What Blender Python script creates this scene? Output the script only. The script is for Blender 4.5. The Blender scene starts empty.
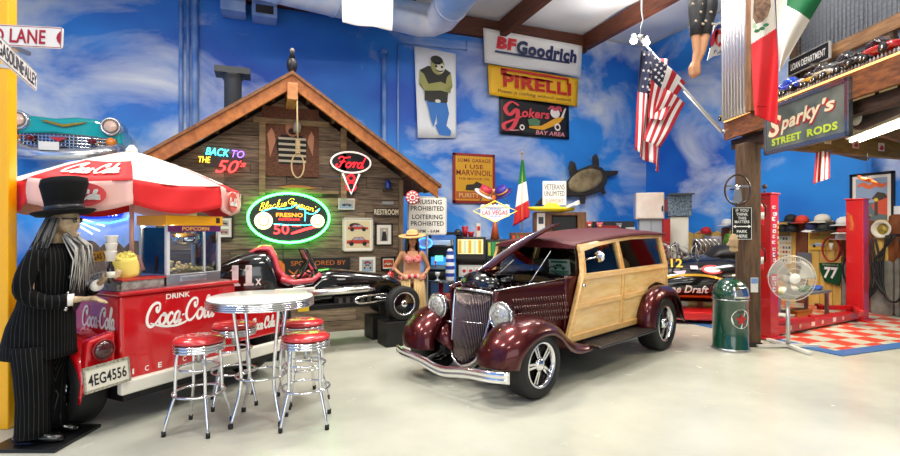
import bpy, bmesh, math, random
from mathutils import Vector, Matrix, Euler
random.seed(7)
SC = bpy.context.scene
COL = SC.collection
PI = math.pi
# ---------------------------------------------------------------- camera
YAW = math.radians(20.8)            # the camera looks 20.8 degrees off the back wall's normal
CA, SA = math.cos(YAW), math.sin(YAW)
EYE = 1.6
cam_d = bpy.data.cameras.new('camera')
cam_d.sensor_width = 36.0
cam_d.lens = 20.0                   # 500 px focal length on a 900 px frame
cam_d.shift_y = 2.0 / 900
cam_d.clip_start, cam_d.clip_end = 0.05, 100
cam = bpy.data.objects.new('camera', cam_d)
COL.objects.link(cam)
cam.location = (0, 0, EYE)
cam.rotation_euler = (PI / 2, 0, -YAW)
SC.camera = cam
# ---------------------------------------------------------------- world: daylight through the open side of the hall
W = bpy.data.worlds.new('daylight')
SC.world = W
W.use_nodes = True
W.node_tree.nodes['Background'].inputs[0].default_value = (0.93, 0.97, 1.0, 1)
W.node_tree.nodes['Background'].inputs[1].default_value = 0.24
# ---------------------------------------------------------------- unseen ceiling lamps, added ceiling fill, added fill behind the camera
def area(name, loc, rot, sx, sy, power, col):
    l = bpy.data.lights.new(name, 'AREA')
    l.shape = 'RECTANGLE'; l.size = sx; l.size_y = sy; l.energy = power; l.color = col
    o = bpy.data.objects.new(name, l)
    COL.objects.link(o)
    o.location = loc; o.rotation_euler = rot
    return o
WARM = (1.0, 0.945, 0.86)
for (x, y, p) in ((-3.4, 3.0, 150), (0.6, 3.2, 150), (4.6, 3.2, 130), (-3.2, 6.3, 230), (1.6, 6.4, 190), (5.4, 6.4, 190), (8.6, 6.4, 80), (-2.5, -1.5, 120), (2.5, -1.5, 120)):
    area('high_bay_lamp', (x, y, 6.55), (0, 0, 0), 1.5, 0.7, p, WARM)
for (x, y, p) in ((-1.0, 7.5, 60), (5.0, 7.5, 80), (8.0, 9.5, 40)):
    area('ceiling_fill', (x, y, 6.0), (PI, 0, 0), 1.2, 0.6, p, WARM)  # upward fill added to brighten the ceiling, no fixture behind it
area('camera_side_fill', (-1.0, -4.6, 2.6), (PI / 2, 0, 0), 7.0, 4.2, 190, (0.96, 0.98, 1.0))  # added daylight-toned fill behind the camera, no door stands there
# ---------------------------------------------------------------- exposure
SC.view_settings.view_transform = 'Standard'
SC.view_settings.look = 'None'
SC.view_settings.exposure = 0.2
SC.view_settings.gamma = 1.0
SC.view_settings.use_curve_mapping = False
SC.cycles.use_denoising = True
SC.cycles.max_bounces = 6
SC.cycles.transparent_max_bounces = 12
SC.cycles.caustics_reflective = False
SC.cycles.caustics_refractive = False
SC.cycles.sample_clamp_indirect = 4.0

# ================================================================ helpers: coordinates
def cw(X, d, z):
    """camera-side metres (X to the side, d ahead of the lens, z up) to world"""
    return Vector((CA * X + SA * d, -SA * X + CA * d, z))
def ray(px, py):
    return cw((px - 450) / 500.0, 1.0, (230 - py) / 500.0)
def at(px, py, d):
    r = ray(px, py) * d
    r.z += EYE
    return r
def on_y(px, py, Y):
    r = ray(px, py); t = Y / r.y
    return Vector((r.x * t, Y, EYE + r.z * t))
def on_x(px, py, X):
    r = ray(px, py); t = X / r.x
    return Vector((X, r.y * t, EYE + r.z * t))
def face(a, b):
    """turn about z that points a thing's front (-y) along camera direction (a, b)"""
    w = cw(a, b, 0)
    return math.atan2(w.x, -w.y)
def R(deg): return math.radians(deg)
def rect_y(x0, y0, x1, y1, Y):
    xm, ym = (x0 + x1) / 2, (y0 + y1) / 2
    return on_y(xm, ym, Y), on_y(x1, ym, Y).x - on_y(x0, ym, Y).x, on_y(xm, y0, Y).z - on_y(xm, y1, Y).z
def rect_x(x0, y0, x1, y1, X):
    xm, ym = (x0 + x1) / 2, (y0 + y1) / 2
    return on_x(xm, ym, X), on_x(x0, ym, X).y - on_x(x1, ym, X).y, on_x(xm, y0, X).z - on_x(xm, y1, X).z

# ================================================================ helpers: materials
def lin(h):
    h = h.lstrip('#')
    c = [int(h[i:i + 2], 16) / 255 for i in (0, 2, 4)]
    return tuple(x / 12.92 if x <= 0.04045 else ((x + 0.055) / 1.055) ** 2.4 for x in c) + (1,)
MC = {}
def mat(h, rough=0.5, metal=0.0, coat=0.0, emit=0.0, spec=0.5, noise=None, bump=0.0, bscale=60, alpha=1.0, key=None):
    """one plain material; noise = (scale, other colour) mixes a second colour in"""
    k = key or (h, rough, metal, coat, emit, spec, noise, bump, bscale, alpha)
    if k in MC: return MC[k]
    m = bpy.data.materials.new('mat_' + h.strip('#'))
    m.use_nodes = True
    nt = m.node_tree; b = nt.nodes['Principled BSDF']; L = nt.links
    b.inputs['Base Color'].default_value = lin(h)
    b.inputs['Roughness'].default_value = rough
    b.inputs['Metallic'].default_value = metal
    b.inputs['Coat Weight'].default_value = coat
    b.inputs['Coat Roughness'].default_value = 0.03
    b.inputs['Specular IOR Level'].default_value = spec
    if alpha < 1: b.inputs['Alpha'].default_value = alpha
    if emit:
        b.inputs['Emission Color'].default_value = lin(h)
        b.inputs['Emission Strength'].default_value = emit
    if noise or bump:
        tc = nt.nodes.new('ShaderNodeTexCoord')
    if noise:
        n = nt.nodes.new('ShaderNodeTexNoise'); n.inputs['Scale'].default_value = noise[0]; n.inputs['Detail'].default_value = 5
        r = nt.nodes.new('ShaderNodeValToRGB')
        r.color_ramp.elements[0].position = 0.38; r.color_ramp.elements[1].position = 0.64
        r.color_ramp.elements[0].color = lin(h); r.color_ramp.elements[1].color = lin(noise[1])
        L.new(tc.outputs['Object'], n.inputs['Vector']); L.new(n.outputs['Fac'], r.inputs['Fac']); L.new(r.outputs['Color'], b.inputs['Base Color'])
    if bump:
        n2 = nt.nodes.new('ShaderNodeTexNoise'); n2.inputs['Scale'].default_value = bscale; n2.inputs['Detail'].default_value = 3
        bp = nt.nodes.new('ShaderNodeBump'); bp.inputs['Strength'].default_value = bump; bp.inputs['Distance'].default_value = 0.02
        L.new(tc.outputs['Object'], n2.inputs['Vector']); L.new(n2.outputs['Fac'], bp.inputs['Height']); L.new(bp.outputs['Normal'], b.inputs['Normal'])
    MC[k] = m
    return m
def wood(h1, h2, stretch=(1, 14, 14), rough=0.55, island=0.0, coat=0.0, scale=2.2, contrast=(0.35, 0.68)):
    """grain runs along the axis with the small stretch; island > 0 varies plank by plank"""
    k = ('wood', h1, h2, stretch, rough, island, coat, scale)
    if k in MC: return MC[k]
    m = bpy.data.materials.new('wood_' + h1.strip('#'))
    m.use_nodes = True
    nt = m.node_tree; b = nt.nodes['Principled BSDF']; L = nt.links; N = nt.nodes.new
    tc = N('ShaderNodeTexCoord'); mp = N('ShaderNodeMapping'); mp.inputs['Scale'].default_value = stretch
    n = N('ShaderNodeTexNoise'); n.inputs['Scale'].default_value = scale; n.inputs['Detail'].default_value = 6; n.inputs['Roughness'].default_value = 0.65
    r = N('ShaderNodeValToRGB'); r.color_ramp.elements[0].position = contrast[0]; r.color_ramp.elements[1].position = contrast[1]
    r.color_ramp.elements[0].color = lin(h1); r.color_ramp.elements[1].color = lin(h2)
    L.new(tc.outputs['Object'], mp.inputs['Vector'])
    if island:
        g = N('ShaderNodeNewGeometry'); ad = N('ShaderNodeVectorMath'); ad.operation = 'ADD'
        sc = N('ShaderNodeMath'); sc.operation = 'MULTIPLY'; sc.inputs[1].default_value = 37.0
        L.new(g.outputs['Random Per Island'], sc.inputs[0]); L.new(mp.outputs['Vector'], ad.inputs[0]); L.new(sc.outputs[0], ad.inputs[1])
        L.new(ad.outputs[0], n.inputs['Vector'])
        hs = N('ShaderNodeHueSaturation')
        ml = N('ShaderNodeMath'); ml.operation = 'MULTIPLY_ADD'; ml.inputs[1].default_value = island * 2; ml.inputs[2].default_value = 1 - island
        L.new(g.outputs['Random Per Island'], ml.inputs[0]); L.new(ml.outputs[0], hs.inputs['Value'])
        L.new(r.outputs['Color'], hs.inputs['Color']); L.new(hs.outputs['Color'], b.inputs['Base Color'])
    else:
        L.new(mp.outputs['Vector'], n.inputs['Vector']); L.new(r.outputs['Color'], b.inputs['Base Color'])
    L.new(n.outputs['Fac'], r.inputs['Fac'])
    bp = N('ShaderNodeBump'); bp.inputs['Strength'].default_value = 0.25; bp.inputs['Distance'].default_value = 0.01
    L.new(n.outputs['Fac'], bp.inputs['Height']); L.new(bp.outputs['Normal'], b.inputs['Normal'])
    b.inputs['Roughness'].default_value = rough; b.inputs['Coat Weight'].default_value = coat
    MC[k] = m
    return m
def glass(tint='#ffffff', refl=0.12, key=None):
    k = ('glass', tint, refl)
    if k in MC: return MC[k]
    m = bpy.data.materials.new('glass'); m.use_nodes = True
    nt = m.node_tree; nt.nodes.clear(); L = nt.links; N = nt.nodes.new
    o = N('ShaderNodeOutputMaterial'); mx = N('ShaderNodeMixShader'); t = N('ShaderNodeBsdfTransparent'); g = N('ShaderNodeBsdfGlossy')
    lw = N('ShaderNodeLayerWeight'); lw.inputs['Blend'].default_value = 0.25
    ad = N('ShaderNodeMath'); ad.inputs[1].default_value = refl * 0.5; ad.use_clamp = True
    t.inputs['Color'].default_value = lin(tint); g.inputs['Roughness'].default_value = 0.02
    L.new(lw.outputs['Fresnel'], ad.inputs[0]); L.new(ad.outputs[0], mx.inputs['Fac'])
    L.new(t.outputs[0], mx.inputs[1]); L.new(g.outputs[0], mx.inputs[2]); L.new(mx.outputs[0], o.inputs['Surface'])
    MC[k] = m
    return m
CHROME = mat('#e4e4e6', 0.09, 1.0)
STEEL = mat('#b9bbbe', 0.28, 1.0)
BLACK = mat('#0b0b0c', 0.5)
GLOSSBLACK = mat('#060607', 0.16, coat=1.0)
RUBBER = mat('#101011', 0.65)
WHITE = mat('#f2f0ea', 0.5)
RED = mat('#c8141a', 0.3, coat=0.5)

# ================================================================ helpers: meshes
class MB:
    def __init__(s):
        s.v = []; s.f = []; s.m = []; s.s = []; s.M = Matrix.Identity(4)
    def add(s, vs, fs, m=0, smooth=False):
        b = len(s.v); M = s.M
        s.v.extend([tuple(M @ Vector(p)) for p in vs])
        for f in fs:
            s.f.append([i + b for i in f]); s.m.append(m); s.s.append(smooth)
        return s
    def box(s, c, d, m=0, rot=None):
        x, y, z = d[0] / 2, d[1] / 2, d[2] / 2
        vs = [(-x, -y, -z), (x, -y, -z), (x, y, -z), (-x, y, -z), (-x, -y, z), (x, -y, z), (x, y, z), (-x, y, z)]
        A = Matrix.Translation(c)
        if rot: A = A @ Euler(rot).to_matrix().to_4x4()
        return s.add([A @ Vector(p) for p in vs], [(0, 3, 2, 1), (4, 5, 6, 7), (0, 1, 5, 4), (1, 2, 6, 5), (2, 3, 7, 6), (3, 0, 4, 7)], m)
    def span(s, a, b, m=0):
        return s.box([(a[i] + b[i]) / 2 for i in range(3)], [abs(b[i] - a[i]) for i in range(3)], m)
    def bar(s, a, b, w, h, m=0, up=(0, 0, 1)):
        """square bar from a to b, w across, h along up"""
        a, b = Vector(a), Vector(b); d = (b - a); L = d.length; d.normalize()
        u = Vector(up); u = (u - d * u.dot(d))
        if u.length < 1e-4: u = Vector((1, 0, 0)) - d * d.x
        u.normalize(); r = d.cross(u)
        vs = [p + r * sx * w / 2 + u * sz * h / 2 for p in (a, b) for sx, sz in ((-1, -1), (1, -1), (1, 1), (-1, 1))]
        return s.add(vs, [(0, 1, 2, 3), (7, 6, 5, 4), (0, 4, 5, 1), (1, 5, 6, 2), (2, 6, 7, 3), (3, 7, 4, 0)], m)
    def prism(s, poly, h0, h1, ax='xz', m=0):
        """polygon in the plane ax pushed from h0 to h1 along the third axis"""
        def P(a, b, h): return {'xz': (a, h, b), 'xy': (a, b, h), 'yz': (h, a, b)}[ax]
        n = len(poly)
        vs = [P(a, b, h0) for a, b in poly] + [P(a, b, h1) for a, b in poly]
        fs = [list(range(n)), list(range(2 * n - 1, n - 1, -1))] + [(i, i + n, (i + 1) % n + n, (i + 1) % n) for i in range(n)]
        return s.add(vs, fs, m)
    def tube(s, pts, r, n=8, m=0, closed=False, sq=None):
        """round tube; r one radius or one per point; sq = (across, up) factors for a flattened one"""
        P = [Vector(p) for p in pts]; k = len(P)
        rr = list(r) if isinstance(r, (list, tuple)) else [r] * k
        vs = []; prev = None
        for i in range(k):
            a = P[(i - 1) % k] if (closed or i) else P[i]
            b = P[(i + 1) % k] if (closed or i < k - 1) else P[i]
            d = b - a
            if d.length < 1e-9: d = Vector((0, 0, 1))
            d.normalize()
            if prev is None:
                u = Vector((0, 0, 1)) if abs(d.z) < 0.9 else Vector((0, 1, 0))
            else: u = prev
            u = u - d * u.dot(d)
            if u.length < 1e-6: u = Vector((1, 0, 0)) - d * d.x
            u.normalize(); prev = u; w = d.cross(u)
            fa, fb = sq if sq else (1, 1)
            for j in range(n):
                t = 2 * PI * j / n
                vs.append(P[i] + (w * math.cos(t) * fa + u * math.sin(t) * fb) * rr[i])
        fs = []
        for i in range(k if closed else k - 1):
            i2 = (i + 1) % k
            for j in range(n):
                fs.append((i * n + j, i * n + (j + 1) % n, i2 * n + (j + 1) % n, i2 * n + j))
        if not closed:
            fs.append(list(range(n))[::-1]); fs.append([(k - 1) * n + j for j in range(n)])
        return s.add(vs, fs, m, True)
    def lathe(s, prof, n=24, m=0, c=(0, 0, 0), ax='z', smooth=True, cap=True):
        """profile of (radius, height) turned about ax through c; a radius of 0 closes it"""
        vs = []; fs = []
        for r, h in prof:
            for j in range(n):
                t = 2 * PI * j / n; a, b = r * math.cos(t), r * math.sin(t)
                p = {'z': (a, b, h), 'y': (a, h, b), 'x': (h, a, b)}[ax]
                vs.append((p[0] + c[0], p[1] + c[1], p[2] + c[2]))
        for i in range(len(prof) - 1):
            for j in range(n):
                fs.append((i * n + j, i * n + (j + 1) % n, (i + 1) * n + (j + 1) % n, (i + 1) * n + j))
        if cap and prof[0][0] > 1e-6: fs.append(list(range(n))[::-1])
        if cap and prof[-1][0] > 1e-6: fs.append([(len(prof) - 1) * n + j for j in range(n)])
        return s.add(vs, fs, m, smooth)
    def ball(s, c, r, m=0, n=16, k=10):
        if not isinstance(r, (tuple, list)): r = (r, r, r)
        A = s.M; s.M = A @ Matrix.Translation(c) @ Matrix.Diagonal((r[0], r[1], r[2], 1))
        s.lathe([(max(0.0, math.cos(-PI / 2 + PI * i / k)), math.sin(-PI / 2 + PI * i / k)) for i in range(k + 1)], n, m)
        s.M = A
        return s
    def grid(s, rows, m=0, smooth=True, cu=False, cv=False):
        a, b = len(rows), len(rows[0]); fs = []
        for i in range(a if cu else a - 1):
            for j in range(b if cv else b - 1):
                fs.append((i * b + j, i * b + (j + 1) % b, (i + 1) % a * b + (j + 1) % b, (i + 1) % a * b + j))
        return s.add([p for r in rows for p in r], fs, m, smooth)
    def loft(s, secs, m=0, smooth=True):
        """closed cross-sections of equal length, capped at both ends"""
        n = len(secs[0]); s.grid(secs, m, smooth, False, True)
        b = len(s.v) - n * len(secs)
        s.f.append(list(range(b, b + n))[::-1]); s.m.append(m); s.s.append(False)
        s.f.append(list(range(b + n * (len(secs) - 1), b + n * len(secs)))); s.m.append(m); s.s.append(False)
        return s
    def text(s, body, cx, cz, w, h, y=-0.001, m=0, bold=0.0, shear=0.0, t=0.0015, slant=0.0):
        """lettering facing -y, fitted to w x h round (cx, cz); slant lifts it along x"""
        vs, fs = glyphs(body, bold, shear)
        xs = [p[0] for p in vs]; zs = [p[1] for p in vs]
        x0, x1, z0, z1 = min(xs), max(xs), min(zs), max(zs)
        kx, kz = w / max(x1 - x0, 1e-6), h / max(z1 - z0, 1e-6)
        P = [(cx + (p[0] - (x0 + x1) / 2) * kx, y, cz + (p[1] - (z0 + z1) / 2) * kz + slant * ((p[0] - (x0 + x1) / 2) * kx)) for p in vs]
        return s.add(P, fs, m)
    def stroke(s, pts, w, y=-0.002, m=0, smooth=True, n=6, taper=True):
        """a pen stroke facing -y through 2-D points"""
        Q = spline(pts, n) if smooth and len(pts) > 2 else [Vector((a, b)) for a, b in pts]
        k = len(Q); L = []; Rr = []
        for i in range(k):
            d = Q[min(i + 1, k - 1)] - Q[max(i - 1, 0)]
            d = d.normalized() if d.length > 1e-9 else Vector((1, 0))
            e = w / 2
            if taper: e *= 0.55 + 0.45 * min(1.0, 4 * min(i, k - 1 - i) / max(k - 1, 1))
            nn = Vector((-d.y, d.x)) * e
            L.append((Q[i].x + nn.x, y, Q[i].y + nn.y)); Rr.append((Q[i].x - nn.x, y, Q[i].y - nn.y))
        return s.grid([L, Rr], m, False)
    def disc(s, cx, cz, rx, rz=None, y=-0.002, m=0, n=28):
        rz = rz or rx
        return s.add([(cx + rx * math.cos(2 * PI * i / n), y, cz + rz * math.sin(2 * PI * i / n)) for i in range(n)], [list(range(n))], m)
    def poly(s, pts, y=-0.002, m=0):
        return s.add([(a, y, b) for a, b in pts], [list(range(len(pts)))], m)
    def rect(s, x0, z0, x1, z1, y=-0.002, m=0):
        return s.poly([(x0, z0), (x1, z0), (x1, z1), (x0, z1)], y, m)
    def build(s, name, mats, parent=None, bevel=0.0, seg=2, sub=0, fix=True, rem=0.0, sm=0, angle=None):
        if not isinstance(mats, (list, tuple)): mats = [mats]
        me = bpy.data.meshes.new(name)
        me.from_pydata(s.v, [], s.f)
        for a in mats: me.materials.append(a)
        me.polygons.foreach_set('material_index', [min(x, len(mats) - 1) for x in s.m])
        me.polygons.foreach_set('use_smooth', s.s)
        if fix:
            bm = bmesh.new(); bm.from_mesh(me); bmesh.ops.recalc_face_normals(bm, faces=bm.faces); bm.to_mesh(me); bm.free()
        me.update()
        o = bpy.data.objects.new(name, me)
        COL.objects.link(o)
        if parent: o.parent = parent
        if rem:
            md = o.modifiers.new('fuse', 'REMESH'); md.mode = 'VOXEL'; md.voxel_size = rem; md.use_smooth_shade = True
            if sm:
                md = o.modifiers.new('smooth', 'SMOOTH'); md.iterations = sm; md.factor = 0.5
        if bevel:
            md = o.modifiers.new('bevel', 'BEVEL'); md.width = bevel; md.segments = seg; md.limit_method = 'ANGLE'; md.angle_limit = R(40)
            md.harden_normals = False
        if sub:
            md = o.modifiers.new('sub', 'SUBSURF'); md.levels = sub; md.render_levels = sub
        return o
def spline(pts, n=6):
    """Catmull-Rom through the points (2-D or 3-D)"""
    P = [Vector(p) for p in pts]; out = []
    for i in range(len(P) - 1):
        a, b, c, d = P[max(i - 1, 0)], P[i], P[i + 1], P[min(i + 2, len(P) - 1)]
        for j in range(n):
            t = j / n
            out.append(0.5 * ((2 * b) + (c - a) * t + (2 * a - 5 * b + 4 * c - d) * t * t + (3 * b - a - 3 * c + d) * t ** 3))
    out.append(P[-1])
    return out
GC = {}
def glyphs(body, bold=0.0, shear=0.0):
    k = (body, bold, shear)
    if k not in GC:
        cu = bpy.data.curves.new('lettering', 'FONT'); cu.body = body; cu.offset = bold; cu.shear = shear; cu.resolution_u = 3
        cu.space_character = 1.0 + bold * 2
        o = bpy.data.objects.new('lettering', cu); me = o.to_mesh()
        GC[k] = ([tuple(v.co[:2]) for v in me.vertices], [list(p.vertices) for p in me.polygons])
        o.to_mesh_clear(); bpy.data.objects.remove(o); bpy.data.curves.remove(cu)
    return GC[k]
def tag(o, label, cat, group=None, kind=None):
    o['label'] = label; o['category'] = cat
    if group: o['group'] = group
    if kind: o['kind'] = kind
    return o
def thing(name, label, cat, loc=(0, 0, 0), rz=0.0, group=None):
    o = bpy.data.objects.new(name, None); COL.objects.link(o)
    o.empty_display_size = 0.1
    o.location = loc; o.rotation_euler = (0, 0, rz)
    return tag(o, label, cat, group)
def place(o, loc, rz=0.0):
    o.location = loc; o.rotation_euler = (0, 0, rz)
    return o
KIDS = {}
def copy_tree(o, parent=None):
    c = o.copy(); COL.objects.link(c)
    if parent: c.parent = parent
    for ch in list(o.children): copy_tree(ch, c)
    return c
def dup(o, loc, rz, label, group=None):
    c = copy_tree(o); place(c, loc, rz); c['label'] = label
    if group: c['group'] = group
    return c
def struct(o):
    o['kind'] = 'structure'
    return o
def rr(w, h, r, n=5):
    """rounded rectangle outline round the origin"""
    out = []
    for cx, cz, a0 in ((w / 2 - r, h / 2 - r, 0), (-w / 2 + r, h / 2 - r, 90), (-w / 2 + r, -h / 2 + r, 180), (w / 2 - r, -h / 2 + r, 270)):
        for i in range(n + 1):
            t = R(a0 + 90 * i / n); out.append((cx + r * math.cos(t), cz + r * math.sin(t)))
    return out
# ================================================================ the hall
YB, XR, XL, ZC = 12.2, 11.07, -6.2, 7.2
def floor_mat():
    m = mat('#c9c9bb', 0.22, key='floor')
    nt = m.node_tree; b = nt.nodes['Principled BSDF']; L = nt.links; N = nt.nodes.new
    tc = N('ShaderNodeTexCoord'); n = N('ShaderNodeTexNoise'); n.inputs['Scale'].default_value = 0.55; n.inputs['Detail'].default_value = 8; n.inputs['Roughness'].default_value = 0.6
    r = N('ShaderNodeValToRGB'); r.color_ramp.elements[0].position = 0.35; r.color_ramp.elements[1].position = 0.7
    r.color_ramp.elements[0].color = lin('#acada0'); r.color_ramp.elements[1].color = lin('#c8c8ba')
    L.new(tc.outputs['Object'], n.inputs['Vector']); L.new(n.outputs['Fac'], r.inputs['Fac']); L.new(r.outputs['Color'], b.inputs['Base Color'])
    n2 = N('ShaderNodeTexNoise'); n2.inputs['Scale'].default_value = 3.0; n2.inputs['Detail'].default_value = 6
    mr = N('ShaderNodeMapRange'); mr.inputs[3].default_value = 0.13; mr.inputs[4].default_value = 0.34
    L.new(tc.outputs['Object'], n2.inputs['Vector']); L.new(n2.outputs['Fac'], mr.inputs[0]); L.new(mr.outputs[0], b.inputs['Roughness'])
    return m
def sky_mural(seed):
    k = ('sky', seed)
    m = mat('#2f76d0', 0.55, key=k)
    nt = m.node_tree; b = nt.nodes['Principled BSDF']; L = nt.links; N = nt.nodes.new
    tc = N('ShaderNodeTexCoord'); mp = N('ShaderNodeMapping'); mp.inputs['Location'].default_value = seed; mp.inputs['Scale'].default_value = (0.8, 0.8, 1.25)
    n1 = N('ShaderNodeTexNoise'); n1.inputs['Scale'].default_value = 0.46; n1.inputs['Detail'].default_value = 7; n1.inputs['Roughness'].default_value = 0.55; n1.inputs['Distortion'].default_value = 0.5
    n2 = N('ShaderNodeTexNoise'); n2.inputs['Scale'].default_value = 0.33; n2.inputs['Detail'].default_value = 3
    r1 = N('ShaderNodeValToRGB'); e = r1.color_ramp.elements
    e[0].position = 0.49; e[0].color = (0, 0, 0, 1); e[1].position = 0.68; e[1].color = (1, 1, 1, 1)
    r2 = N('ShaderNodeValToRGB'); e = r2.color_ramp.elements
    e[0].position = 0.32; e[0].color = lin('#0a50ba'); e[1].position = 0.68; e[1].color = lin('#2f97ee')
    mx = N('ShaderNodeMix'); mx.data_type = 'RGBA'
    mx.inputs[7].default_value = lin('#dde3ec')
    L.new(tc.outputs['Object'], mp.inputs['Vector'])
    for n, r in ((n1, r1), (n2, r2)):
        L.new(mp.outputs[0], n.inputs['Vector']); L.new(n.outputs['Fac'], r.inputs['Fac'])
    L.new(r1.outputs['Color'], mx.inputs[0]); L.new(r2.outputs['Color'], mx.inputs[6]); L.new(mx.outputs[2], b.inputs['Base Color'])
    return m
struct(MB().span((XL - .2, -5, -0.1), (14, YB + .2, 0)).build('floor', floor_mat()))
struct(MB().span((XL - .2, YB, 0), (XR + .2, YB + .2, ZC)).build('wall_back', sky_mural((3.1, 0, 1.7))))
struct(MB().span((XR, -5, 0), (XR + .2, YB, ZC)).build('wall_right', sky_mural((0.4, 2.0, 5.2))))
struct(MB().span((XL - .2, -5, 0), (XL, YB, ZC)).build('wall_left', sky_mural((7, 2, 3))))
ceil_m = mat('#e9eaec', 0.32, bump=0.6, bscale=1.8)
b = MB()
rows = []
for i in range(61):
    x = XL - .2 + (XR + .6 - XL) * i / 60
    rows.append([(x, -5 + 17.4 * j / 60, ZC + 0.05 * math.sin(x * 2.6) * math.sin(j * 0.9) + 0.06) for j in range(61)])
b.grid(rows)
b.span((XL - .2, -5, ZC + .2), (XR + .4, YB + .2, ZC + .3))
struct(b.build('ceiling', ceil_m))
beamwood = wood('#3b1a0c', '#6b3417', (14, 1, 14), 0.6)
beamx = wood('#3b1a0c', '#5d2b13', (1, 14, 14), 0.6)
struct(MB().span((XL, YB - .14, 6.72), (on_y(584, 40, YB).x, YB - .01, 7.2)).build('beam_ledger', beamx))
for k, px in enumerate((398, 502, 586)):
    p = on_y(px, 30, YB - .15)
    struct(MB().span((p.x - .09, -4.5, 6.78), (p.x + .09, YB - .15, 7.2)).build('beam_joist', beamwood))
p = on_y(445, 10, YB - 1.4)
struct(MB().span((XL, YB - 2.6, 6.9), (p.x + .2, YB - 2.46, 7.2)).build('beam_purlin', beamx))
tag(MB().tube([(4.3, 8.75, 6.62), (7.1, 8.6, 6.62)], 0.018, 6).build('sprinkler_pipe', mat('#1c1410', 0.5)), 'thin dark pipe strung across below the white ceiling', 'pipe')
# yellow pillar at the edge of the hall
Y1 = mat('#f2b005', 0.35, coat=0.3)
p = cw(-.884 * 4.0 - .22, 4.045, 0)
o = struct(MB().box((0, 0, ZC / 2), (.44, .09, ZC)).build('pillar', Y1, bevel=.012)); place(o, p, -YAW)
# pipes and conduits painted with the mural
blue_p = mat('#3d74c0', 0.4, noise=(1.2, '#9db9e2'))
for px, r, z0, z1, lb in ((181, .045, 2.9, 7.1, 'slim blue conduit running up the wall west of the stove pipe, first of three'), (188, .03, 2.9, 7.1, 'thin blue conduit between two thicker ones on the wall'), (195, .07, 2.9, 7.1, 'thick blue conduit on the wall next to the stove pipe')):
    q = on_y(px, 60, YB - r)
    b = MB().tube([(0, 0, z0), (0, 0, z1)], r, 10)
    o = tag(b.build('wall_conduit', blue_p), lb, 'conduit', 'painted wall conduits'); o.location = (q.x, q.y, 0)
q = on_y(384, 60, YB - .07)
b = MB().tube([(0, 0, 0), (0, 0, 6.0)], .055, 10).lathe([(0.09, 5.95), (.09, 6.05), (0, 6.06)], 10)
o = tag(b.build('wall_conduit', blue_p), 'blue pipe with a capped top beside the ape banner', 'conduit'); o.location = (q.x, q.y, 0)
q0, q1, q2, q3 = [on_y(*a, YB - .03) for a in ((398, 150), (398, 43), (467, 50), (467, 40))]
tag(MB().tube([(q0.x, q0.y, 0), q1, q2, q3], .022, 6).build('wall_conduit', blue_p), 'thin bent conduit framing the ape banner', 'conduit')
# round ventilation duct painted like the sky
ductm = mat('#8fb6e6', 0.4, noise=(0.7, '#f0f3f8'))
d0, d1, d2 = at(225, -30, 8.9), at(436, 24, 11.6), at(510, -14, 8.6)
d2 = Vector((d1.x - .1, d1.y - 4.2, d1.z + .05))
b = MB(); v1 = d1
pts = [d0, d0.lerp(d1, .5)] + [d1 + (d0 - d1).normalized() * .45, d1 + (d0 - d1).normalized() * .16 + (d2 - d1).normalized() * .14, d1 + (d2 - d1).normalized() * .45] + [d1.lerp(d2, .5), d2]
b.tube(pts, .36, 20)
t = thing('air_duct', 'round ventilation duct painted sky blue with an elbow under the ceiling', 'duct', d1)
b2 = MB(); b2.M = Matrix.Translation(-d1); b2.v = [tuple(Vector(v) - d1) for v in b.v]; b2.f = b.f; b2.m = b.m; b2.s = b.s
b2.build('duct_run', ductm, t)
for f in (.2, .45, .7):
    c = d0.lerp(d1, f) - d1; dr = (d0 - d1).normalized() * .03
    MB().tube([c - dr, c + dr], .375, 20).build('seam_band', ductm, t)
for f in (.25, .55, .85):
    c = d1.lerp(d2, f) - d1; dr = (d2 - d1).normalized() * .03
    MB().tube([c - dr, c + dr], .375, 20).build('seam_band', ductm, t)
    MB().tube([c + Vector((0, 0, .36)), c + Vector((0, 0, ZC - d1.z))], .012, 6).build('hanger_rod', STEEL, t)
# small speakers / vents up by the gable
for (x0, y0, x1, y1, dk, lb) in ((221, -8, 246, 14, False, 'plain blue vent box high on the wall'), (252, -6, 277, 20, True, 'blue vent box with a dark slot high on the wall')):
    c, w, h = rect_y(x0, y0, x1, y1, YB - .3)
    t = thing('vent_box', lb, 'vent', (c.x, YB, c.z - h / 2))
    b = MB().prism([(-.28, h), (0, h), (0, 0), (-.5, 0), (-.5, h * .45)], -w / 2, w / 2, 'yz')
    b.build('housing', blue_p, t, bevel=.02)
    if dk: MB().box((0, -.5, h * .27), (w * .7, .03, h * .3)).build('slot', mat('#2b2a2c', .6), t)
# ================================================================ the wooden cabin with a gable
FY = 8.0
GX, GZ, GS = 0.43, 3.84, 0.69          # gable top and slope
cab = thing('wooden_cabin', 'weathered wooden cabin with an orange gable trim against the sky mural', 'cabin', (GX, FY, 0))
siding_m = wood('#4d3c2d', '#8e7b64', (1.2, 12, 12), 0.8, island=0.33, scale=2.5)
b = MB(); z = 0.0; rnd = random.Random(3)
while z < 3.5:
    h = rnd.choice((.17, .19, .2)); zt = z + h - .008
    def hw(zz): return min(1.77, (GZ - .17 - zz) / GS)
    x = -hw(z)
    end = hw(z)
    while x < end - .02:
        L = rnd.uniform(.8, 2.1); x2 = min(end, x + L)
        if end - x2 < .3: x2 = end
        a0, a1 = x, x2
        t0 = max(a0, -hw(zt)); t1 = min(a1, hw(zt))
        if t1 > t0:
            yy = rnd.uniform(0, .012)
            b.prism([(a0 + .003, z), (a1 - .003, z), (t1 - .003, zt), (t0 + .003, zt)], yy, .05, 'xz')
        x = x2
    z += h
b.build('siding', siding_m, cab)
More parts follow.
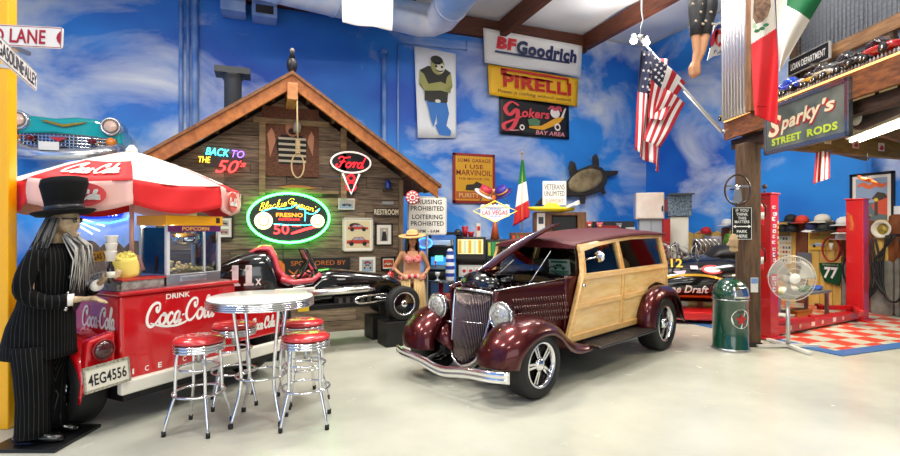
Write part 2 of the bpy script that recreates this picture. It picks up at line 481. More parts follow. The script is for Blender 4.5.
side_m = wood('#4a3a2b', '#85725b', (12, 1.2, 12), 0.8)
for sx in (-1, 1):
    b = MB()
    b.span((sx * 1.77 - .03, .05, 0), (sx * 1.77 + .03, 3.9, GZ - .2 - GS * 1.77))
    b.build('side_wall', side_m, cab)
    trim_m = wood('#93501f', '#c67a38', (3, 6, 3), 0.5, coat=.2, scale=3)
    e = 2.2
    b = MB().prism([(0, GZ), (sx * e, GZ - GS * e), (sx * e, GZ - GS * e - .22), (0, GZ - .22)], -.56, -.5, 'xz')
    b.build('fascia', trim_m, cab, bevel=.008)
    b = MB().prism([(0, GZ + .02), (sx * (e + .04), GZ + .02 - GS * (e + .04)), (sx * (e + .04), GZ - .03 - GS * (e + .04)), (0, GZ - .03)], -.6, 3.9, 'xz')
    b.build('roof_panel', wood('#5a3a22', '#8a5a34', (8, 1, 8), 0.7), cab)
    for k in range(6):
        u = .25 + .38 * k
        b = MB(); b.bar((sx * u, -.5, GZ - .09 - GS * u), (sx * u, 0, GZ - .09 - GS * u), .05, .1)
        b.build('rafter', wood('#4d3420', '#6f4d30', (8, 1, 8), .7), cab)
    b = MB().span((sx * 1.7, -.05, 0), (sx * 1.77, 0, 2.42)); b.build('corner_board', wood('#5d4834', '#8d7659', (12, 12, 1.2), .8), cab)
MB().span((-.07, -.62, GZ - .4), (.07, .3, GZ - .16)).build('ridge_beam', wood('#a8683a', '#c98f58', (6, 1.5, 6), .6), cab, bevel=.01)
tie_m = wood('#6b5238', '#a2875f', (1.2, 10, 10), .7)
MB().span((-.52, -.05, 3.2), (.58, -.003, 3.28)).build('gable_tie', tie_m, cab)
MB().span((-.36, -.07, 2.16), (.72, 0, 2.21)).build('shelf_board', tie_m, cab)
MB().span((-.66, -.025, 1.98), (1.0, 0, 2.1)).build('trim_board', tie_m, cab)
for x in (-.40, .80):
    MB().span((x - .045, -.06, 2.1), (x + .045, 0, 3.2)).build('window_post', tie_m, cab)
# prisoner painting behind bars in the gable opening
c, w, h = rect_y(273, 111, 309, 173, FY - .02)
t = thing('prisoner_painting', 'brick-toned painting of a prisoner in a striped shirt under the gable', 'painting', (c.x, FY - .012, c.z))
MB().box((0, -.006, 0), (w + .3, .012, h + .1)).build('panel', wood('#4a2d1e', '#7b4a33', (5, 5, 12), .8, scale=4), t)
b = MB(); y = -.016
b.poly([(-.17, -.34), (.2, -.34), (.24, .0), (.16, .1), (-.14, .1), (-.22, .0)], y, 0)
for k in range(5): b.rect(-.18, -.31 + k * .085, .22, -.275 + k * .085, y - .002, 1)
b.disc(.02, .2, .1, .12, y - .002, 2); b.disc(.02, .16, .06, .05, y - .004, 3); b.disc(.02, .3, .11, .035, y - .004, 3)
b.poly([(-.22, 0), (-.3, -.25), (-.34, .1), (-.28, .2), (-.24, .12)], y, 2); b.poly([(.24, 0), (.32, -.2), (.34, .1), (.3, .18), (.26, .1)], y, 2)
b.build('prisoner_figure', [mat('#15130f', .8), mat('#b9ad98', .8), mat('#b07a5c', .8), mat('#3a211a', .8)], t)
# crow on the ridge, noose and skull
c = on_y(293, 76, FY - .55)
t = thing('crow_figure', 'black bird with a pale head perched on the gable ridge', 'bird', (GX, FY - .45, GZ + .015))
b = MB()
b.ball((0, 0, .12), (.075, .09, .13)).tube([(0, -.02, .2), (0, -.05, .27), (0, -.06, .3)], [.05, .03, .03], 10)
b.tube([(0, .05, .1), (0, .1, .0), (0, .12, -.02)], [.06, .03, .01], 8)
b.tube([(-.03, -.02, 0), (-.03, -.02, .06)], .012, 6).tube([(.03, -.02, 0), (.03, -.02, .06)], .012, 6)
b.build('body', mat('#0c0c0e', .45), t)
b = MB().ball((0, -.065, .31), (.034, .04, .036)).tube([(0, -.09, .305), (0, -.14, .285)], [.014, .003], 6)
b.build('head', mat('#8d7f74', .6), t)
rope_m = mat('#b09a72', .85, bump=.5, bscale=90)
t = thing('noose', 'rope noose hanging from the gable ridge beam over the painting', 'rope', (GX + .06, FY - .6, GZ - .35))
b = MB().tube([(0, 0, .0), (.005, 0, -.42), (.01, 0, -.62)], .011, 8)
b.build('rope', rope_m, t)
b = MB()
for k in range(9): b.tube([(.01 + .024 * math.cos(a), .024 * math.sin(a), -.62 - k * .022) for a in [2 * PI * i / 12 for i in range(12)]], .012, 6, closed=True)
b.build('coil', rope_m, t)
b = MB().tube([(.01 + .085 * math.sin(a) , 0, -.98 - .17 * math.cos(a)) for a in [2 * PI * i / 24 for i in range(24)]], .011, 8, closed=True)
b.build('loop', rope_m, t)
c = on_y(297, 125, FY - .12)
t = thing('lantern', 'small grey lantern hanging beside the noose rope', 'lantern', c)
MB().lathe([(.0, -.12), (.05, -.11), (.065, -.04), (.05, .03), (.02, .06), (.02, .09), (0, .095)], 14).build('globe', mat('#8d8781', .35), t)
MB().tube([(0, 0, .09), (0, 0, .5)], .006, 6).build('hook_wire', BLACK, t)
c = on_y(296, 181, FY - .05)
b = MB().loft([[(x, .05 * math.cos(a) * k, .018 + k * .045 * math.sin(a)) for a in [2 * PI * i / 10 for i in range(10)]] for x, k in ((-.26, .1), (-.2, .4), (-.05, 1), (.12, .8), (.26, .3), (.3, .1))])
tag(place(b.build('driftwood_fish', mat('#b0753c', .6)), (c.x, FY - .05, 2.228)), 'orange wooden fish lying on the shelf below the prisoner painting', 'ornament')
# stove pipe behind the roof
c = on_y(233, 80, 10.0)
c.z -= .16
b = MB().lathe([(.15, 2.6), (.15, c.z + .12), (.19, c.z + .2), (.24, c.z + .25), (.17, c.z + .28), (0, c.z + .28)], 20)
b.v = [(v[0] + c.x - GX, v[1] + 2.0, v[2]) for v in b.v]
t = b.build('stove_pipe', mat('#34383d', .5), cab); t['label'] = 'dark grey stove pipe with a flared cap'
MB().box((c.x - GX, 2.0, c.z + .29), (.6, .42, .12)).build('pipe_cap', mat('#33373c', .5), t, bevel=.01)
# little things on the cabin's trim: blue lantern, red round sign
c = on_y(388, 189, FY - .07)
t = thing('blue_jar', 'small blue glass jar on a dark base on the cabin wall', 'jar', c)
MB().box((0, .02, -.02), (.14, .1, .025)).build('bracket', mat('#2a1b14', .6), t)
MB().lathe([(.045, 0), (.055, .03), (.055, .1), (.03, .13), (.03, .15), (0, .155)], 16).build('glass_body', mat('#16307c', .2, coat=.6), t)
# ================================================================ lettering and pictures shared by the signs
PEN = {
 'C': (.84, [[(.80, .70), (.74, .95), (.5, 1.0), (.25, .85), (.1, .5), (.15, .18), (.38, .0), (.65, .1), (.86, .34)], [(.80, .70), (.68, .6), (.6, .74), (.66, .84)]]),
 'o': (.5, [[(.25, .5), (.08, .38), (.05, .15), (.2, 0), (.38, .1), (.42, .35), (.28, .5), (.24, .42), (.5, .42)]]),
 'c': (.43, [[(.36, .38), (.26, .5), (.1, .38), (.05, .15), (.2, 0), (.35, .08), (.45, .2)]]),
 'a': (.53, [[(.36, .42), (.24, .5), (.08, .36), (.06, .12), (.18, 0), (.32, .15), (.39, .45)], [(.39, .48), (.35, .15), (.42, 0), (.54, .12)]]),
 'l': (.29, [[(.05, .15), (.22, .6), (.28, .95), (.18, 1.02), (.1, .7), (.08, .2), (.16, 0), (.3, .12)]]),
 '-': (.2, [[(.02, .3), (.18, .33)]]),
 'F': (.78, [[(.1, .78), (.3, 1.0), (.6, .9), (1.0, 1.0)], [(.55, .92), (.45, .4), (.3, .03), (.1, .03), (.05, .2), (.16, .28)], [(.25, .5), (.72, .55)]]),
 'r': (.42, [[(0, .3), (.1, .5), (.2, .42), (.14, 0)], [(.17, .3), (.32, .5), (.42, .4)]]),
 'd': (.56, [[(.36, .42), (.24, .5), (.08, .36), (.06, .12), (.18, 0), (.34, .15), (.52, 1.0)], [(.42, .5), (.37, .1), (.45, 0), (.56, .12)]]),
 'e': (.42, [[(.06, .2), (.3, .28), (.32, .45), (.2, .5), (.06, .3), (.1, .06), (.24, 0), (.42, .14)]]),
 'n': (.5, [[(.05, .48), (.1, .25), (.05, 0)], [(.07, .25), (.25, .5), (.35, .42), (.33, .1), (.4, 0), (.5, .1)]]),
 'i': (.25, [[(.1, .48), (.08, .1), (.15, 0), (.25, .1)]]),
 'M': (.9, [[(.05, .05), (.15, .2), (.2, .95), (.28, .9), (.4, .15), (.62, .95), (.7, .9), (.68, .2), (.78, 0), (.92, .14)]]),
 'B': (.6, [[(.2, 1.0), (.15, .5), (.1, 0)], [(.1, .9), (.35, 1.0), (.5, .8), (.25, .55), (.5, .35), (.4, .05), (.1, .02)]]),
 'k': (.5, [[(.1, .1), (.25, .95), (.15, .95), (.1, 0)], [(.12, .25), (.35, .48), (.15, .28), (.38, 0), (.5, .12)]]),
 'G': (.75, [[(.7, .8), (.5, 1.0), (.2, .7), (.12, .25), (.35, 0), (.6, .3), (.4, .45), (.7, .45), (.6, -.2)]]),
 'j': (.3, [[(.2, .48), (.15, -.2), (0, -.3), (.05, -.1), (.3, .12)]]),
 's': (.38, [[(.05, .1), (.25, .5), (.3, .15), (.15, 0), (.05, .08)]]),
 't': (.3, [[(.18, .85), (.12, .1), (.2, 0), (.3, .1)], [(.02, .55), (.28, .58)]]),
 'h': (.5, [[(.05, .1), (.22, .9), (.14, .95), (.08, 0)], [(.1, .25), (.28, .48), (.34, .1), (.42, 0), (.5, .1)]]),
 'u': (.5, [[(.06, .48), (.06, .1), (.2, 0), (.36, .2), (.38, .48), (.38, .1), (.5, .08)]]),
 'J': (.6, [[(.1, .75), (.3, 1.0), (.55, .95), (.45, .5), (.3, -.2), (.1, -.3), (.05, -.1), (.3, .1)]]),
 ' ': (.3, []), "'": (.15, [[(.08, .95), (.04, .75)]]),
}
def script(mb, word, cx, cz, w, h, y=-.003, m=0, pen=.11, shear=.22, slant=0.0, tube=0.0):
    """flowing handwriting fitted to w x h round (cx, cz)"""
    x = 0; S = []
    for ch in word:
        adv, st = PEN[ch]
        S += [[(a + x + shear * b_, b_) for a, b_ in p] for p in st]
        x += adv
    xs = [p[0] for s in S for p in s]; zs = [p[1] for s in S for p in s]
    x0, x1, z0, z1 = min(xs), max(xs), min(zs), max(zs)
    kx, kz = w / (x1 - x0), h / (z1 - z0)
    for s in S:
        Q = [(cx + (a - (x0 + x1) / 2) * kx, cz + (b_ - (z0 + z1) / 2) * kz + slant * (a - (x0 + x1) / 2) * kx) for a, b_ in s]
        if tube: mb.tube([(q.x, y, q.y) for q in spline(Q, 4)], tube, 5, m)
        else: mb.stroke(Q, pen * kz, y, m)
    return mb
def car_art(mb, cx, cz, w, h, y, body, glassm, tyre, flip=1):
    """little side view of a saloon car"""
    P = lambda pts: [(cx + flip * a * w / 2, cz + b_ * h / 2) for a, b_ in pts]
    mb.poly(P([(-1, -.5), (1, -.5), (1, .05), (.6, .15), (.3, .7), (-.4, .75), (-.65, .2), (-1, .1)]), y, body)
    mb.poly(P([(.48, .18), (.24, .6), (-.05, .62), (-.05, .18)]), y - .001, glassm)
    mb.poly(P([(-.12, .18), (-.12, .62), (-.36, .64), (-.55, .2)]), y - .001, glassm)
    for a in (-.58, .58):
        mb.disc(cx + flip * a * w / 2, cz - .5 * h / 2, .2 * w / 2, None, y - .0015, tyre, 14)
def board(name, label, cat, c, rz, w, h, bg, depth=.02, frame=None, fw=.02, group=None, corner=0.0, back=None):
    """flat sign or picture; its face looks along local -y at y = 0"""
    t = thing(name, label, cat, c, rz, group)
    b = MB()
    if corner: b.prism(rr(w, h, corner), .0, depth, 'xz')
    else: b.box((0, depth / 2, 0), (w, depth, h))
    b.build('panel', bg, t)
    if frame:
        b = MB()
        for sx in (-1, 1):
            b.box((sx * (w / 2), depth / 2 - .004, 0), (fw, depth + .012, h + fw)); b.box((0, depth / 2 - .004, sx * h / 2), (w + fw, depth + .012, fw))
        b.build('frame', frame, t, bevel=.003)
    return t
def onY(px0, py0, px1, py1, Y): return rect_y(px0, py0, px1, py1, Y)
# ---------------------------------------------------------------- neon on the cabin
def neon(h, s): return mat(h, .4, emit=s)
NGREEN, NRED, NCYAN, NYEL, NWHT, NBLU, NPUR, NORG = neon('#3dff5a', 14), neon('#ff2d2d', 5), neon('#46e6ff', 5), neon('#ffd23c', 3), neon('#ffdcb8', 1.3), neon('#2f6bff', 9), neon('#8a5cff', 4), neon('#ff8a1e', 2.5)
c, w, h = onY(249, 193.5, 330, 242.5, FY - .07)
t = thing('neon_sign', 'oval green neon sign with a glowing hot rod and FRESNO on the cabin', 'neon sign', c)
b = MB(); b.prism([(w / 2 * 1.0 * math.cos(a), h / 2 * math.sin(a)) for a in [2 * PI * i / 40 for i in range(40)]], .0, .04, 'xz')
b.build('panel', mat('#0d0f0c', .35), t)
b = MB().tube([(w / 2 * math.cos(a), -.025, h / 2 * math.sin(a)) for a in [2 * PI * i / 56 for i in range(56)]], .017, 8, closed=True)
b.build('neon_ring', NGREEN, t)
b = MB(); script(b, "Blackie", -.2 * w, .27 * h, .33 * w, .15 * h, -.012, 0, tube=.0038, slant=.2); script(b, "Gejeian's", .17 * w, .25 * h, .37 * w, .17 * h, -.012, 0, tube=.0038, slant=-.32)
b.build('script_lettering', NYEL, t)
b = MB().text('FRESNO', 0, .06 * h, .33 * w, .085 * h, -.012, 0, bold=.03)
b.build('lettering', NORG, t)
b = MB().text('50', -.1 * w, -.23 * h, .19 * w, .2 * h, -.012, 0, bold=.01).text('YEAR', .08 * w, -.16 * h, .12 * w, .04 * h, -.012).text('MOTORAMA', 0, -.03 * h, .26 * w, .045 * h, -.012)
b.stroke([(0.02 * w, -.32 * h), (.12 * w, -.27 * h), (.22 * w, -.22 * h), (.33 * w, -.18 * h)], .05 * h, -.012)
b.build('number', NRED, t)
def wl(px, py): return ((px - 289.5) / 81 * w, (218 - py) / 49 * h)
b = MB()
for pts in ([(262, 212), (268, 210), (275, 208), (279, 209), (290, 208), (297, 205), (300, 209), (305, 210), (305, 221)], [(274, 224), (290, 225), (307, 225), (313, 224)], [(305, 212), (312, 214), (318, 211), (320, 208)]):
    b.tube([(q.x, -.014, q.y) for q in spline([wl(*p) for p in pts], 4)], .007, 6)
b.build('car_outline', NCYAN, t)
for px, py, r in ((264, 221, 9), (318, 221, 7.2)):
    x, z = wl(px, py); r = r / 81 * w
    b = MB().lathe([(0, -.02), (r, -.02), (r, -.004)], 24, 0, (x, 0, z), 'y')
    b.build('wheel', NWHT, t)
b = MB()
for px, py, r in ((264, 221, 5), (318, 221, 4)):
    x, z = wl(px, py); r = r / 81 * w
    b.tube([(x + r * math.cos(a), -.024, z + r * math.sin(a)) for a in [2 * PI * i / 20 for i in range(20)]], .006, 5, closed=True)
b.build('wheel_ring', NRED, t)
# back to the 50s
c, w, h = onY(199, 147, 248, 174, FY - .05)
t = thing('neon_sign', 'cyan and red neon sign of slanted letters and a big 50 near the cabin roof', 'neon sign', c)
MB().box((0, .035, 0), (w * .8, .01, h * .5)).build('backing', mat('#3a2d22', .5), t)
MB().text('BACK', -.12 * w, .3 * h, .48 * w, .27 * h, -.01, 0, bold=.0, shear=.3, slant=-.06).build('cyan_lettering', NCYAN, t)
MB().text('TO', .3 * w, .26 * h, .26 * w, .27 * h, -.01, 0, shear=.3, slant=-.06).build('violet_lettering', NPUR, t)
MB().text('THE', -.38 * w, .0, .24 * w, .22 * h, -.01, 0, shear=.2).build('yellow_lettering', NYEL, t)
MB().text('50', .08 * w, -.22 * h, .48 * w, .46 * h, -.01, 0, shear=.35).text("'s", .4 * w, -.1 * h, .14 * w, .22 * h, -.01, 0, shear=.3).build('red_number', NRED, t)
# Ford V8
c, w, h = onY(330, 151, 372, 195, FY - .06)
t = thing('neon_sign', 'oval sign with red script above a white V and red 8 on the cabin wall', 'neon sign', c)
b = MB(); oz = h * .24
b.prism([(w / 2 * math.cos(a), oz + h * .26 * math.sin(a)) for a in [2 * PI * i / 36 for i in range(36)]], 0, .04, 'xz')
b.prism([(-w * .24, 0), (w * .24, 0), (.07 * w, -.5 * h), (-.07 * w, -.5 * h)], .005, .04, 'xz')
b.build('panel', mat('#15100f', .4), t)
RW = neon('#fff4ea', .6); RR = neon('#ff2a35', 1.2)
MB().tube([(w * .47 * math.cos(a), -.01, oz + h * .235 * math.sin(a)) for a in [2 * PI * i / 40 for i in range(40)]], .014, 6, closed=True).build('white_ring', RW, t)
b = MB(); script(b, 'Ford', 0, oz, w * .7, h * .24, -.012, 0, tube=.012); b.build('red_script', RR, t)
b = MB().tube([(-w * .2, -.014, -.02 * h), (0, -.014, -.48 * h), (w * .2, -.014, -.02 * h)], .017, 6); b.build('white_letter', RW, t)
b = MB()
for zc, r in ((-.12, .075), (-.31, .1)): b.tube([(r * w * 1.05 * math.cos(a), -.01, zc * h + r * w * math.sin(a)) for a in [2 * PI * i / 20 for i in range(20)]], .016, 6, closed=True)
b.build('red_number', RR, t)
# ---------------------------------------------------------------- pictures on the cabin
PAPER, INK = mat('#e8e2d2', .6), mat('#26211d', .6)
BLKFR, TANFR = mat('#120f0e', .4), mat('#8d7752', .5)
MATS = [mat('#b8321f', .5), mat('#8fa6b5', .5), mat('#1b1a1c', .5), mat('#d98a2a', .5), mat('#6b7a58', .5), mat('#a9a39a', .6), mat('#d9c9a0', .6), mat('#3c4f80', .5)]
PY = FY - .03
def print_(label, rc, frame, art, name='framed_print', paper=PAPER, fw=.025, cat='picture'):
    c, w, h = onY(*rc, PY)
    t = board(name, label, cat, c, 0, w, h, paper, .02, frame, fw)
    b = MB(); art(b, w, h); b.build('print_image', MATS, t, fix=False)
    return t
def art_hot(b, w, h):
    b.rect(-.4 * w, -.42 * h, .42 * w, .42 * h, -.001, 6)
    b.disc(-.1 * w, .28 * h, .2 * w, .08 * h, -.002, 2); car_art(b, .0, .22 * h, .7 * w, .24 * h, -.003, 0, 1, 2)
    car_art(b, 0, -.2 * h, .78 * w, .34 * h, -.003, 0, 1, 2, -1); b.text('50', .3 * w, -.36 * h, .14 * w, .07 * h, -.004, 0)
print_('large cream poster with two red hot rods on the cabin wall', (343.5, 218.5, 372.5, 250.5), mat('#cfc6b2', .5), art_hot)
def art_bw(b, w, h):
    b.rect(-.26 * w, -.32 * h, .26 * w, .32 * h, -.001, 5); b.poly([(-.16 * w, -.3 * h), (.18 * w, -.3 * h), (.15 * w, .0), (.05 * w, .2 * h), (-.1 * w, .1 * h)], -.002, 2); b.disc(.04 * w, .2 * h, .08 * w, None, -.003, 6, 12)
print_('black framed grey photograph with a wide cream mat beside the hot rod poster', (376, 224, 392, 245), BLKFR, art_bw, 'framed_photo')
def art_small(b, w, h):
    b.rect(-.35 * w, -.3 * h, .35 * w, .34 * h, -.001, 1); car_art(b, 0, -.02 * h, .62 * w, .34 * h, -.002, 5, 2, 2); car_art(b, 0, .2 * h, .5 * w, .2 * h, -.002, 0, 2, 2)
print_('small white print of a grey car hanging below the hot rod poster', (359.5, 257, 375.5, 275), None, art_small)
def art_red(b, w, h):
    b.rect(-.42 * w, -.36 * h, .42 * w, .36 * h, -.001, 6); b.rect(-.38 * w, -.3 * h, .38 * w, .3 * h, -.002, 0); car_art(b, 0, -.02 * h, .6 * w, .4 * h, -.003, 6, 2, 2)
print_('small black framed red picture beside the dancer mannequin', (382, 257.5, 394.5, 269.5), BLKFR, art_red)
def art_road(b, w, h):
    b.rect(-.46 * w, -.42 * h, .46 * w, .42 * h, -.001, 5); b.poly([(-.46 * w, -.42 * h), (.46 * w, -.42 * h), (.2 * w, .1 * h), (-.4 * w, .05 * h)], -.002, 1); car_art(b, .02 * w, -.05 * h, .6 * w, .36 * h, -.003, 2, 5, 2)
print_('small grey photograph of a car pinned under the V8 sign', (338.5, 198.5, 354.5, 209.5), None, art_road, 'pinned_photo')
def art_two(b, w, h):
    for z in (.2, -.2):
        b.rect(-.28 * w, (z - .14) * h, .28 * w, (z + .14) * h, -.001, 5); car_art(b, 0, z * h, .44 * w, .16 * h, -.002, 0 if z < 0 else 2, 1, 2)
print_('black framed mat with two small car photographs beside the popcorn machine', (215, 217, 232.5, 238), BLKFR, art_two, 'framed_photo')
def art_note(b, w, h):
    for k in range(3): b.rect(-.34 * w, (.2 - .2 * k) * h, .34 * w, (.24 - .2 * k) * h, -.001, 5)
print_('tan notice partly hidden behind the popcorn machine', (176, 205, 197, 217), None, art_note, 'notice', mat('#b59a62', .6))
print_('small grey photograph pinned beside the umbrella edge', (221, 194, 241, 207), None, art_road, 'pinned_photo')
c, w, h = onY(382.5, 201.5, 393.5, 204.5, PY)
t = board('name_plate', 'narrow grey plate above the RESTROOM letters', 'plate', c, 0, w, h, mat('#8e9091', .4))
t['label'] = 'narrow grey plate above the RESTROOM letters'
c, w, h = onY(374.5, 208.5, 398.5, 215.5, PY)
t = board('restroom_sign', 'dark wooden strip with pale RESTROOM letters on the cabin', 'sign', c, 0, w * 1.05, h * 1.2, mat('#3a2a1f', .7), .01)
MB().text('RESTROOM', 0, 0, w, h * .8, -.003, 0, bold=.02).build('lettering', mat('#d8ccae', .5), t)
c, w, h = onY(284, 258, 351, 277, PY)
t = board('sponsor_banner', 'black banner with orange SPONSORED BY lettering behind the racer windscreen', 'banner', c, 0, w, h, mat('#131110', .6), .012)
b = MB().text('SPONSORED BY', .02 * w, .24 * h, .82 * w, .24 * h, -.002, 0); script(b, 'Bedecki', -.02 * w, -.24 * h, .8 * w, .34 * h, -.002, 0, .14) if False else None
b.stroke([(-.42 * w, -.1 * h), (-.34 * w, -.3 * h), (-.28 * w, -.1 * h), (-.22 * w, -.34 * h), (-.1 * w, -.2 * h)], .1 * h, -.002, 0)
b.stroke([(.1 * w, -.1 * h), (.16 * w, -.32 * h), (.22 * w, -.1 * h), (.28 * w, -.3 * h), (.4 * w, -.18 * h)], .1 * h, -.002, 0)
b.build('lettering', mat('#c4691f', .5), t)
MB().prism([(-.66 * w, -.42 * h), (-.7 * w, .2 * h), (-.62 * w, .42 * h), (-.54 * w, .42 * h), (-.48 * w, .2 * h), (-.47 * w, -.42 * h), (-.53 * w, -.42 * h), (-.53 * w, -.08 * h), (-.6 * w, -.08 * h), (-.6 * w, -.42 * h)], -.004, .012, 'xz').build('orange_cutout', mat('#d9771f', .5), t)
# black cords below the neon
p = on_y(283, 244, FY - .02); q = on_y(283, 262, FY - .02)
tag(MB().tube([p, q], .006, 5).build('power_cord', BLACK), 'black cord dropping from the oval neon sign', 'cord')
# red and white round sign at the eave
c = on_y(412.5, 197.5, FY - .55)
t = thing('round_sign', 'round red and white sign with a star hung at the cabin eave', 'sign', c, R(-14))
b = MB().lathe([(0, .0), (.105, 0), (.11, .012), (.105, .025), (0, .025)], 28, 0, ax='y'); b.build('panel', mat('#b81722', .4), t)
b = MB()
for i in range(10):
    a = 2 * PI * i / 10; b.rect(-.016 + .078 * math.cos(a), -.012 + .078 * math.sin(a), .016 + .078 * math.cos(a), .012 + .078 * math.sin(a), -.002)
b.disc(0, 0, .045, None, -.002); b.build('white_marks', WHITE, t)
MB().disc(0, 0, .03, None, -.003).build('red_centre', RED, t)
MB().tube([(0, .01, .1), (0, .01, .36)], .004, 5).build('wire', BLACK, t)
# cruising prohibited sign on its post
c, w, h = onY(408, 196.5, 447, 235, FY + .5)
t = board('street_notice', 'white CRUISING PROHIBITED and LOITERING PROHIBITED sign beside the cabin', 'sign', c, 0, w, h, mat('#e9e6dc', .45), .015, None, corner=.04)
b = MB()
for z, s, ww in ((.36, 'CRUISING', .74), (.19, 'PROHIBITED', .84), (-.03, 'LOITERING', .78), (-.2, 'PROHIBITED', .84), (-.4, '10PM - 6AM', .6)):
    b.text(s, 0, z * h, ww * w, (.12 if z > -.3 else .08) * h, -.002, 0, bold=.015)
for k in (.485,): 
    b.rect(-k * w, -k * h, k * w, -k * h + .006, -.001); b.rect(-k * w, k * h - .006, k * w, k * h, -.001); b.rect(-k * w, -k * h, -k * w + .006, k * h, -.001); b.rect(k * w - .006, -k * h, k * w, k * h, -.001)
b.build('lettering', mat('#151313', .5), t)
MB().tube([(0, .035, -c.z), (0, .035, h / 2)], .025, 8).build('post', STEEL, t)
# ---------------------------------------------------------------- banners and signs on the back wall
def cloth(label, pts, Y, m, name='banner', cat='banner', sag=.03, nx=16, nz=8, thick=.006):
    """banner hung on the plane y = Y between four photo corners (top and bottom pairs)"""
    A, B_, C_, D = [on_y(*p, Y) for p in pts]                 # top start, top end, bottom end, bottom start
    cc = (A + B_ + C_ + D) / 4
    t = thing(name, label, cat, cc)
    rows = []
    for j in range(nz + 1):
        v = j / nz
        rows.append([A.lerp(B_, i / nx).lerp(D.lerp(C_, i / nx), v) - cc + Vector((0, -sag * math.sin(i / nx * PI * 3 + v * 2) * v - .01, 0)) for i in range(nx + 1)])
    o = MB().grid(rows, 0).build('cloth', m, t)
    md = o.modifiers.new('s', 'SOLIDIFY'); md.thickness = thick; md.offset = 1
    def place_txt(x, z):                                        # unit square to cloth
        v = .5 - z; u = x + .5
        return A.lerp(B_, u).lerp(D.lerp(C_, u), v) - cc
    return t, place_txt
def warp(mb, f, off=-.05):
    """lays unit-square lettering onto a banner"""
    mb.v = [tuple(f(p[0], p[2]) + Vector((0, off + p[1], 0))) for p in mb.v]
    return mb
YW = YB - .06
WB = mat('#e6e4e0', .55)
t, f = cloth('white tyre maker banner with red and dark blue letters, topmost of three on the wall', ((483, 28), (582, 46), (581, 77), (484, 63)), YW - .12, WB)
warp(MB().text('BF', -.285, .14, .2, .36, 0, 0, bold=.06, shear=.12), f).build('red_lettering', mat('#cc1f2c', .5), t)
b = MB().text('Goodrich', .125, .1, .62, .42, 0, 0, bold=.05, shear=.12).rect(-.4, -.16, .36, -.1, 0); warp(b, f).build('blue_lettering', mat('#1b2454', .5), t)
t, f = cloth('yellow tyre banner with red stretched lettering, middle one of three on the wall', ((487.5, 64), (578, 79), (577.5, 106.5), (488.5, 95)), YW - .06, mat('#f0b70f', .5))
b = MB().rect(-.37, .36, .38, .44, 0).text('PIRELLI', .03, .05, .76, .44, 0, 0, bold=.035).rect(-.37, .2, .2, .26, 0).rect(-.37, .26, -.31, .4, 0).rect(.36, .2, .38, .4, 0)
warp(b, f).build('red_lettering', mat('#c41a17', .5), t)
warp(MB().text('Power is nothing without control', 0, -.34, .82, .14, 0, 0, shear=.2), f).build('black_lettering', mat('#2a1d12', .5), t)
t, f = cloth('black drag racing banner with red looping script, lowest of three on the wall', ((499, 96), (568.5, 106), (569.5, 139.5), (499.5, 134)), YW, mat('#0d0c10', .5))
b = MB()
b.stroke([(-.24, .3), (-.34, .38), (-.43, .2), (-.37, .02), (-.27, .2), (-.26, .0), (-.33, -.3), (-.42, -.38), (-.45, -.24), (-.34, -.12), (-.2, .02)], .06, 0); b.text('okers', .0, .14, .4, .26, 0, 0, bold=.03, shear=.2, slant=.06)
warp(b, f).build('red_lettering', mat('#d8404a', .5), t)
b = MB().text('BAY AREA', .2, -.38, .42, .12, 0, 0, bold=.02, shear=.2).stroke([(-.46, -.34), (-.36, -.38), (-.24, -.36)], .03, 0)
warp(b, f).build('pink_lettering', mat('#d78b93', .5), t)
b = MB().poly([(-.1, -.28), (.1, -.3), (.32, -.1), (.42, .14), (.3, .1), (.08, -.18), (-.1, -.22)], 0, 0).disc(.31, -.18, .045, .11, -.003, 1).disc(-.2, -.28, .035, .08, -.003, 1).poly([(-.1, -.2), (-.12, -.05), (-.02, .02), (.06, -.05), (.04, -.2)], -.002, 2).disc(.28, .22, .07, .14, -.002, 1).poly([(.36, .1), (.4, .12), (.45, .4), (.42, .38)], -.002, 1)
b.disc(.31, -.18, .025, .06, -.004, 3).disc(-.2, -.28, .018, .04, -.004, 3).stroke([(.18, .3), (.24, .4), (.28, .3), (.34, .42), (.37, .28)], .05, -.003, 4)
warp(b, f).build('dragster_drawing', [mat('#e0a11d', .5), mat('#e8ded8', .5), mat('#4d7a55', .5), BLACK, mat('#c8485a', .5)], t)
# muscular ape figure banner
t, f = cloth('tall white banner with a flexing muscular figure in blue jeans', ((414, 46), (455.5, 54), (456.5, 138), (417.5, 138)), YW, mat('#edf0f2', .55), sag=.02)
b = MB()
b.poly([(-.26, -.08), (.24, -.08), (.3, -.22), (.2, -.4), (.36, -.46), (.3, -.52 + .12), (.0, -.42), (-.02, -.24), (-.1, -.38), (-.16, -.3)], 0, 0)
b.poly([(-.06, -.36), (.1, -.3), (.34, -.42), (.32, -.48), (.04, -.47)], -.002, 0)
b.poly([(-.3, -.09), (.26, -.09), (.28, .0), (.34, .14), (.36, .26), (.2, .3), (-.2, .3), (-.4, .24), (-.42, .08), (-.3, .02)], 0, 1)
b.poly([(-.42, .1), (-.3, .02), (.1, .04), (.34, .02), (.36, .1), (.1, .14), (-.2, .1), (-.3, .2), (-.4, .24)], -.002, 2)
b.poly([(.36, .26), (.4, .1), (.3, .02), (.2, .06), (.26, .2)], -.002, 2)
b.disc(.04, .32, .17, .105, -.003, 2).disc(.1, .3, .11, .06, -.004, 3).disc(.02, .38, .15, .05, -.004, 1).disc(.0, .31, .03, .015, -.006, 1).disc(.14, .31, .03, .015, -.006, 1)
b.rect(-.22, -.1, .24, -.075, -.004, 1).disc(.02, -.085, .07, .02, -.005, 3).stroke([(-.02, .27), (.08, .255), (.18, .27)], .015, -.006, 1)
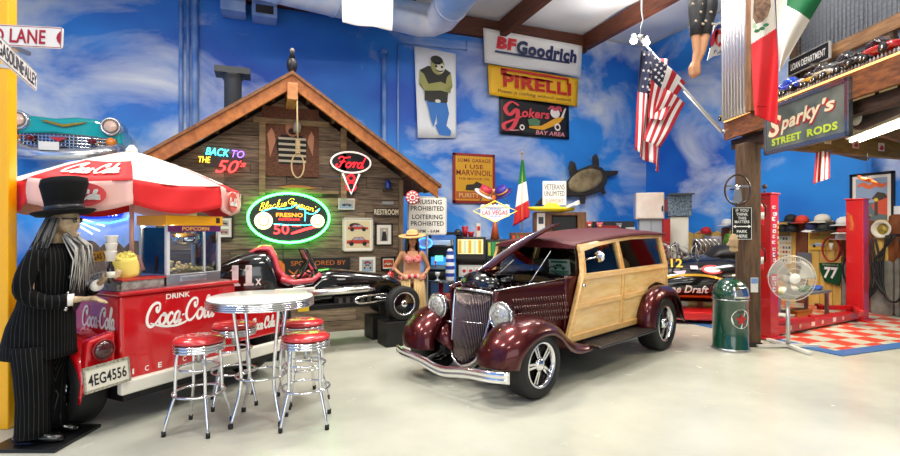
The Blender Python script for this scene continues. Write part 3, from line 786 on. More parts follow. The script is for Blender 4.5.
warp(b, f).build('figure_drawing', [mat('#1d6fc0', .5), mat('#25251c', .6), mat('#a2a05c', .6), mat('#e6e2c9', .6)], t)
# white banner cut by the frame
t, f = cloth('white banner with faint brown marks hanging by the ceiling duct', ((341, -20), (394, -22), (392.5, 30.5), (342, 23)), 8.6, mat('#f4f3ef', .5))
b = MB()
for k in range(7): b.stroke([(-.35 + .1 * k, .3 + .05 * (k % 2)), (-.32 + .1 * k, .2), (-.28 + .1 * k, .28 - .06 * (k % 3))], .02, 0)
warp(b, f).build('brown_marks', mat('#b9a067', .6), t)
# motor oil sign
c, w, h = rect_y(454.5, 155, 494, 202, YW)
t = board('oil_sign', 'yellow motor oil sign in a red frame above the slot machines', 'sign', c, 0, w, h, mat('#d29a17', .5), .03, mat('#8d1f1c', .45), .07)
b = MB()
for z, s, ww, hh in ((.38, 'SOME GARAGE', .84, .08), (.25, 'I USE', .46, .09), (.12, 'MARVINOIL', .9, .12), (-.01, 'THE MOTOR OIL', .8, .045)): b.text(s, 0, z * h, ww * w, hh * h, -.002, 0, bold=.015)
b.build('lettering', mat('#7a2415', .5), t)
MB().poly([(-.22 * w, -.25 * h), (.24 * w, -.27 * h), (.22 * w, -.12 * h), (.06 * w, -.06 * h), (-.02 * w, -.12 * h), (-.2 * w, -.14 * h)]).build('car_drawing', mat('#2d2517', .6), t)
MB().rect(-.46 * w, -.44 * h, .2 * w, -.28 * h).build('orange_field', mat('#b55a24', .5), t)
MB().text('PURITY', -.13 * w, -.36 * h, .5 * w, .09 * h, -.004).build('small_lettering', mat('#e0c27a', .5), t)
# ================================================================ things on and before the back wall
# turquoise car nose mounted on the wall
Q = 11.55
o0 = on_y(73, 138, Q)
def fl(px, py):
    p = on_y(px, py, Q); return (p.x - o0.x, p.z - o0.z)
t = thing('car_nose', 'turquoise front end of a finned car mounted on the wall above the umbrella', 'car front', (o0.x, Q, o0.z))
TEAL = mat('#12a3a6', .18, coat=1.0)
b = MB(); b.prism([fl(*p) for p in ((19, 130), (24, 119), (34, 117.5), (60, 120.5), (80, 119.5), (100, 121.5), (115, 126.5), (125, 131), (126, 148), (118, 150), (60, 136), (22, 137))], -.25, .62, 'xz')
b.build('hood', TEAL, t, bevel=.07, seg=4)
b = MB(); rows = []
for k in range(9):
    u = k / 8; rows.append([(fl(24 + 97 * u, 0)[0], -.27 - .1 * math.sin(u * PI), z) for z in (fl(20 + 97 * u, 135.5 + 6 * u * u)[1], fl(20 + 97 * u, 152)[1])])
b.grid(rows); b.build('grille_back', mat('#4a4a48', .4, .6), t)
b = MB()
for k in range(25):
    u = k / 24; x = fl(27 + 92 * u, 0)[0]; y = -.29 - .1 * math.sin(u * PI)
    b.bar((x, y, fl(20 + 97 * u, 136 + 5 * u)[1]), (x, y, fl(20 + 97 * u, 151.5)[1]), .014, .02)
for v in (0, .25, .5, .75):
    b.tube([(fl(27 + 92 * i / 12, 0)[0], -.3 - .1 * math.sin(i / 12 * PI), fl(27 + 92 * i / 12, 138 + 5 * i / 12 + v * 12)[1]) for i in range(13)], .014, 6)
b.build('grille_bar', CHROME, t)
for px, py in ((24.5, 123), (115, 129.5)):
    x, z = fl(px, py); r = .18
    h = MB().lathe([(r, .2), (r, -.3), (r * .9, -.34), (r * .72, -.33), (r * .72, -.3), (0, -.3)], 28, 0, (x, 0, z), 'y').build('headlight', mat('#cfd3d6', .2, .8), t)
    MB().lathe([(r * .72, -.31), (r * .5, -.35), (0, -.37)], 24, 0, (x, 0, z), 'y').build('lens', mat('#e3c1ae', .15, coat=1), h)
b = MB().tube([(fl(px, py)[0], y, fl(px, py)[1]) for px, py, y in ((19, 138, -.1), (20, 147, -.3), (34, 155.5, -.45), (55, 158, -.5), (75, 158.5, -.5), (95, 158, -.48), (112, 155, -.4), (124, 150, -.25))], [.1, .13, .13, .12, .12, .12, .12, .1], 12)
b.build('bumper', mat('#d9dde3', .15, .8), t)
for px, py in ((20.5, 139.5), (115.5, 145)):
    x, z = fl(px, py); MB().lathe([(.085, -.1), (.085, -.36), (.05, -.4), (0, -.41)], 20, 0, (x, 0, z), 'y').build('parking_lamp', mat('#f08a22', .2, coat=1), t)
for px, py in ((40, 142), (99.5, 145.5)):
    x, z = fl(px, py); MB().lathe([(.065, -.3), (.06, -.48), (.03, -.54), (0, -.55)], 18, 0, (x, 0, z), 'y').build('bumper_guard', mat('#6d1220', .25, coat=.6), t)
x, z = fl(69, 127.3)
b = MB().prism([(x - .34, z + .07), (x - .3, z + .03), (x, z - .05), (x + .28, z + .03), (x + .36, z + .07), (x, z + .0)], -.3, -.24, 'xz')
b.build('emblem', mat('#d7a63a', .2, .9), t)
x, z = fl(67, 143); MB().prism([(x - .14, z + .03), (x + .14, z + .03), (x, z - .05)], -.46, -.42, 'xz').build('badge', mat('#b32531', .3), t)
x, z = fl(62, 151); MB().box((x, -.63, z), (.3, .02, .15)).build('licence_plate', mat('#d8d8d4', .4), t)
# mounted fish
Q = YB - .06
t = thing('mounted_fish', 'dark mounted fish with paddle fins on the blue wall', 'mounted fish', on_y(575, 180, Q))
o1 = on_y(575, 180, Q)
def ff(px, py): p = on_y(px, py, Q); return (p.x - o1.x, p.z - o1.z)
FD, FT = mat('#2b2620', .6, noise=(4, '#3d352a')), mat('#a8946a', .6, noise=(3, '#6d5d40'))
b = MB().prism([ff(*p) for p in ((540, 199), (556, 191), (568, 180), (578, 170), (590, 165), (600, 168), (606, 175), (604, 184), (598, 192), (586, 196), (566, 197), (548, 200))], -.14, .06, 'xz')
b.build('body', FD, t, bevel=.05, seg=3)
b = MB(); b.M = Matrix.Translation((ff(583, 181)[0], -.14, ff(583, 181)[1])) @ Euler((0, R(-18), 0)).to_matrix().to_4x4(); b.ball((0, 0, 0), (.62, .12, .31)); b.build('belly', FT, t)
for pts in (((533, 206), (540, 198), (556, 191), (558, 198), (545, 203)), ((600, 171), (609, 171), (616.5, 171), (615, 175), (604, 178), (600, 176)), ((571, 183), (567, 168), (569, 161), (573, 163), (577, 177)), ((592, 170), (591, 157), (594, 154), (596.5, 159), (597, 170)), ((578, 190), (579, 204), (583, 204), (584, 194)), ((595, 186), (602, 195), (604, 193), (600, 184))):
    MB().prism([ff(*p) for p in pts], -.12, -.04, 'xz').build('fin', FD, t, bevel=.025, seg=2)
# ---------------------------------------------------------------- slot machines and arcade cabinet in a row
CABB, CABW = mat('#1d1512', .4), wood('#3c2415', '#6b4527', (10, 10, 1.5), .5)
def slot(name, label, px, d, w, h, top, mid, low, cat='slot machine', body=CABB):
    t = thing(name, label, cat, at(px, 230, d) * 1, face(-.08, -1), 'slot machines')
    t.location.z = 0
    b = MB().prism([(0, 0), (.55, 0), (.55, h), (.06, h), (.02, h - .42), (.14, h - .5), (.14, h - .78), (-.05, h - .84), (-.05, h - .95), (0, h - .98)], -w / 2, w / 2, 'yz')
    b.build('cabinet', body, t, bevel=.012)
    g = MB().box((0, .0, h - .18), (w * .84, .05, .27)).build('top_glass', mat(top[0], .2, emit=.5), t)
    b = MB()
    for i in range(5): b.rect(-w * .4 + i * w * .165, h - .3, -w * .4 + i * w * .165 + w * .1, h - .06, -.027, i % 2)
    b.build('stripe', [mat(top[1], .3), mat(top[2], .3)], g)
    s_ = MB().box((0, .12, h - .64), (w * .8, .06, .22)).build('reel_window', mat('#c9ccc9', .2), t)
    b = MB()
    for i in (-1, 0, 1): b.box((i * w * .22, .085, h - .64), (w * .17, .012, .15), 0); b.disc(i * w * .22, h - .64, .035, None, .078, 1, 10)
    b.build('reel', [mat(mid, .3), RED], s_)
    g2 = MB().box((0, -.005, h - 1.16), (w * .8, .02, .26)).build('belly_glass', mat(low[0], .25, emit=.25), t)
    b = MB(); b.rect(-w * .1, h - 1.25, w * .22, h - 1.08, -.018); b.build('badge', mat(low[1], .3), g2)
    b = MB().tube([(w / 2, .25, h - .85), (w / 2 + .07, .24, h - .85), (w / 2 + .07, .2, h - .5)], .014, 8); a = b.build('lever', CHROME, t)
    MB().ball((w / 2 + .07, .2, h - .47), .035).build('lever_knob', GLOSSBLACK, a)
    b = MB()
    for i in range(5): b.lathe([(0.018, 0), (.018, .02), (0, .02)], 10, 0, (-w * .32 + i * w * .16, -.01, h - .84))
    b.build('button', mat('#d9c33c', .3), t)
    return t
slot('slot_machine', 'slot machine with yellow stripes on top and a red belly glass', 470.5, 9.3, .56, 1.47, ('#e9d9a0', '#e5b52a', '#d8e6c8'), '#d8dad8', ('#b52217', '#e7b31c'))
slot('slot_machine', 'slot machine with a green top glass beside the yellow striped one', 497.5, 9.5, .44, 1.42, ('#1f6b3a', '#d9c53c', '#2c8f50'), '#bfe0cd', ('#2f7a4c', '#e2d26a'))
slot('slot_machine', 'brown slot machine with red and green panels standing under the tricolour flag', 522, 9.8, .46, 1.55, ('#6b3318', '#c8391e', '#3f7d4a'), '#d8cba8', ('#7a2c16', '#d2a33a'), body=CABW)
# arcade cabinet with a blue screen
t = thing('arcade_cabinet', 'black arcade cabinet with a glowing blue screen beside the dancer mannequin', 'arcade machine', Vector((at(440, 230, 9.1).x, at(440, 230, 9.1).y, 0)), face(-.02, -1)); t.scale = (.84, .8, 1)
b = MB()
for sx in (-.29, .25):
    b.prism([(0, 0), (.7, 0), (.7, 1.42), (.1, 1.45), (.0, 1.32), (.2, 1.15), (.26, .95), (-.1, .86), (-.1, .78), (0, .7)], sx, sx + .04, 'yz')
b.prism([(.04, 0), (.66, 0), (.66, 1.4), (.14, 1.4), (.06, 1.3), (.24, 1.12), (.3, .93), (-.06, .84), (-.06, .78), (.04, .7)], -.25, .25, 'yz')
b.build('cabinet', mat('#14161c', .35), t, bevel=.008)
sc_ = MB().box((0, .245, 1.06), (.42, .02, .26), 0, (R(-15), 0, 0)).build('screen', mat('#1d7fc4', .2, emit=1.0), t)
MB().box((-.03, .228, 1.08), (.18, .012, .12), 0, (R(-15), 0, 0)).build('screen_picture', mat('#66d6c0', .3, emit=1.2), sc_)
MB().box((0, .08, 1.36), (.44, .03, .1), 0, (R(30), 0, 0)).build('marquee', mat('#a9c4dd', .3, emit=.4), t)
MB().box((0, .1, .92), (.44, .26, .015), 0, (R(14), 0, 0)).build('control_panel', mat('#4e545c', .4), t)
MB().tube([(-.1, .06, .92), (-.1, .05, 1.0)], .01, 6).ball((-.1, .05, 1.01), .025).build('joystick', RED, t)
MB().box((0, -.0, .45), (.4, .02, .4)).build('coin_door', mat('#2c4a78', .4), t)
# white grey side cabinet + ring light beside dancer
t = thing('neon_ring_sign', 'blue oval neon ring hung behind the dancer mannequin', 'neon sign', at(425, 243, 9.1), face(0, -1))
MB().tube([(.13 * math.cos(a), -.02, .09 * math.sin(a)) for a in [2 * PI * i / 28 for i in range(28)]], .014, 6, closed=True).build('neon_tube', neon('#3f8cff', 3), t)
MB().disc(0, 0, .12, .08, 0).build('panel', mat('#c5d4e2', .4), t)
MB().tube([(0, .03, -.08), (0, .03, .12 - at(425, 243, 9.1).z)], .02, 6).build('stand', STEEL, t)
# dark shelf above the arcade cabinet with a black ball and red cups on the slot machine
p = at(445, 233.5, 9.45)
t = thing('wall_shelf', 'dark narrow shelf standing on legs behind the arcade cabinet', 'shelf', (p.x, p.y, 0), face(-.2, -1))
MB().box((0, .0, p.z), (.7, .2, .05)).build('board', mat('#1a1311', .5), t)
for sx in (-.3, .3): MB().box((sx, .05, p.z / 2), (.04, .04, p.z)).build('leg', mat('#1a1311', .5), t)
zt = 1.47
for px, kind, col, lb in ((458, 'ball', '#0d0d10', 'black ball resting on the yellow striped slot machine'), (465, 'cup', '#b3161f', 'tall red cup on the yellow striped slot machine'), (471, 'cup2', '#c4202a', 'short red cup on the yellow striped slot machine'), (478, 'box', '#d9cfc2', 'white and red box on the yellow striped slot machine')):
    p = at(px, 230, 9.55); p.z = zt
    if kind == 'ball': b = MB().ball((0, 0, .075), .075)
    elif kind == 'box': b = MB().box((0, 0, .13), (.08, .06, .26)).box((0, -.031, .16), (.06, .004, .08), 1)
    else:
        H = .2 if kind == 'cup' else .1
        b = MB().lathe([(0, 0), (.045, 0), (.06, H), (.054, H), (.04, .012), (0, .012)], 16).lathe([(.062, H - .03), (.066, H - .02), (.062, H - .01)], 16)
    o = tag(b.build({'ball': 'ball', 'box': 'snack_box'}.get(kind, 'cup'), [mat(col, .35), mat('#b3161f', .4)]), lb, {'ball': 'ball', 'box': 'box'}.get(kind, 'cup')); o.location = p
# Las Vegas diamond sign
c = at(495, 211, 9.62)
t = thing('vegas_sign', 'diamond shaped welcome sign with yellow outline and white discs on the slot machines', 'neon sign', c, face(-.05, -1))
w, h = .84, .42
b = MB().prism([(-w * .33, .03), (-w * .33, h * .28), (w * .33, h * .28), (w * .33, .03), (w * .33, -.1), (0, -h * .46), (-w * .33, -.1)], .0, .03, 'xz'); b.build('panel', mat('#e9e6ec', .4, emit=.25), t)
b = MB().tube([(-w / 2, -.012, 0), (-w * .2, -.012, h * .26), (0, -.012, h * .46), (w * .2, -.012, h * .26), (w / 2, -.012, 0), (0, -.012, -h / 2)], .009, 6, closed=True); b.build('yellow_outline', neon('#ffe04a', 1.5), t)
b = MB()
for i, ch in enumerate('WELCOME'): b.text(ch, -w * .27 + i * w * .09, h * .21, .035, .05, -.004, 0)
b.build('red_lettering', mat('#c2202c', .4), t)
b = MB(); b.text('Fabulous', -.0, h * .1, w * .3, .04, -.004, 0, shear=.2); b.text('LAS VEGAS', 0, -.03, w * .58, .085, -.004, 1, bold=.02); b.text('NEVADA', 0, -h * .24, w * .25, .04, -.004, 0)
b.build('lettering', [mat('#2659b8', .4), mat('#c4262e', .4)], t)
for i in range(7): MB().lathe([(0, -.006), (.04, -.006), (.04, .0)], 16, 0, (-w * .27 + i * w * .09, 0, h * .21 ), 'y').build('disc', mat('#fbfaf4', .4), t)
MB().lathe([(.03, -h * .46), (.05, -h * .75), (.09, 1.42 - c.z), (0, 1.42 - c.z)], 12, 0, (0, .02, 0)).build('stand', mat('#a6481f', .4), t)
# two party hats above the sign
for px, py, tilt, c1, c2, lb in ((485, 192, 28, '#d9d3dc', '#b8253a', 'white and red stars party top hat tipped above the diamond sign'), (502, 192, -30, '#2b1a6e', '#3a2590', 'deep purple party top hat tipped above the diamond sign')):
    p = at(px, py, 9.7)
    t = thing('party_hat', lb, 'hat', p, face(0, -1), 'party hats'); t.rotation_euler = (R(20), R(tilt), face(0, -1))
    MB().lathe([(0, .1), (.12, .1), (.11, -.06), (.0, -.06)], 20).build('crown', mat(c2, .5), t)
    MB().lathe([(.11, -.06), (.2, -.05), (.2, -.035), (.11, -.03)], 22).build('brim', mat(c1, .5), t)
    MB().lathe([(.121, -.02), (.12, .0), (.12, .02)], 20).build('band', mat('#cf8a3c', .5), t)
    MB().tube([(0, 0, .0), (0, .05, -.12), (.0, .06, -.3)], .008, 6).build('wire', STEEL, t)
p = at(493.5, 195, 9.72)
t = thing('clown_doll', 'small orange doll between the two party hats', 'doll', p)
MB().lathe([(0, -.2), (.06, -.16), (.07, -.05), (.03, .02), (0, .03)], 12).build('body', mat('#c2641d', .6), t)
MB().ball((0, 0, .07), .05).build('head', mat('#d99a55', .6), t)
# Italian flag on its staff
p = at(522, 230, 10.5)
t = thing('italian_flag', 'green white and red flag on a slim staff behind the slot machines', 'flag', (p.x, p.y, 0), face(0, -1))
zt = at(523, 154, 10.5).z
b = MB().tube([(0, 0, 0), (0, 0, zt)], .012, 8).lathe([(.02, zt), (.025, zt + .03), (0, zt + .07)], 10); b.build('staff', mat('#b08a3c', .35, .6), t)
b = MB(); rows = []
H0, H1 = at(523, 160, 10.5).z, at(523, 222, 10.5).z
for j in range(25):
    v = j / 24; z = H0 + (H1 - H0) * v; wd = .04 + .25 * min(1, v * 1.1)
    rows.append([((-.17 * v - .02) + wd * i / 12 * 1.15, -.02 - .02 * math.sin(i * 1.6 + v * 2), z - .1 * v * (1 - i / 12) + .1 * (i / 12) * v) for i in range(13)])
b.grid(rows)
for k in range(len(b.f)):
    j = k // 12; b.m[k] = 0 if j < 9 else (1 if j < 17 else 2)
o = b.build('cloth', [mat('#0e7a3a', .6), mat('#eeeeea', .6), mat('#cf2126', .6)], t); md = o.modifiers.new('s', 'SOLIDIFY'); md.thickness = .006
# tall wooden cabinet with a dark screen and a yellow brimmed hat
p = at(561, 230, 10.1)
t = thing('wooden_cabinet', 'wooden cabinet with a dark screen standing behind the roof of the woody wagon', 'cabinet', (p.x, p.y, 0), face(-.1, -1))
H = at(561, 212, 10.1).z
b = MB()
b.span((-.54, 0, 0), (.5, .5, H - .42)).span((-.54, 0, H - .42), (-.18, .5, H)).span((.33, 0, H - .42), (.5, .5, H)).span((-.18, 0, H - .07), (.33, .5, H)).span((-.18, .3, H - .42), (.33, .5, H - .07))
b.build('body', wood('#4a2c16', '#82562e', (10, 10, 1.5), .45), t, bevel=.01)
MB().span((-.16, .1, H - .4), (.31, .29, H - .09)).build('screen', mat('#0c0c0e', .4), t)
MB().box((-.4, -.006, H - .2), (.16, .012, .36)).build('paper_panel', mat('#e4e0dc', .5), t)
MB().box((-.4, -.014, H - .17), (.1, .006, .14)).build('paper_picture', mat('#33394a', .5), t)
p2 = at(558, 208, 10.0)
t = thing('sombrero', 'wide bright yellow brimmed hat on the wooden cabinet', 'hat', (p2.x, p2.y + .22, H + .01))
b = MB(); b.M = Matrix.Diagonal((1.1, .5, 1, 1))
b.lathe([(.0, .0), (.3, .0), (.46, .03), (.5, .09), (.46, .05), (.3, .03), (.2, .05), (.16, .13), (.1, .17), (0, .18)], 32); b.build('brim_and_crown', mat('#f3d410', .5), t)
MB().tube([(.2 * math.cos(a), .09 * math.sin(a), .06) for a in [2 * PI * i / 24 for i in range(24)]], .014, 6, closed=True).build('hat_band', mat('#c8402a', .5), t)
c0 = at(554.5, 193, 10.2); w, h = .48, .49
t = board('veterans_sign', 'white upright sign with dark and orange lettering behind the yellow hat', 'sign', c0, face(0, -1), w, h, mat('#efece6', .5), .02)
b = MB().text('VETERANS', 0, .25 * h, .86 * w, .22 * h, -.003, 0).text('UNLIMITED', 0, -.02 * h, .86 * w, .2 * h, -.003, 0).text('SUPPORT', 0, -.34 * h, .8 * w, .16 * h, -.003, 1)
b.build('lettering', [mat('#33302e', .5), mat('#d96a3a', .5)], t)
MB().tube([(-.1, .03, -h / 2), (-.1, .03, H - c0.z)], .01, 6).tube([(.1, .03, -h / 2), (.1, .03, H - c0.z)], .01, 6).build('stake', STEEL, t)
p3 = at(578, 204, 9.95)
t = thing('toy_plane', 'small white and yellow toy on the brim of the yellow hat', 'toy', (p3.x, p3.y + .2, H + .1))
MB().tube([(-.14, 0, -.02), (.0, 0, .04), (.16, 0, .12)], .03, 8).build('body', mat('#f0ecdc', .4), t)
MB().box((.02, 0, .05), (.1, .36, .015), 0, (0, R(-25), 0)).build('wing', mat('#f1e9c9', .4), t)
# counter with plush toys and tins
pc = at(612, 230, 11.2); HC = 1.5
t = thing('display_counter', 'dark counter behind the woody wagon carrying plush toys and a red tin', 'counter', (pc.x, pc.y, 0), face(-.3, -1))
MB().span((-.55, .0, 0), (.57, .45, HC - .04)).build('body', mat('#1d1613', .5), t, bevel=.01)
MB().span((-.58, -.03, HC - .04), (.6, .48, HC)).build('top', mat('#2a201a', .4), t)
MB().span((-.5, .42, HC), (.5, .45, HC + .3)).build('back_panel', mat('#141318', .5), t)
def plush(label, px, d, c1, c2, s):
    p = at(px, 230, d); p.z = HC
    t = thing('plush_toy', label, 'toy', p, face(-.1, -1), 'plush toys on the counter')
    b = MB().ball((0, 0, .1 * s), (.09 * s, .08 * s, .1 * s)).ball((0, -.01, .24 * s), .075 * s)
    for sx in (-1, 1): b.ball((sx * .06 * s, 0, .3 * s), .03 * s).tube([(sx * .06 * s, -.03, .14 * s), (sx * .12 * s, -.07, .06 * s)], .03 * s, 8).tube([(sx * .05 * s, -.04, .03 * s), (sx * .08 * s, -.14 * s, .03 * s)], .035 * s, 8)
    b.build('body', mat(c1, .8), t, rem=.014, sm=2)
    b = MB().ball((0, -.075 * s, .225 * s), (.04 * s, .02 * s, .03 * s)); b.build('muzzle', mat(c2, .7), t)
    b = MB()
    for sx in (-1, 1): b.ball((sx * .028 * s, -.074 * s, .265 * s), .01 * s)
    b.build('eye', BLACK, t)
plush('red and white plush toy beside the wooden cabinet', 589, 11.1, '#b54034', '#efe2d0', .9)
plush('pink plush toy with a straw hat on the counter', 599.5, 11.1, '#cf5f74', '#e8b04c', .85)
plush('grey plush toy perched on the red tin', 619, 11.25, '#6f7178', '#c8c8cc', .8)
p = at(609, 230, 11.25); p.z = HC
tag(place(MB().box((0, 0, .09), (.4, .2, .18)).box((0, 0, .185), (.42, .22, .02)).build('storage_tin', mat('#9c1f22', .35), bevel=.008), p, face(-.1, -1)), 'long dark red tin between the plush toys', 'tin')
p = at(636, 230, 11.3); 
t = thing('grey_box', 'small grey box at the end of the counter beside the white cabinet', 'box', (p.x, p.y, HC), face(-.3, -1))
MB().box((-.12, .0, .08), (.2, .18, .16)).build('body', mat('#a9adb0', .4), t, bevel=.01)
# white steel cabinets and red post
def stand_box(name, label, cat, rc, d, m, dep, z0=0.0):
    xm = (rc[0] + rc[2]) / 2; k = d / 500
    p = at(xm, 230, d); w = (rc[2] - rc[0]) * k
    zt = EYE + (230 - rc[1]) * k; zb = z0 if rc[3] is None else EYE + (230 - rc[3]) * k
    t = thing(name, label, cat, (p.x, p.y, zb), face((xm - 450) / 500 * -.6, -1))
    MB().box((0, dep / 2, (zt - zb) / 2), (w, dep, zt - zb)).build('body', m, t, bevel=.015)
    return t, w, zt - zb
t, w, h = stand_box('steel_pedestal', 'pale grey steel pedestal under the white enamel cabinet', 'pedestal', (640, 219.5, 662, None), 11.3, mat('#a8adb2', .35), .4)
MB().box((0, -.004, h - .15), (.012, .008, .3)).build('door_seam', mat('#6c7075', .4), t)
t, w, h = stand_box('enamel_cabinet', 'worn white enamel cabinet with a dark handle on the grey pedestal', 'cabinet', (636.5, 192.5, 663.5, 219.4), 11.25, mat('#dcd4cb', .22, noise=(1.6, '#c9b29d'), coat=.4), .45)
MB().box((0, -.012, h / 2), (w * .93, .02, h * .93)).build('door', mat('#e4d8cc', .2, noise=(1.4, '#cdb29c'), coat=.5), t, bevel=.01)
MB().box((w * .42, -.035, h * .4), (.03, .04, .12)).build('handle', mat('#2a2522', .4), t)
t, w, h = stand_box('white_cabinet', 'tall plain cream cabinet beside the red steel post', 'cabinet', (670.5, 216.5, 688, None), 11.2, mat('#d9d5c6', .4), .4)
MB().box((0, -.006, h - .5), (w * .9, .012, .9)).build('door', mat('#dfdbcd', .4), t)
t, w, h = stand_box('diamond_plate_box', 'grey diamond plate box on top of the tall cream cabinet', 'box', (669, 194, 691, 216.3), 11.15, mat('#8fa0ad', .3, .7, noise=(26, '#3f4f60'), bump=.6, bscale=40), .45)
MB().box((0, -.02, h * .97), (w * 1.02, .5, .035)).build('lid', mat('#3a3f45', .4), t)
MB().box((-w * .56, .1, h * .5), (.07, .12, h * .55)).build('side_tube', mat('#8a3d46', .4), t)
p = at(666, 230, 11.0)
tag(place(MB().box((0, 0, .92), (.13, .13, 1.84)).box((0, 0, .01), (.22, .22, .02)).build('steel_post', mat('#a5161b', .35)), (p.x, p.y, 0), -YAW), 'slim dark red steel post beside the tall cream cabinet', 'post')

# low black table with a striped bag between the dancer and the car
p = at(441, 230, 8.3)
t = thing('cafe_table', 'low round black table on a red drum base beside the dancer mannequin', 'table', (p.x, p.y, 0))
MB().lathe([(0, .74), (.22, .74), (.23, .752), (.22, .765), (0, .765)], 28).build('tabletop', GLOSSBLACK, t)
MB().lathe([(.16, 0), (.17, .02), (.17, .52), (.15, .55), (.04, .56), (.04, .74), (0, .74)], 24).build('drum_base', mat('#8d151b', .3, coat=.5), t)
b = MB()
for i in range(8):
    z = .06 * i; r0, r1 = .065 + .012 * math.sin(i * .5), .065 + .012 * math.sin((i + 1) * .5)
    b.lathe([(r0, z), (r1, z + .06)], 18, i % 2, (0, 0, 0), 'z', True, False)
b.lathe([(.06, .48), (.03, .52), (0, .525)], 18, 0); b.lathe([(0, 0), (.065, 0)], 18, 1)
o = tag(b.build('striped_canister', [mat('#e6e6ec', .35), mat('#2740a0', .35)]), 'white and blue striped canister standing on the low black table', 'canister')
q = at(450, 230, 8.32); o.location = (q.x, q.y, .766)
o2 = MB().lathe([(0, 0), (.05, 0), (.05, .008), (.012, .02), (.012, .06), (.04, .09), (.045, .14), (.04, .14), (.035, .095), (0, .08)], 18).build('glass_cup', mat('#cfd4d6', .08, .2, coat=1))
tag(o2, 'small clear footed glass on the low black table', 'glass'); q = at(437.5, 230, 8.25); o2.location = (q.x, q.y, .766)
# ================================================================ the drinks cart, popcorn machine, umbrella, figure
def on_plane(px, py, P, D):
    """where the sight line of a photo point meets the upright plane through camera point P along camera direction D: (along, height)"""
    a = (px - 450) / 500
    L = (a * P[1] - P[0]) / (D[0] - a * D[1])
    d = P[1] + D[1] * L
    return L, EYE + (230 - py) / 500 * d
CP, CD = (-2.67, 4.05), (.447, .894)
CYAW = face(.894, -.447)
CREST = cw(CP[0], CP[1], 0)
CRED = mat('#c20f17', .2, coat=1.0)
cart = thing('drinks_cart', 'red drinks cart with white script lettering, a truck wheel and a cream bumper', 'cart', CREST, CYAW)
CW, CZ = 1.13, 1.09
b = MB().prism([(0, .36), (CW, .36), (CW, CZ - .03), (0, CZ - .03)], 0, 1.15, 'xz')
b.build('cooler_body', CRED, cart, bevel=.03, seg=3)
MB().span((-.02, -.02, CZ - .03), (CW + .02, 1.17, CZ + .005)).build('top_edge', mat('#b50e15', .25, coat=.6), cart, bevel=.012)
MB().span((.03, .05, CZ + .004), (CW - .03, 1.12, CZ + .012)).build('steel_lid', STEEL, cart)
MB().span((-.03, -.07, .27), (1.75, -.0, .385)).build('bumper', mat('#e8e4d8', .3, coat=.4), cart, bevel=.015)
MB().span((.02, .0, .2), (1.7, 1.1, .34)).build('chassis', mat('#0e0d0d', .5), cart)
b = MB()
l0, z0 = on_plane(147, 324, CP, CD); l1, z1 = on_plane(214, 300, CP, CD)
cxm, czm, sw = (l0 + l1) / 2, (z0 + z1) / 2, l1 - l0
script(b, 'Coca-Cola', cxm, czm + .01, sw, .2, -.004, 0, .125)
b.stroke([(cxm - sw * .46, czm - .06), (cxm - sw * .3, czm - .1), (cxm - .12 * sw, czm - .115), (cxm + .02 * sw, czm - .1), (cxm + .06 * sw, czm - .085)], .02, -.004)
b.build('script_lettering', WHITE, cart)
ld, zd = on_plane(176, 299, CP, CD)
b = MB().text('DRINK', ld + .02, czm + .15, .23, .045, -.004, 0, bold=.02)
for i, ch in enumerate('ICE COLD'):
    if ch != ' ': b.text(ch, .1 + i * .115, .43, .014 if ch == 'I' else .035, .045, -.004, 0, bold=.02)
b.build('lettering', WHITE, cart)
b = MB(); script(b, 'Coca-Cola', 0, 0, .46, .17, -.004, 0, .13)
b.v = [(-.004 + v[1] * .2, .3 - v[0], .87 + v[2]) for v in b.v]
b.build('side_lettering', WHITE, cart)
# fender, lamp, plate and wheels
b = MB(); rows = []
for k in range(15):
    t_ = R(-12 + 204 * k / 14)
    y, z = .45 - .42 * math.cos(t_), .36 + .39 * max(-.1, math.sin(t_))
    rows.append([(-.27, y, z - .06), (-.26, y, z), (-.17, y, z + .03), (-.03, y, z + .03), (.02, y, z)])
b.grid(rows); o = b.build('fender', CRED, cart); md = o.modifiers.new('s', 'SOLIDIFY'); md.thickness = .02
b = MB().prism([(-.25, .5), (-.02, .5), (-.02, .79), (-.23, .74)], .02, .12, 'xz'); b.build('fender_end', CRED, cart, bevel=.03, seg=3)
lm = MB().lathe([(.075, 0), (.075, -.04), (.05, -.06), (0, -.065)], 20, 0, (-.135, .02, .66), 'y').build('tail_lamp', mat('#3a0508', .2, coat=1), cart)
MB().tube([(-.135 + .078 * math.cos(a), -.02, .66 + .078 * math.sin(a)) for a in [2 * PI * i / 20 for i in range(20)]], .008, 6, closed=True).build('lamp_rim', mat('#7d1014', .3), lm)
pl_ = MB(); pl_.M = Matrix.Translation((-.145, -.08, .475)) @ Euler((R(-4), R(-3), R(0))).to_matrix().to_4x4()
pl_.box((0, 0, 0), (.33, .014, .185)); pt = pl_.build('licence_plate', mat('#d9d4c4', .35), cart, bevel=.006)
b = MB(); b.M = pl_.M; b.text('4EG4556', 0, -.008, .28, .088, -.009, 0, bold=.02); b.build('plate_number', mat('#1b1b22', .4), pt)
b = MB(); b.M = pl_.M
for sx in (-1, 1): b.box((sx * .163, -.004, 0), (.012, .018, .19)); b.box((0, -.004, sx * .088), (.33, .018, .02))
b.build('plate_frame', mat('#8f8a78', .35, .5, noise=(60, '#c9c4b0')), pt)
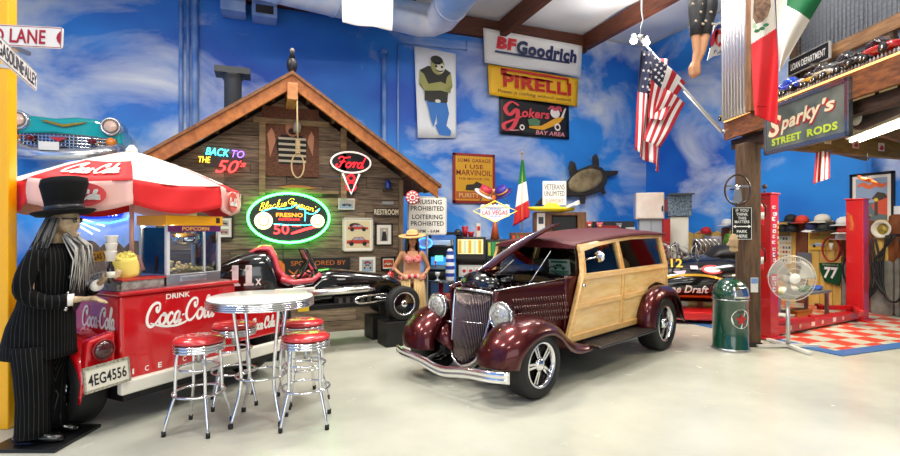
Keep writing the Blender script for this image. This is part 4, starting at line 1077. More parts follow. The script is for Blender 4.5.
def wheel(parent, c, r, w, ax, rim, spokes=10, out=-1, hub='#d8d8da', name='wheel', rr_=.68):
    """tyre with rim and spokes as its children; out is the side of the axle the face looks to"""
    P = [(r * rr_, -w / 2), (r * .93, -w / 2), (r, -w * .36), (r, w * .36), (r * .93, w / 2), (r * rr_, w / 2), (r * (rr_ - .03), w * .3), (r * (rr_ - .03), -w * .3), (r * rr_, -w / 2)]
    t_ = MB().lathe(P, 36, 0, c, ax, True, False).build(name, RUBBER, parent)
    k = out; ri = r * rr_
    def pt(rad, ang, h):
        a, b_ = rad * math.cos(ang), rad * math.sin(ang)
        return {'y': (c[0] + a, c[1] + h, c[2] + b_), 'x': (c[0] + h, c[1] + a, c[2] + b_)}[ax]
    MB().lathe([(ri * 1.02, k * w * .5), (ri * .97, k * w * .53), (ri * .9, k * w * .42), (ri * .86, k * w * .1), (ri * .86, -k * w * .3), (ri, -k * w * .45)], 36, 0, c, ax, True, False).build('rim', rim, t_)
    b = MB()
    for i in range(spokes):
        a = 2 * PI * i / spokes
        for da in (-.12, .12):
            b.bar(pt(ri * .25, a + da * 1.8, k * w * .36), pt(ri * .9, a + da * .9, k * w * .3), ri * (.1 if spokes < 8 else .045), w * .12, 0, up=(1, 0, 0) if ax == 'x' else (0, 1, 0))
    b.lathe([(ri * .32, k * w * .2), (ri * .3, k * w * .44), (ri * .16, k * w * .5), (0, k * w * .52)], 18, 0, c, ax)
    b.build('spokes', rim, t_)
    b = MB().lathe([(ri * .86, -k * w * .02), (0, -k * w * .02)], 24, 0, c, ax); b.build('brake_disc', mat('#2d2c2d', .5, .4), t_)
    return t_
wheel(cart, (-.13, .45, .335), .335, .24, 'x', CHROME, 6, -1)
wheel(cart, (1.62, .45, .335), .335, .24, 'x', CHROME, 6, 1)
# red picture plate behind the stools belongs to the cart's far side
b = MB().prism([(1.2, .45), (1.75, .45), (1.75, .75), (1.2, .8)], .02, .9, 'xz'); b.build('rear_body', CRED, cart, bevel=.02)
b = MB(); script(b, 'Coca-Cola', 1.5, .6, .32, .12, .014, 0, .17); b.build('rear_lettering', WHITE, cart)
def cl(x, y, z=0): return CREST + Matrix.Rotation(CYAW, 3, 'Z') @ Vector((x, y, z))
# popcorn machine
TOPZ = CZ + .012
pm = thing('popcorn_machine', 'glass popcorn machine with a yellow roof and purple POPCORN strip on the cart', 'popcorn machine', cl(.7, .24, TOPZ), CYAW)
w, dp, h = .56, .4, .63
MB().box((0, 0, .05), (w, dp, .1)).build('base', STEEL, pm, bevel=.008)
MB().box((-.02, -dp / 2 - .006, .05), (.26, .014, .05)).build('tray_slot', mat('#d7d8da', .2, .9), pm, bevel=.004)
MB().box((0, 0, h - .045), (w + .03, dp + .03, .09)).build('roof', mat('#f0ab08', .35), pm, bevel=.006)
st = MB().box((0, -dp / 2 - .005, h - .12), (w - .02, .012, .055)).build('strip', mat('#5c1552', .4), pm)
MB().text('POPCORN', 0, h - .12, w * .5, .034, -dp / 2 - .013, 0, bold=.02).build('lettering', mat('#f0b64a', .4), st)
MB().box((w * .42, -dp / 2 - .017, h - .04), (.04, .006, .05)).build('badge', mat('#2a1a12', .4), pm)
for sx in (-1, 1):
    for sy in (-1, 1): MB().box((sx * (w / 2 - .015), sy * (dp / 2 - .015), .32), (.03, .03, .45)).build('corner_post', mat('#dfe0e0', .3, .3), pm)
GL = glass('#f4f8fa', .12)
for sx in (-1, 1): MB().box((sx * (w / 2 - .012), 0, .31), (.004, dp - .06, .42)).build('side_glass', GL, pm)
MB().box((0, -dp / 2 + .012, .31), (w - .06, .004, .42)).build('door_glass', GL, pm)
MB().box((.1, -dp / 2 + .004, .31), (.018, .012, .42)).build('door_edge', mat('#d5d6d6', .3, .4), pm)
MB().lathe([(0, .36), (.1, .36), (.12, .4), (.12, .46), (.0, .47)], 20, 0, (.06, .02, 0)).tube([(.06, .02, .46), (.06, .02, .55)], .012, 8).build('kettle', CHROME, pm)
b = MB(); rnd = random.Random(5)
for i in range(150):
    x, y = rnd.uniform(-.25, .25), rnd.uniform(-.16, .16)
    b.ball((x, y, .11 + rnd.random() * max(.02, .12 - abs(x + .15) * .35)), rnd.uniform(.012, .02), rnd.randint(0, 1), 6, 4)
pl2 = bpy.data.lights.new('warmer_lamp', 'POINT'); pl2.energy = 6; pl2.color = (1, .88, .65); pl2.shadow_soft_size = .04
wl_ = bpy.data.objects.new('warmer_lamp', pl2); COL.objects.link(wl_); wl_.parent = pm; wl_.location = (-.12, 0, .52)
o = b.build('popcorn', [mat('#f3e3a6', .8), mat('#e9d6b8', .8)], pm); o['kind'] = 'stuff'
b = MB().lathe([(.0, 0), (.06, 0), (.07, .06), (0, .07)], 14); 
tag(place(b.build('scoop_cup', mat('#c9c7c4', .25, .6)), cl(1.05, .3, TOPZ), 0), 'small steel cup beside the popcorn machine', 'cup')
# food trays, popcorn bag and small signs
t = thing('food_tray', 'low steel food tray with a red rim on the cart', 'tray', cl(.2, .16, TOPZ), CYAW)
b = MB().span((-.16, -.12, 0), (.2, .12, .075)); b.build('pan', mat('#b9b4ab', .3, .6, noise=(30, '#8d857a')), t, bevel=.006)
MB().span((-.17, -.13, .075), (.21, .13, .09)).build('red_rim', mat('#b8342b', .4), t)
t = thing('food_tray', 'dented steel tray at the corner of the cart', 'tray', cl(-.0, .14, TOPZ), CYAW)
MB().span((-.0, -.1, 0), (.02, .16, .05)).span((.02, -.12, 0), (.03, .2, .06)).build('pan', mat('#b3aea4', .3, .6, noise=(30, '#7d766b')), t)
b = MB(); rows = []
for k in range(7):
    v = k / 6; s = .085 + .02 * v
    rows.append([(s * math.cos(a) * (1 + .08 * math.sin(3 * a + k)), .6 * s * math.sin(a), .17 * v + (.02 * math.sin(2 * a) if k == 6 else 0)) for a in [2 * PI * i / 16 for i in range(16)]])
b.loft(rows)
for i in range(26): b.ball((rnd.uniform(-.08, .08), rnd.uniform(-.04, .04), .175 + rnd.random() * .03), .02, 0, 6, 4)
o = tag(b.build('popcorn_bag', mat('#f0df72', .7)), 'yellow paper bag of popcorn lying against the umbrella pole', 'bag'); place(o, cl(.18, .18, TOPZ + .092), CYAW); o.rotation_euler = (0, R(-14), CYAW)
def card(name, label, px0, py0, px1, py1, d, roll, bg, txts, m):
    p = at((px0 + px1) / 2, (py0 + py1) / 2, d); k = d / 500
    w, h = (px1 - px0) * k, (py1 - py0) * k
    t = thing(name, label, 'sign', p, face(.3, -1)); t.rotation_euler = (0, -R(roll), face(.3, -1))
    MB().box((0, .004, 0), (w, .008, h)).build('panel', bg, t)
    b = MB()
    for s, z, ww, hh in txts: b.text(s, 0, z * h, ww * w, hh * h, -.002, 0, bold=.02)
    b.build('lettering', m, t)
    MB().tube([(0, .012, -h * .3), (0, .02, -h / 2 - .06)], .006, 6).build('stake', STEEL, t)
card('hot_dog_sign', 'small grey HOT DOG card tilted beside the popcorn bag', 89, 272, 111.5, 280, 4.3, 14, mat('#b9b6b0', .5), [('HOT DOG', 0, .8, .6)], mat('#3b3a3c', .5))
card('menu_card', 'pink tilted menu card leaning on the umbrella pole', 130, 256, 142, 272, 4.5, 18, mat('#d6a3a4', .5), [('POP', .2, .6, .2), ('CORN', -.15, .6, .2)], mat('#8a4d58', .5))
card('yellow_sign', 'yellow tilted sign with dark letters behind the popcorn bag', 92, 250.5, 116, 260.5, 5.3, 10, mat('#dba60f', .5), [('GAS HERE', 0, .82, .62)], mat('#2c1d0b', .5))
# umbrella with a deep valance
UC = cl(.6, .85, 0)
um = thing('patio_umbrella', 'red and white patio umbrella with drink logos shading the cart', 'umbrella', (UC.x, UC.y, TOPZ), face(.65, -1))
PINK, UW, UR = mat('#eab8ae', .7), mat('#f4efe8', .7), mat('#d3161c', .7)  # PINK is white cloth with the light shining through put into its colour
MB().tube([(0, 0, 0), (0, 0, 2.4 - TOPZ)], .02, 10).lathe([(.05, .0), (.045, .1), (.02, .12)], 12).build('pole', mat('#e9b7ad', .5), um)
ZA, ZR, RU, VH = 2.38 - TOPZ, 2.02 - TOPZ, 1.0, .25
rnd = random.Random(2)
for k in range(8):
    a0, a1 = R(-90 + 45 * k), R(-45 + 45 * k)                # panel 0 starts at the rib that points to the viewer
    def rim(u, r):
        p0, p1 = Vector((math.cos(a0), math.sin(a0), 0)) * r, Vector((math.cos(a1), math.sin(a1), 0)) * r
        return p0.lerp(p1, u)
    redv = k % 2 == 0
    b = MB(); rows = []
    for j in range(9):
        v = j / 8; zz = ZA + (ZR - ZA) * (v ** 1.25)
        rows.append([tuple(rim(i / 8, RU * v) + Vector((0, 0, zz - .025 * math.sin(PI * i / 8) * v))) for i in range(9)])
    b.grid(rows)
    for q in range(len(b.f)):
        j = q // 8; b.m[q] = 0 if j < 4 or redv else 1
    o = b.build('panel', [UW if redv else PINK, UR], um); md = o.modifiers.new('s', 'SOLIDIFY'); md.thickness = .004
    b = MB(); rows = []
    for j in range(6):
        v = j / 5
        rows.append([tuple(rim(i / 12, RU + .015 * math.sin(v * 3 + i)) + Vector((0, 0, ZR - .025 * math.sin(PI * i / 12) - VH * v * (.82 + .18 * math.sin(PI * i / 12))))) for i in range(13)])
    b.grid(rows)
    o = b.build('valance', [UR if redv else PINK], um); md = o.modifiers.new('s', 'SOLIDIFY'); md.thickness = .004
    if not redv:
        def lay(mb, top):
            out = []
            for p in mb.v:
                u = p[0] + .5
                if top:
                    v = .5 + (.5 - p[2]) * .5; q = rim(u, RU * v + .012) + Vector((0, 0, ZA + (ZR - ZA) * v ** 1.25 - .025 * math.sin(PI * u) * v + .012))
                else: q = rim(u, RU + .028) + Vector((0, 0, ZR - VH * (.5 - p[2]) - .02))
                out.append(tuple(q))
            mb.v = out
            return mb
        b = MB(); script(b, 'Coca-Cola', 0, .05, .66, .5, 0, 0, .075); lay(b, True).build('script_lettering', WHITE, o)
        b = MB().disc(0, .05, .25, .4, 0); lay(b, False).build('red_oval', mat('#d9474a', .6), o)
        b = MB(); script(b, 'Coca-Cola', 0, .05, .38, .32, 0, 0, .1); b.v = [(v[0], v[1], v[2]) for v in b.v]
        lay(b, False); b.v = [tuple(Vector(v) * 1.0 + Vector((v[0], v[1], 0)).normalized() * .006) for v in b.v]; b.build('oval_lettering', WHITE, o)
    b = MB().tube([(0, 0, ZA - .02), tuple(Vector((math.cos(a0), math.sin(a0), 0)) * RU * .5 + Vector((0, 0, ZA - .15))), tuple(Vector((math.cos(a0), math.sin(a0), 0)) * RU * .98 + Vector((0, 0, ZR - .01)))], .008, 6)
    b.tube([(0, 0, ZR - .12), tuple(Vector((math.cos(a0), math.sin(a0), 0)) * RU * .5 + Vector((0, 0, ZA - .17)))], .006, 6)
    b.build('rib', mat('#d8d4cf', .4), um)
MB().lathe([(.05, ZA - .01), (.05, ZA + .02), (.02, ZA + .06), (0, ZA + .065)], 14).build('finial', UW, um)
# scalloped dark panel with neon beyond the cart
p0, p1 = at(76, 245, 7.2), at(147, 245, 6.9)
t = thing('scalloped_screen', 'dark brown screen with a scalloped top behind the popcorn bag', 'screen', ((p0.x + p1.x) / 2, (p0.y + p1.y) / 2, 0), math.atan2(p1.y - p0.y, p1.x - p0.x))
L = (p1 - p0).length; pts = [(-L / 2, 0), (L / 2, 0)]
for i in range(37):
    u = 1 - i / 36; pts.append((-L / 2 + L * u, 1.33 + .12 * abs(math.sin(u * PI * 3))))
MB().prism(pts, 0, .04, 'xz').build('panel', wood('#4b3c33', '#6e5c4e', (10, 10, 1.5), .8), t)
for sx in (-1, 1): MB().box((sx * L * .4, .16, .3), (.05, .3, .6)).build('foot', wood('#4b3c33', '#6e5c4e', (10, 10, 1.5), .8), t)
q = on_y(98, 214, YB - .04)
k = q.y / ray(98, 214).y / 500
t = thing('neon_sign', 'blue neon sign with script and streaking white rays under the umbrella', 'neon sign', q)
f = lambda px, py: ((px - 98) * k * 1.05, (214 - py) * k)
MB().prism([(f(px, py)) for px, py in ((80, 213), (92, 208), (112, 207), (119, 212), (117, 217), (96, 219), (84, 219))], -.04, .0, 'xz').build('panel', mat('#0d2fa0', .3, emit=.6), t)
b = MB().tube([(x, -.06, z) for x, z in (f(70, 222), f(78, 214), f(84, 208), f(96, 205.5), f(112, 205), f(120, 210))], .02, 6).tube([(x, -.06, z) for x, z in (f(80, 219), f(92, 223), f(108, 223), f(122, 219), f(124, 215))], .02, 6)
b.build('blue_tube', NBLU, t)
b = MB()
for a_, c_ in (((78, 219), (100, 231)), ((80, 217), (104, 226)), ((76, 220), (94, 234))): b.tube([(x, -.05, z) for x, z in (f(*a_), f(*c_))], .014, 6)
b.build('white_ray', neon('#cfe0ff', 3), t)
b = MB(); pts = [f(93 + i * 1.6, 214 + (1.6 if i % 2 else -1.2)) for i in range(14)]
b.tube([(x, -.07, z) for x, z in pts], .014, 5); b.build('script_tube', neon('#e6efff', 4), t)
# street signs by the yellow pillar
p = at(20, 36, 3.55)
t = thing('street_sign', 'white street sign with red letters reading LANE on the yellow pillar', 'sign', p, face(.02, -1)); t.rotation_euler = (0, R(2.5), face(.02, -1))
b = MB().prism(rr(.6, .152, .02), 0, .006, 'xz'); b.build('panel', mat('#ded9d2', .4), t)
b = MB().text('D LANE', -.0, 0, .36, .1, -.003, 0, bold=.02)
for sz in (-1, 1): b.rect(-.29, sz * .069 - .002, .29, sz * .069 + .002, -.002)
b.rect(.286, -.07, .29, .07, -.002)
b.add([(.284, -.002, .05), (.284, -.002, -.05), (.262, -.002, -.025), (.255, -.002, 0), (.262, -.002, .025)], [(0, 1, 2, 3, 4)])
b.build('lettering', mat('#a01425', .4), t)
MB().box((-.26, .2, 0), (.03, .4, .03)).build('bracket', STEEL, t)
A_, B_ = cw(-.91 * 3.1, 3.1, 2.72), cw(-.828 * 3.9, 3.9, 2.8)
dd = B_ - A_
t = thing('street_sign', 'white street sign with black letters reading GASOLINE ALLEY angled away under the LANE sign', 'sign', (A_ + B_) / 2, math.atan2(dd.y, dd.x))
L = dd.length
MB().prism(rr(L + .04, .15, .02), 0, .006, 'xz').build('panel', mat('#e4e2e0', .4), t)
b = MB().text('GASOLINE ALLEY', .03, 0, L * .95, .095, -.003, 0, bold=.01)
for sz in (-1, 1): b.rect(-L / 2, sz * .068 - .002, L / 2, sz * .068 + .002, -.002)
b.build('lettering', mat('#23222a', .4), t)
MB().box((.1, .12, 0), (.03, .26, .03)).build('bracket', STEEL, t)
# ================================================================ skeleton figure in a top hat
def pinstripe():
    k = 'pinstripe'
    m = mat('#0a0a0b', .85, spec=.15, key=k); nt = m.node_tree; L = nt.links; N = nt.nodes.new
    tc = N('ShaderNodeTexCoord'); sp = N('ShaderNodeSeparateXYZ'); a = N('ShaderNodeMath'); a.operation = 'ARCTAN2'
    mu = N('ShaderNodeMath'); mu.operation = 'MULTIPLY'; mu.inputs[1].default_value = 46.0
    si = N('ShaderNodeMath'); si.operation = 'SINE'; gt = N('ShaderNodeMath'); gt.operation = 'GREATER_THAN'; gt.inputs[1].default_value = .955
    mx = N('ShaderNodeMix'); mx.data_type = 'RGBA'; mx.inputs[6].default_value = lin('#070708'); mx.inputs[7].default_value = lin('#38383a')
    L.new(tc.outputs['Object'], sp.inputs[0]); L.new(sp.outputs[1], a.inputs[0]); L.new(sp.outputs[0], a.inputs[1])
    L.new(a.outputs[0], mu.inputs[0]); L.new(mu.outputs[0], si.inputs[0]); L.new(si.outputs[0], gt.inputs[0]); L.new(gt.outputs[0], mx.inputs[0])
    L.new(mx.outputs[2], nt.nodes['Principled BSDF'].inputs['Base Color'])
    return m
def ell(cx, cy, z, rx, ry, n=20, ph=0, wob=0):
    return [(cx + rx * math.cos(2 * PI * i / n) * (1 + wob * math.sin(5 * 2 * PI * i / n + ph)), cy + ry * math.sin(2 * PI * i / n) * (1 + wob * math.sin(4 * 2 * PI * i / n + ph)), z) for i in range(n)]
def hand(b, wrist, d, up, s=1.0, curl=.5, m=0):
    """palm, four unequal bent fingers and a thumb leaving the side of the palm"""
    wrist, d, up = Vector(wrist), Vector(d).normalized(), Vector(up).normalized()
    r = d.cross(up).normalized()
    b.tube([wrist, wrist + d * .03 * s, wrist + d * .085 * s], [.02 * s, .03 * s, .034 * s], 10, m, sq=(1.15, .6))
    for i, (off, ln) in enumerate(((-.03, .07), (-.01, .082), (.011, .076), (.03, .058))):
        p = wrist + d * .075 * s + r * off * s; q = [p]; dirn = d
        for j in range(3):
            dirn = (dirn - up * curl * .7).normalized(); p = p + dirn * ln * s / 3 * 1.25; q.append(p)
        b.tube(q, [.0105 * s, .010 * s, .009 * s, .0075 * s], 7, m)
    p = wrist + d * .025 * s - r * .028 * s
    b.tube([p, p - r * .025 * s + d * .02 * s - up * .01 * s, p - r * .03 * s + d * .05 * s - up * .025 * s], [.013 * s, .011 * s, .009 * s], 7, m)
MX = cw(-3.05, 3.80, 0)
man = thing('skeleton_figure', 'life-size skeleton figure in a black pinstripe coat and tall top hat by the yellow pillar', 'figure', (MX.x, MX.y, .03), face(1, .16))
BONE = mat('#b9a17f', .6, noise=(14, '#7d654a'))
b = MB()
b.ball((0, -.01, 1.64), (.075, .1, .1)).ball((0, -.045, 1.585), (.052, .06, .05))            # skull and jaw
b.ball((0, -.075, 1.53), (.04, .045, .03))
b.tube([(0, -.1, 1.6), (0, -.112, 1.58)], .012, 6)
for sx in (-1, 1): b.ball((sx * .045, -.075, 1.6), (.02, .025, .018))
b.tube([(0, .02, 1.56), (0, .02, 1.42), (0, .02, 1.1), (0, .01, .9)], [.04, .06, .13, .12], 12, sq=(1.2, .8))
for sx in (-1, 1):
    b.tube([(sx * .14, .02, 1.38), (sx * .25, .03, 1.25), (sx * .26, .01, 1.12), (sx * .22, -.06, 1.07)], [.03, .035, .035, .03], 10)
    b.tube([(sx * .09, .04, .9), (sx * .1, .05, .5), (sx * .1, .06, .05)], [.08, .055, .04], 10)
b.tube([(-.22, -.06, 1.07), (-.17, -.2, 1.055), (-.15, -.29, 1.06)], [.03, .03, .022], 10)
hand(b, (-.15, -.285, 1.06), (.1, -1, .0), (0, 0, 1), 1.05, .35)
b.tube([(.22, -.06, 1.07), (.18, -.18, 1.1), (.13, -.27, 1.16)], [.03, .03, .022], 10)
hand(b, (.13, -.265, 1.15), (.0, -.8, .6), (-1, 0, 0), 1.0, .8)
b.build('body', BONE, man, rem=.011, sm=1)
b = MB()
for sx in (-1, 1): b.ball((sx * .034, -.1, 1.645), (.028, .012, .022))
b.tube([(-.08, -.03, 1.655), (-.06, -.1, 1.655), (.06, -.1, 1.655), (.08, -.03, 1.655)], .006, 6)
b.build('sunglasses', GLOSSBLACK, man)
b = MB()
for i in range(5): b.box((-.02 + i * .01, -.117, 1.545), (.008, .006, .014))
b.build('teeth', mat('#d9cfb6', .5), man)
PIN = pinstripe()
b = MB(); secs = []
for z, cy, rx, ry in ((.62, .07, .2, .245), (.66, .07, .2, .24), (.85, .05, .2, .215), (1.0, .03, .19, .18), (1.15, .02, .2, .165), (1.3, .015, .215, .155), (1.4, .02, .185, .125), (1.47, .02, .09, .08)):
    secs.append(ell(0, cy, z, rx, ry, 24, z * 9, .03 if z < 1 else .012))
b.loft(secs)
b.build('coat', PIN, man)
for sx, pts in ((-1, [(-.2, .02, 1.4), (-.27, .04, 1.25), (-.27, .03, 1.12), (-.22, -.09, 1.05), (-.17, -.2, 1.055)]), (1, [(.2, .02, 1.4), (.27, .02, 1.25), (.25, -.04, 1.1), (.2, -.15, 1.08), (.15, -.22, 1.12)])):
    s_ = MB().tube(spline(pts, 4), [.068 - .02 * i / 16 for i in range(17)], 14).build('sleeve', PIN, man)
    e = Vector(pts[-1]); d = (e - Vector(pts[-2])).normalized()
    MB().tube([e - d * .02, e + d * .035], .045, 12).build('cuff', mat('#e6e2dc', .6), s_)
b = MB().poly([(-.03, 1.4), (-.14, 1.3), (-.1, 1.05), (-.02, .95), (.02, .95), (.1, 1.05), (.14, 1.3), (.03, 1.4)], 0)
b.v = [(v[0], -.165 + (.06 if v[2] > 1.35 else 0) - .01 * (v[2] < 1.2), v[2]) for v in b.v]
b.build('lapel', mat('#101013', .5), man)
b = MB()
for z in (1.22, 1.1, .98): b.lathe([(.016, -.0), (.016, -.012), (0, -.014)], 12, 0, (-.1, -.155, z), 'y')
b.build('button', mat('#d6d6d6', .25, .8), man)
for sx in (-1, 1):
    b = MB().loft([ell(sx * .1, .05, z, r, r * 1.1, 16, z * 11, .04) for z, r in ((.05, .1), (.12, .098), (.3, .095), (.5, .105), (.72, .13))]); b.build('trouser_leg', PIN, man)
    b = MB()
    b.loft([[(sx * .1 + wx * math.cos(a), y, .035 + hh * (.5 + .5 * math.sin(a)) - .034) for a in [2 * PI * i / 12 for i in range(12)]] for y, wx, hh in ((.17, .03, .07), (.13, .048, .1), (.03, .048, .11), (-.05, .05, .075), (-.12, .045, .06), (-.16, .02, .035))])
    b.build('shoe', GLOSSBLACK, man)
b = MB(); rnd = random.Random(4)
for i in range(95):
    a = rnd.uniform(-1, 1); x = .06 * a; l = rnd.uniform(.2, .46)
    p0 = Vector((x, -.09 + .05 * abs(a), 1.55 - rnd.random() * .04)); e = Vector((x * 2.3 + rnd.uniform(-.03, .03), -.2 + rnd.uniform(-.03, .03), 1.55 - l))
    b.tube([p0, p0.lerp(e, .5) + Vector((rnd.uniform(-.02, .02), -.05, .02)), e], [.005, .006, .001], 4, i % 2)
b.build('beard', [mat('#b5b1ab', .8), mat('#6b6764', .8)], man)
b = MB()
for i in range(70):
    a = R(rnd.uniform(-20, 200)); x, y = .085 * math.cos(a), .02 + .09 * math.sin(a); l = rnd.uniform(.22, .4)
    b.tube([(x, y, 1.66), (x * 1.5, y * 1.3, 1.54), (x * 1.7 + rnd.uniform(-.03, .03), y * 1.3 + rnd.uniform(-.02, .05), 1.66 - l)], [.006, .008, .002], 4, i % 2)
b.build('hair', [mat('#6f6c69', .8), mat('#2f2d2c', .8)], man)
hat_ = MB(); hat_.M = Matrix.Translation((0, .005, 1.695)) @ Euler((R(-7), 0, 0)).to_matrix().to_4x4()
hat_.lathe([(0, .275), (.1, .278), (.145, .264), (.152, .22), (.125, .1), (.112, .02), (.17, .0), (.2, .02), (.205, .012), (.17, -.012), (.1, -.01), (0, -.01)], 28)
h_ = hat_.build('top_hat', mat('#08080a', .8, spec=.2), man)
hb = MB(); hb.M = hat_.M; hb.lathe([(.114, .015), (.124, .02), (.13, .055), (.122, .06)], 28); hb.build('hat_band', mat('#232326', .35), h_)
def lean(o):
    for v in o.data.vertices:
        if v.co.z > .9: v.co.y -= .11 * (v.co.z - .9) / .8
    for c_ in o.children: lean(c_)
for c_ in man.children: lean(c_)
# base board, bottle held up with stacked cups
t = thing('base_board', 'thin black board under the skeleton figure', 'board', (cw(-3.08, 3.82, 0).x, cw(-3.08, 3.82, 0).y, 0), -YAW)
MB().box((0, 0, .014), (.5, .48, .026)).build('plate', mat('#121214', .35), t, bevel=.005)
HM = Matrix.Translation(man.location) @ Matrix.Rotation(man.rotation_euler.z, 4, 'Z')
p = HM @ Vector((.12, -.375, 1.19))
t = thing('bottle', 'small dark bottle with a pale label held up by the skeleton figure', 'bottle', p, man.rotation_euler.z)
MB().lathe([(0, -.04), (.026, -.04), (.028, .06), (.024, .085), (.012, .11), (.012, .13), (0, .13)], 16).build('glass_body', mat('#1a120d', .2, coat=.6), t)
MB().lathe([(.0288, .0), (.0288, .05)], 16).build('paper_label', mat('#d9d2c0', .5), t)
p = p + Vector((0, 0, .132))
for i in range(3):
    b = MB().lathe([(0, .0), (.03, .0), (.043, .075), (.046, .078), (.042, .08), (.03, .01), (0, .012)], 16)
    o = tag(b.build('paper_cup', mat('#ece6de', .6)), ('lowest of three white paper cups stacked on the raised bottle', 'middle of three white paper cups stacked on the raised bottle', 'topmost of three white paper cups stacked on the raised bottle')[i], 'cup', 'stacked paper cups')
    o.location = p + Vector((.004 * i, 0, i * .062))
# ================================================================ dancer mannequin
WX = cw(-.585, 7.75, 0)
wm = thing('dancer_mannequin', 'mannequin dancer in a straw hat, red flowered top and grass skirt by the cabin corner', 'mannequin', (WX.x, WX.y, 0), face(.25, -1))
SK = mat('#c28a63', .5)
b = MB()
b.ball((0, -.005, 1.44), (.068, .085, .1)).ball((0, -.03, 1.4), (.05, .055, .06)).tube([(0, -.085, 1.45), (0, -.1, 1.425)], [.01, .013], 6)
for sx in (-1, 1): b.ball((sx * .072, .005, 1.43), (.012, .02, .028))
b.tube([(0, .01, 1.38), (0, .015, 1.28)], [.042, .05], 12)
b.tube([(0, .015, 1.27), (0, .01, 1.2), (0, .01, 1.08), (0, .015, .98), (0, .02, .88), (0, .02, .78)], [.1, .125, .11, .1, .14, .145], 16, sq=(1.2, .8))
for sx in (-1, 1):
    b.ball((sx * .065, -.09, 1.15), (.062, .06, .06))
    b.ball((sx * .15, .015, 1.23), .05)
    b.tube([(sx * .15, .015, 1.24), (sx * .24, .05, 1.08), (sx * .27, .06, 1.0), (sx * .2, -.02, .93), (sx * .15, -.06, .9)], [.045, .036, .033, .026, .02], 10)
    hand(b, (sx * .165, -.045, .91), (-sx * .4, -.8, -.35), (sx * .6, -.7, .3), .85, .25)
    b.tube([(sx * .085, .02, .8), (sx * .085, .0, .48), (sx * .08, .02, .42), (sx * .08, .03, .08)], [.085, .06, .05, .035], 12)
    b.tube([(sx * .08, .04, .05), (sx * .085, -.05, .03), (sx * .09, -.12, .02)], [.035, .035, .02], 10, sq=(1.1, .7))
b.build('body', SK, wm, rem=.011, sm=2)
b = MB(); rnd = random.Random(8)
for i in range(80):
    a = R(rnd.uniform(-35, 215)); x, y = .075 * math.cos(a), .02 + .085 * math.sin(a); l = rnd.uniform(.3, .42)
    b.tube([(x, y, 1.52), (x * 1.35, y * 1.15 - .01, 1.38), (x * 1.5, y * 1.1 - .03 * (y < 0.02), 1.54 - l)], [.012, .014, .004], 5)
b.build('hair', mat('#2e1a12', .5), wm)
b = MB()
for sx in (-1, 1): b.ball((sx * .026, -.083, 1.455), (.011, .008, .007), 0).ball((sx * .026, -.085, 1.478), (.016, .006, .004), 0)
b.ball((0, -.09, 1.395), (.018, .008, .007), 1)
b.build('face_paint', [mat('#2a1a14', .4), mat('#a5202c', .4)], wm)
FLW = mat('#c92a35', .6, noise=(26, '#efb3ac'))
b = MB()
for sx in (-1, 1):
    b.ball((sx * .066, -.097, 1.15), (.066, .06, .062)); b.tube([(sx * .09, -.1, 1.2), (sx * .1, -.02, 1.28), (sx * .06, .06, 1.25)], .007, 6)
b.tube(spline([(.12 * math.cos(a), .01 + .1 * math.sin(a), 1.13) for a in [2 * PI * i / 12 for i in range(13)]], 2), .012, 6)
b.build('bikini_top', FLW, wm)
b = MB()
for i in range(26):
    a = 2 * PI * i / 26; b.ball((.185 * math.cos(a), .015 + .145 * math.sin(a), .88 + .015 * math.sin(3 * a)), (.03, .03, .03 + .012 * (i % 2)), i % 2, 8, 6)
b.build('flower_belt', [mat('#c4303c', .6), mat('#eaa9a2', .6)], wm)
b = MB()
for i in range(120):
    a = 2 * PI * i / 120 + rnd.uniform(-.02, .02); l = rnd.uniform(.62, .74); k = 1.25 + .1 * rnd.random()
    if abs((a % (2 * PI)) - R(262)) < .14: continue
    b.tube([(.175 * math.cos(a), .015 + .14 * math.sin(a), .88), (.2 * math.cos(a), .015 + .16 * math.sin(a), .65), (.175 * k * math.cos(a), .015 + .14 * k * math.sin(a), .88 - l)], [.007, .01, .006], 4, i % 3)
b.build('grass_skirt', [mat('#d2b27a', .8), mat('#c09a62', .8), mat('#e0c798', .8)], wm)
b = MB(); b.M = Matrix.Translation((0, .0, 1.5)) @ Euler((R(8), R(-4), 0)).to_matrix().to_4x4()
b.lathe([(0, .1), (.05, .105), (.085, .085), (.095, .02), (.17, .0), (.21, .02), (.215, .012), (.17, -.012), (.09, -.005), (0, -.0)], 26)
sh = b.build('straw_hat', mat('#d3ab6f', .8, bump=.5, bscale=120), wm)
b2 = MB(); b2.M = b.M; b2.lathe([(.096, .012), (.1, .02), (.098, .035), (.094, .04)], 26); b2.build('hat_band', mat('#7a3a22', .6), sh)
t = thing('mannequin_base', 'round steel base plate under the dancer mannequin', 'base', (WX.x, WX.y, 0))
MB().lathe([(.2, 0), (.2, .008), (.0, .008)], 24).build('plate', STEEL, t)
wm.location.z = .0
t.location = (WX.x, WX.y, -.002)
# small bottles and the fire extinguisher by the racer nose
p = at(399, 230, 7.85)
t = thing('fire_extinguisher', 'small red fire extinguisher standing on a post beside the dancer mannequin', 'fire extinguisher', (p.x - .13, p.y + .03, 0))
zz = at(399, 284, 7.85).z
MB().tube([(0, 0, 0), (0, 0, zz)], .02, 8).lathe([(.07, zz - .01), (.07, zz), (0, zz)], 14).build('stand', BLACK, t)
MB().lathe([(0, zz), (.055, zz), (.058, zz + .14), (.04, zz + .19), (.015, zz + .2), (0, zz + .2)], 16).build('bottle_body', RED, t)
MB().box((0, 0, zz + .215), (.03, .03, .04)).tube([(.0, 0, zz + .23), (.06, -.02, zz + .21)], .008, 6).build('valve', STEEL, t)
MB().lathe([(.0592, zz + .04), (.0592, zz + .1)], 16).build('label_band', WHITE, t)
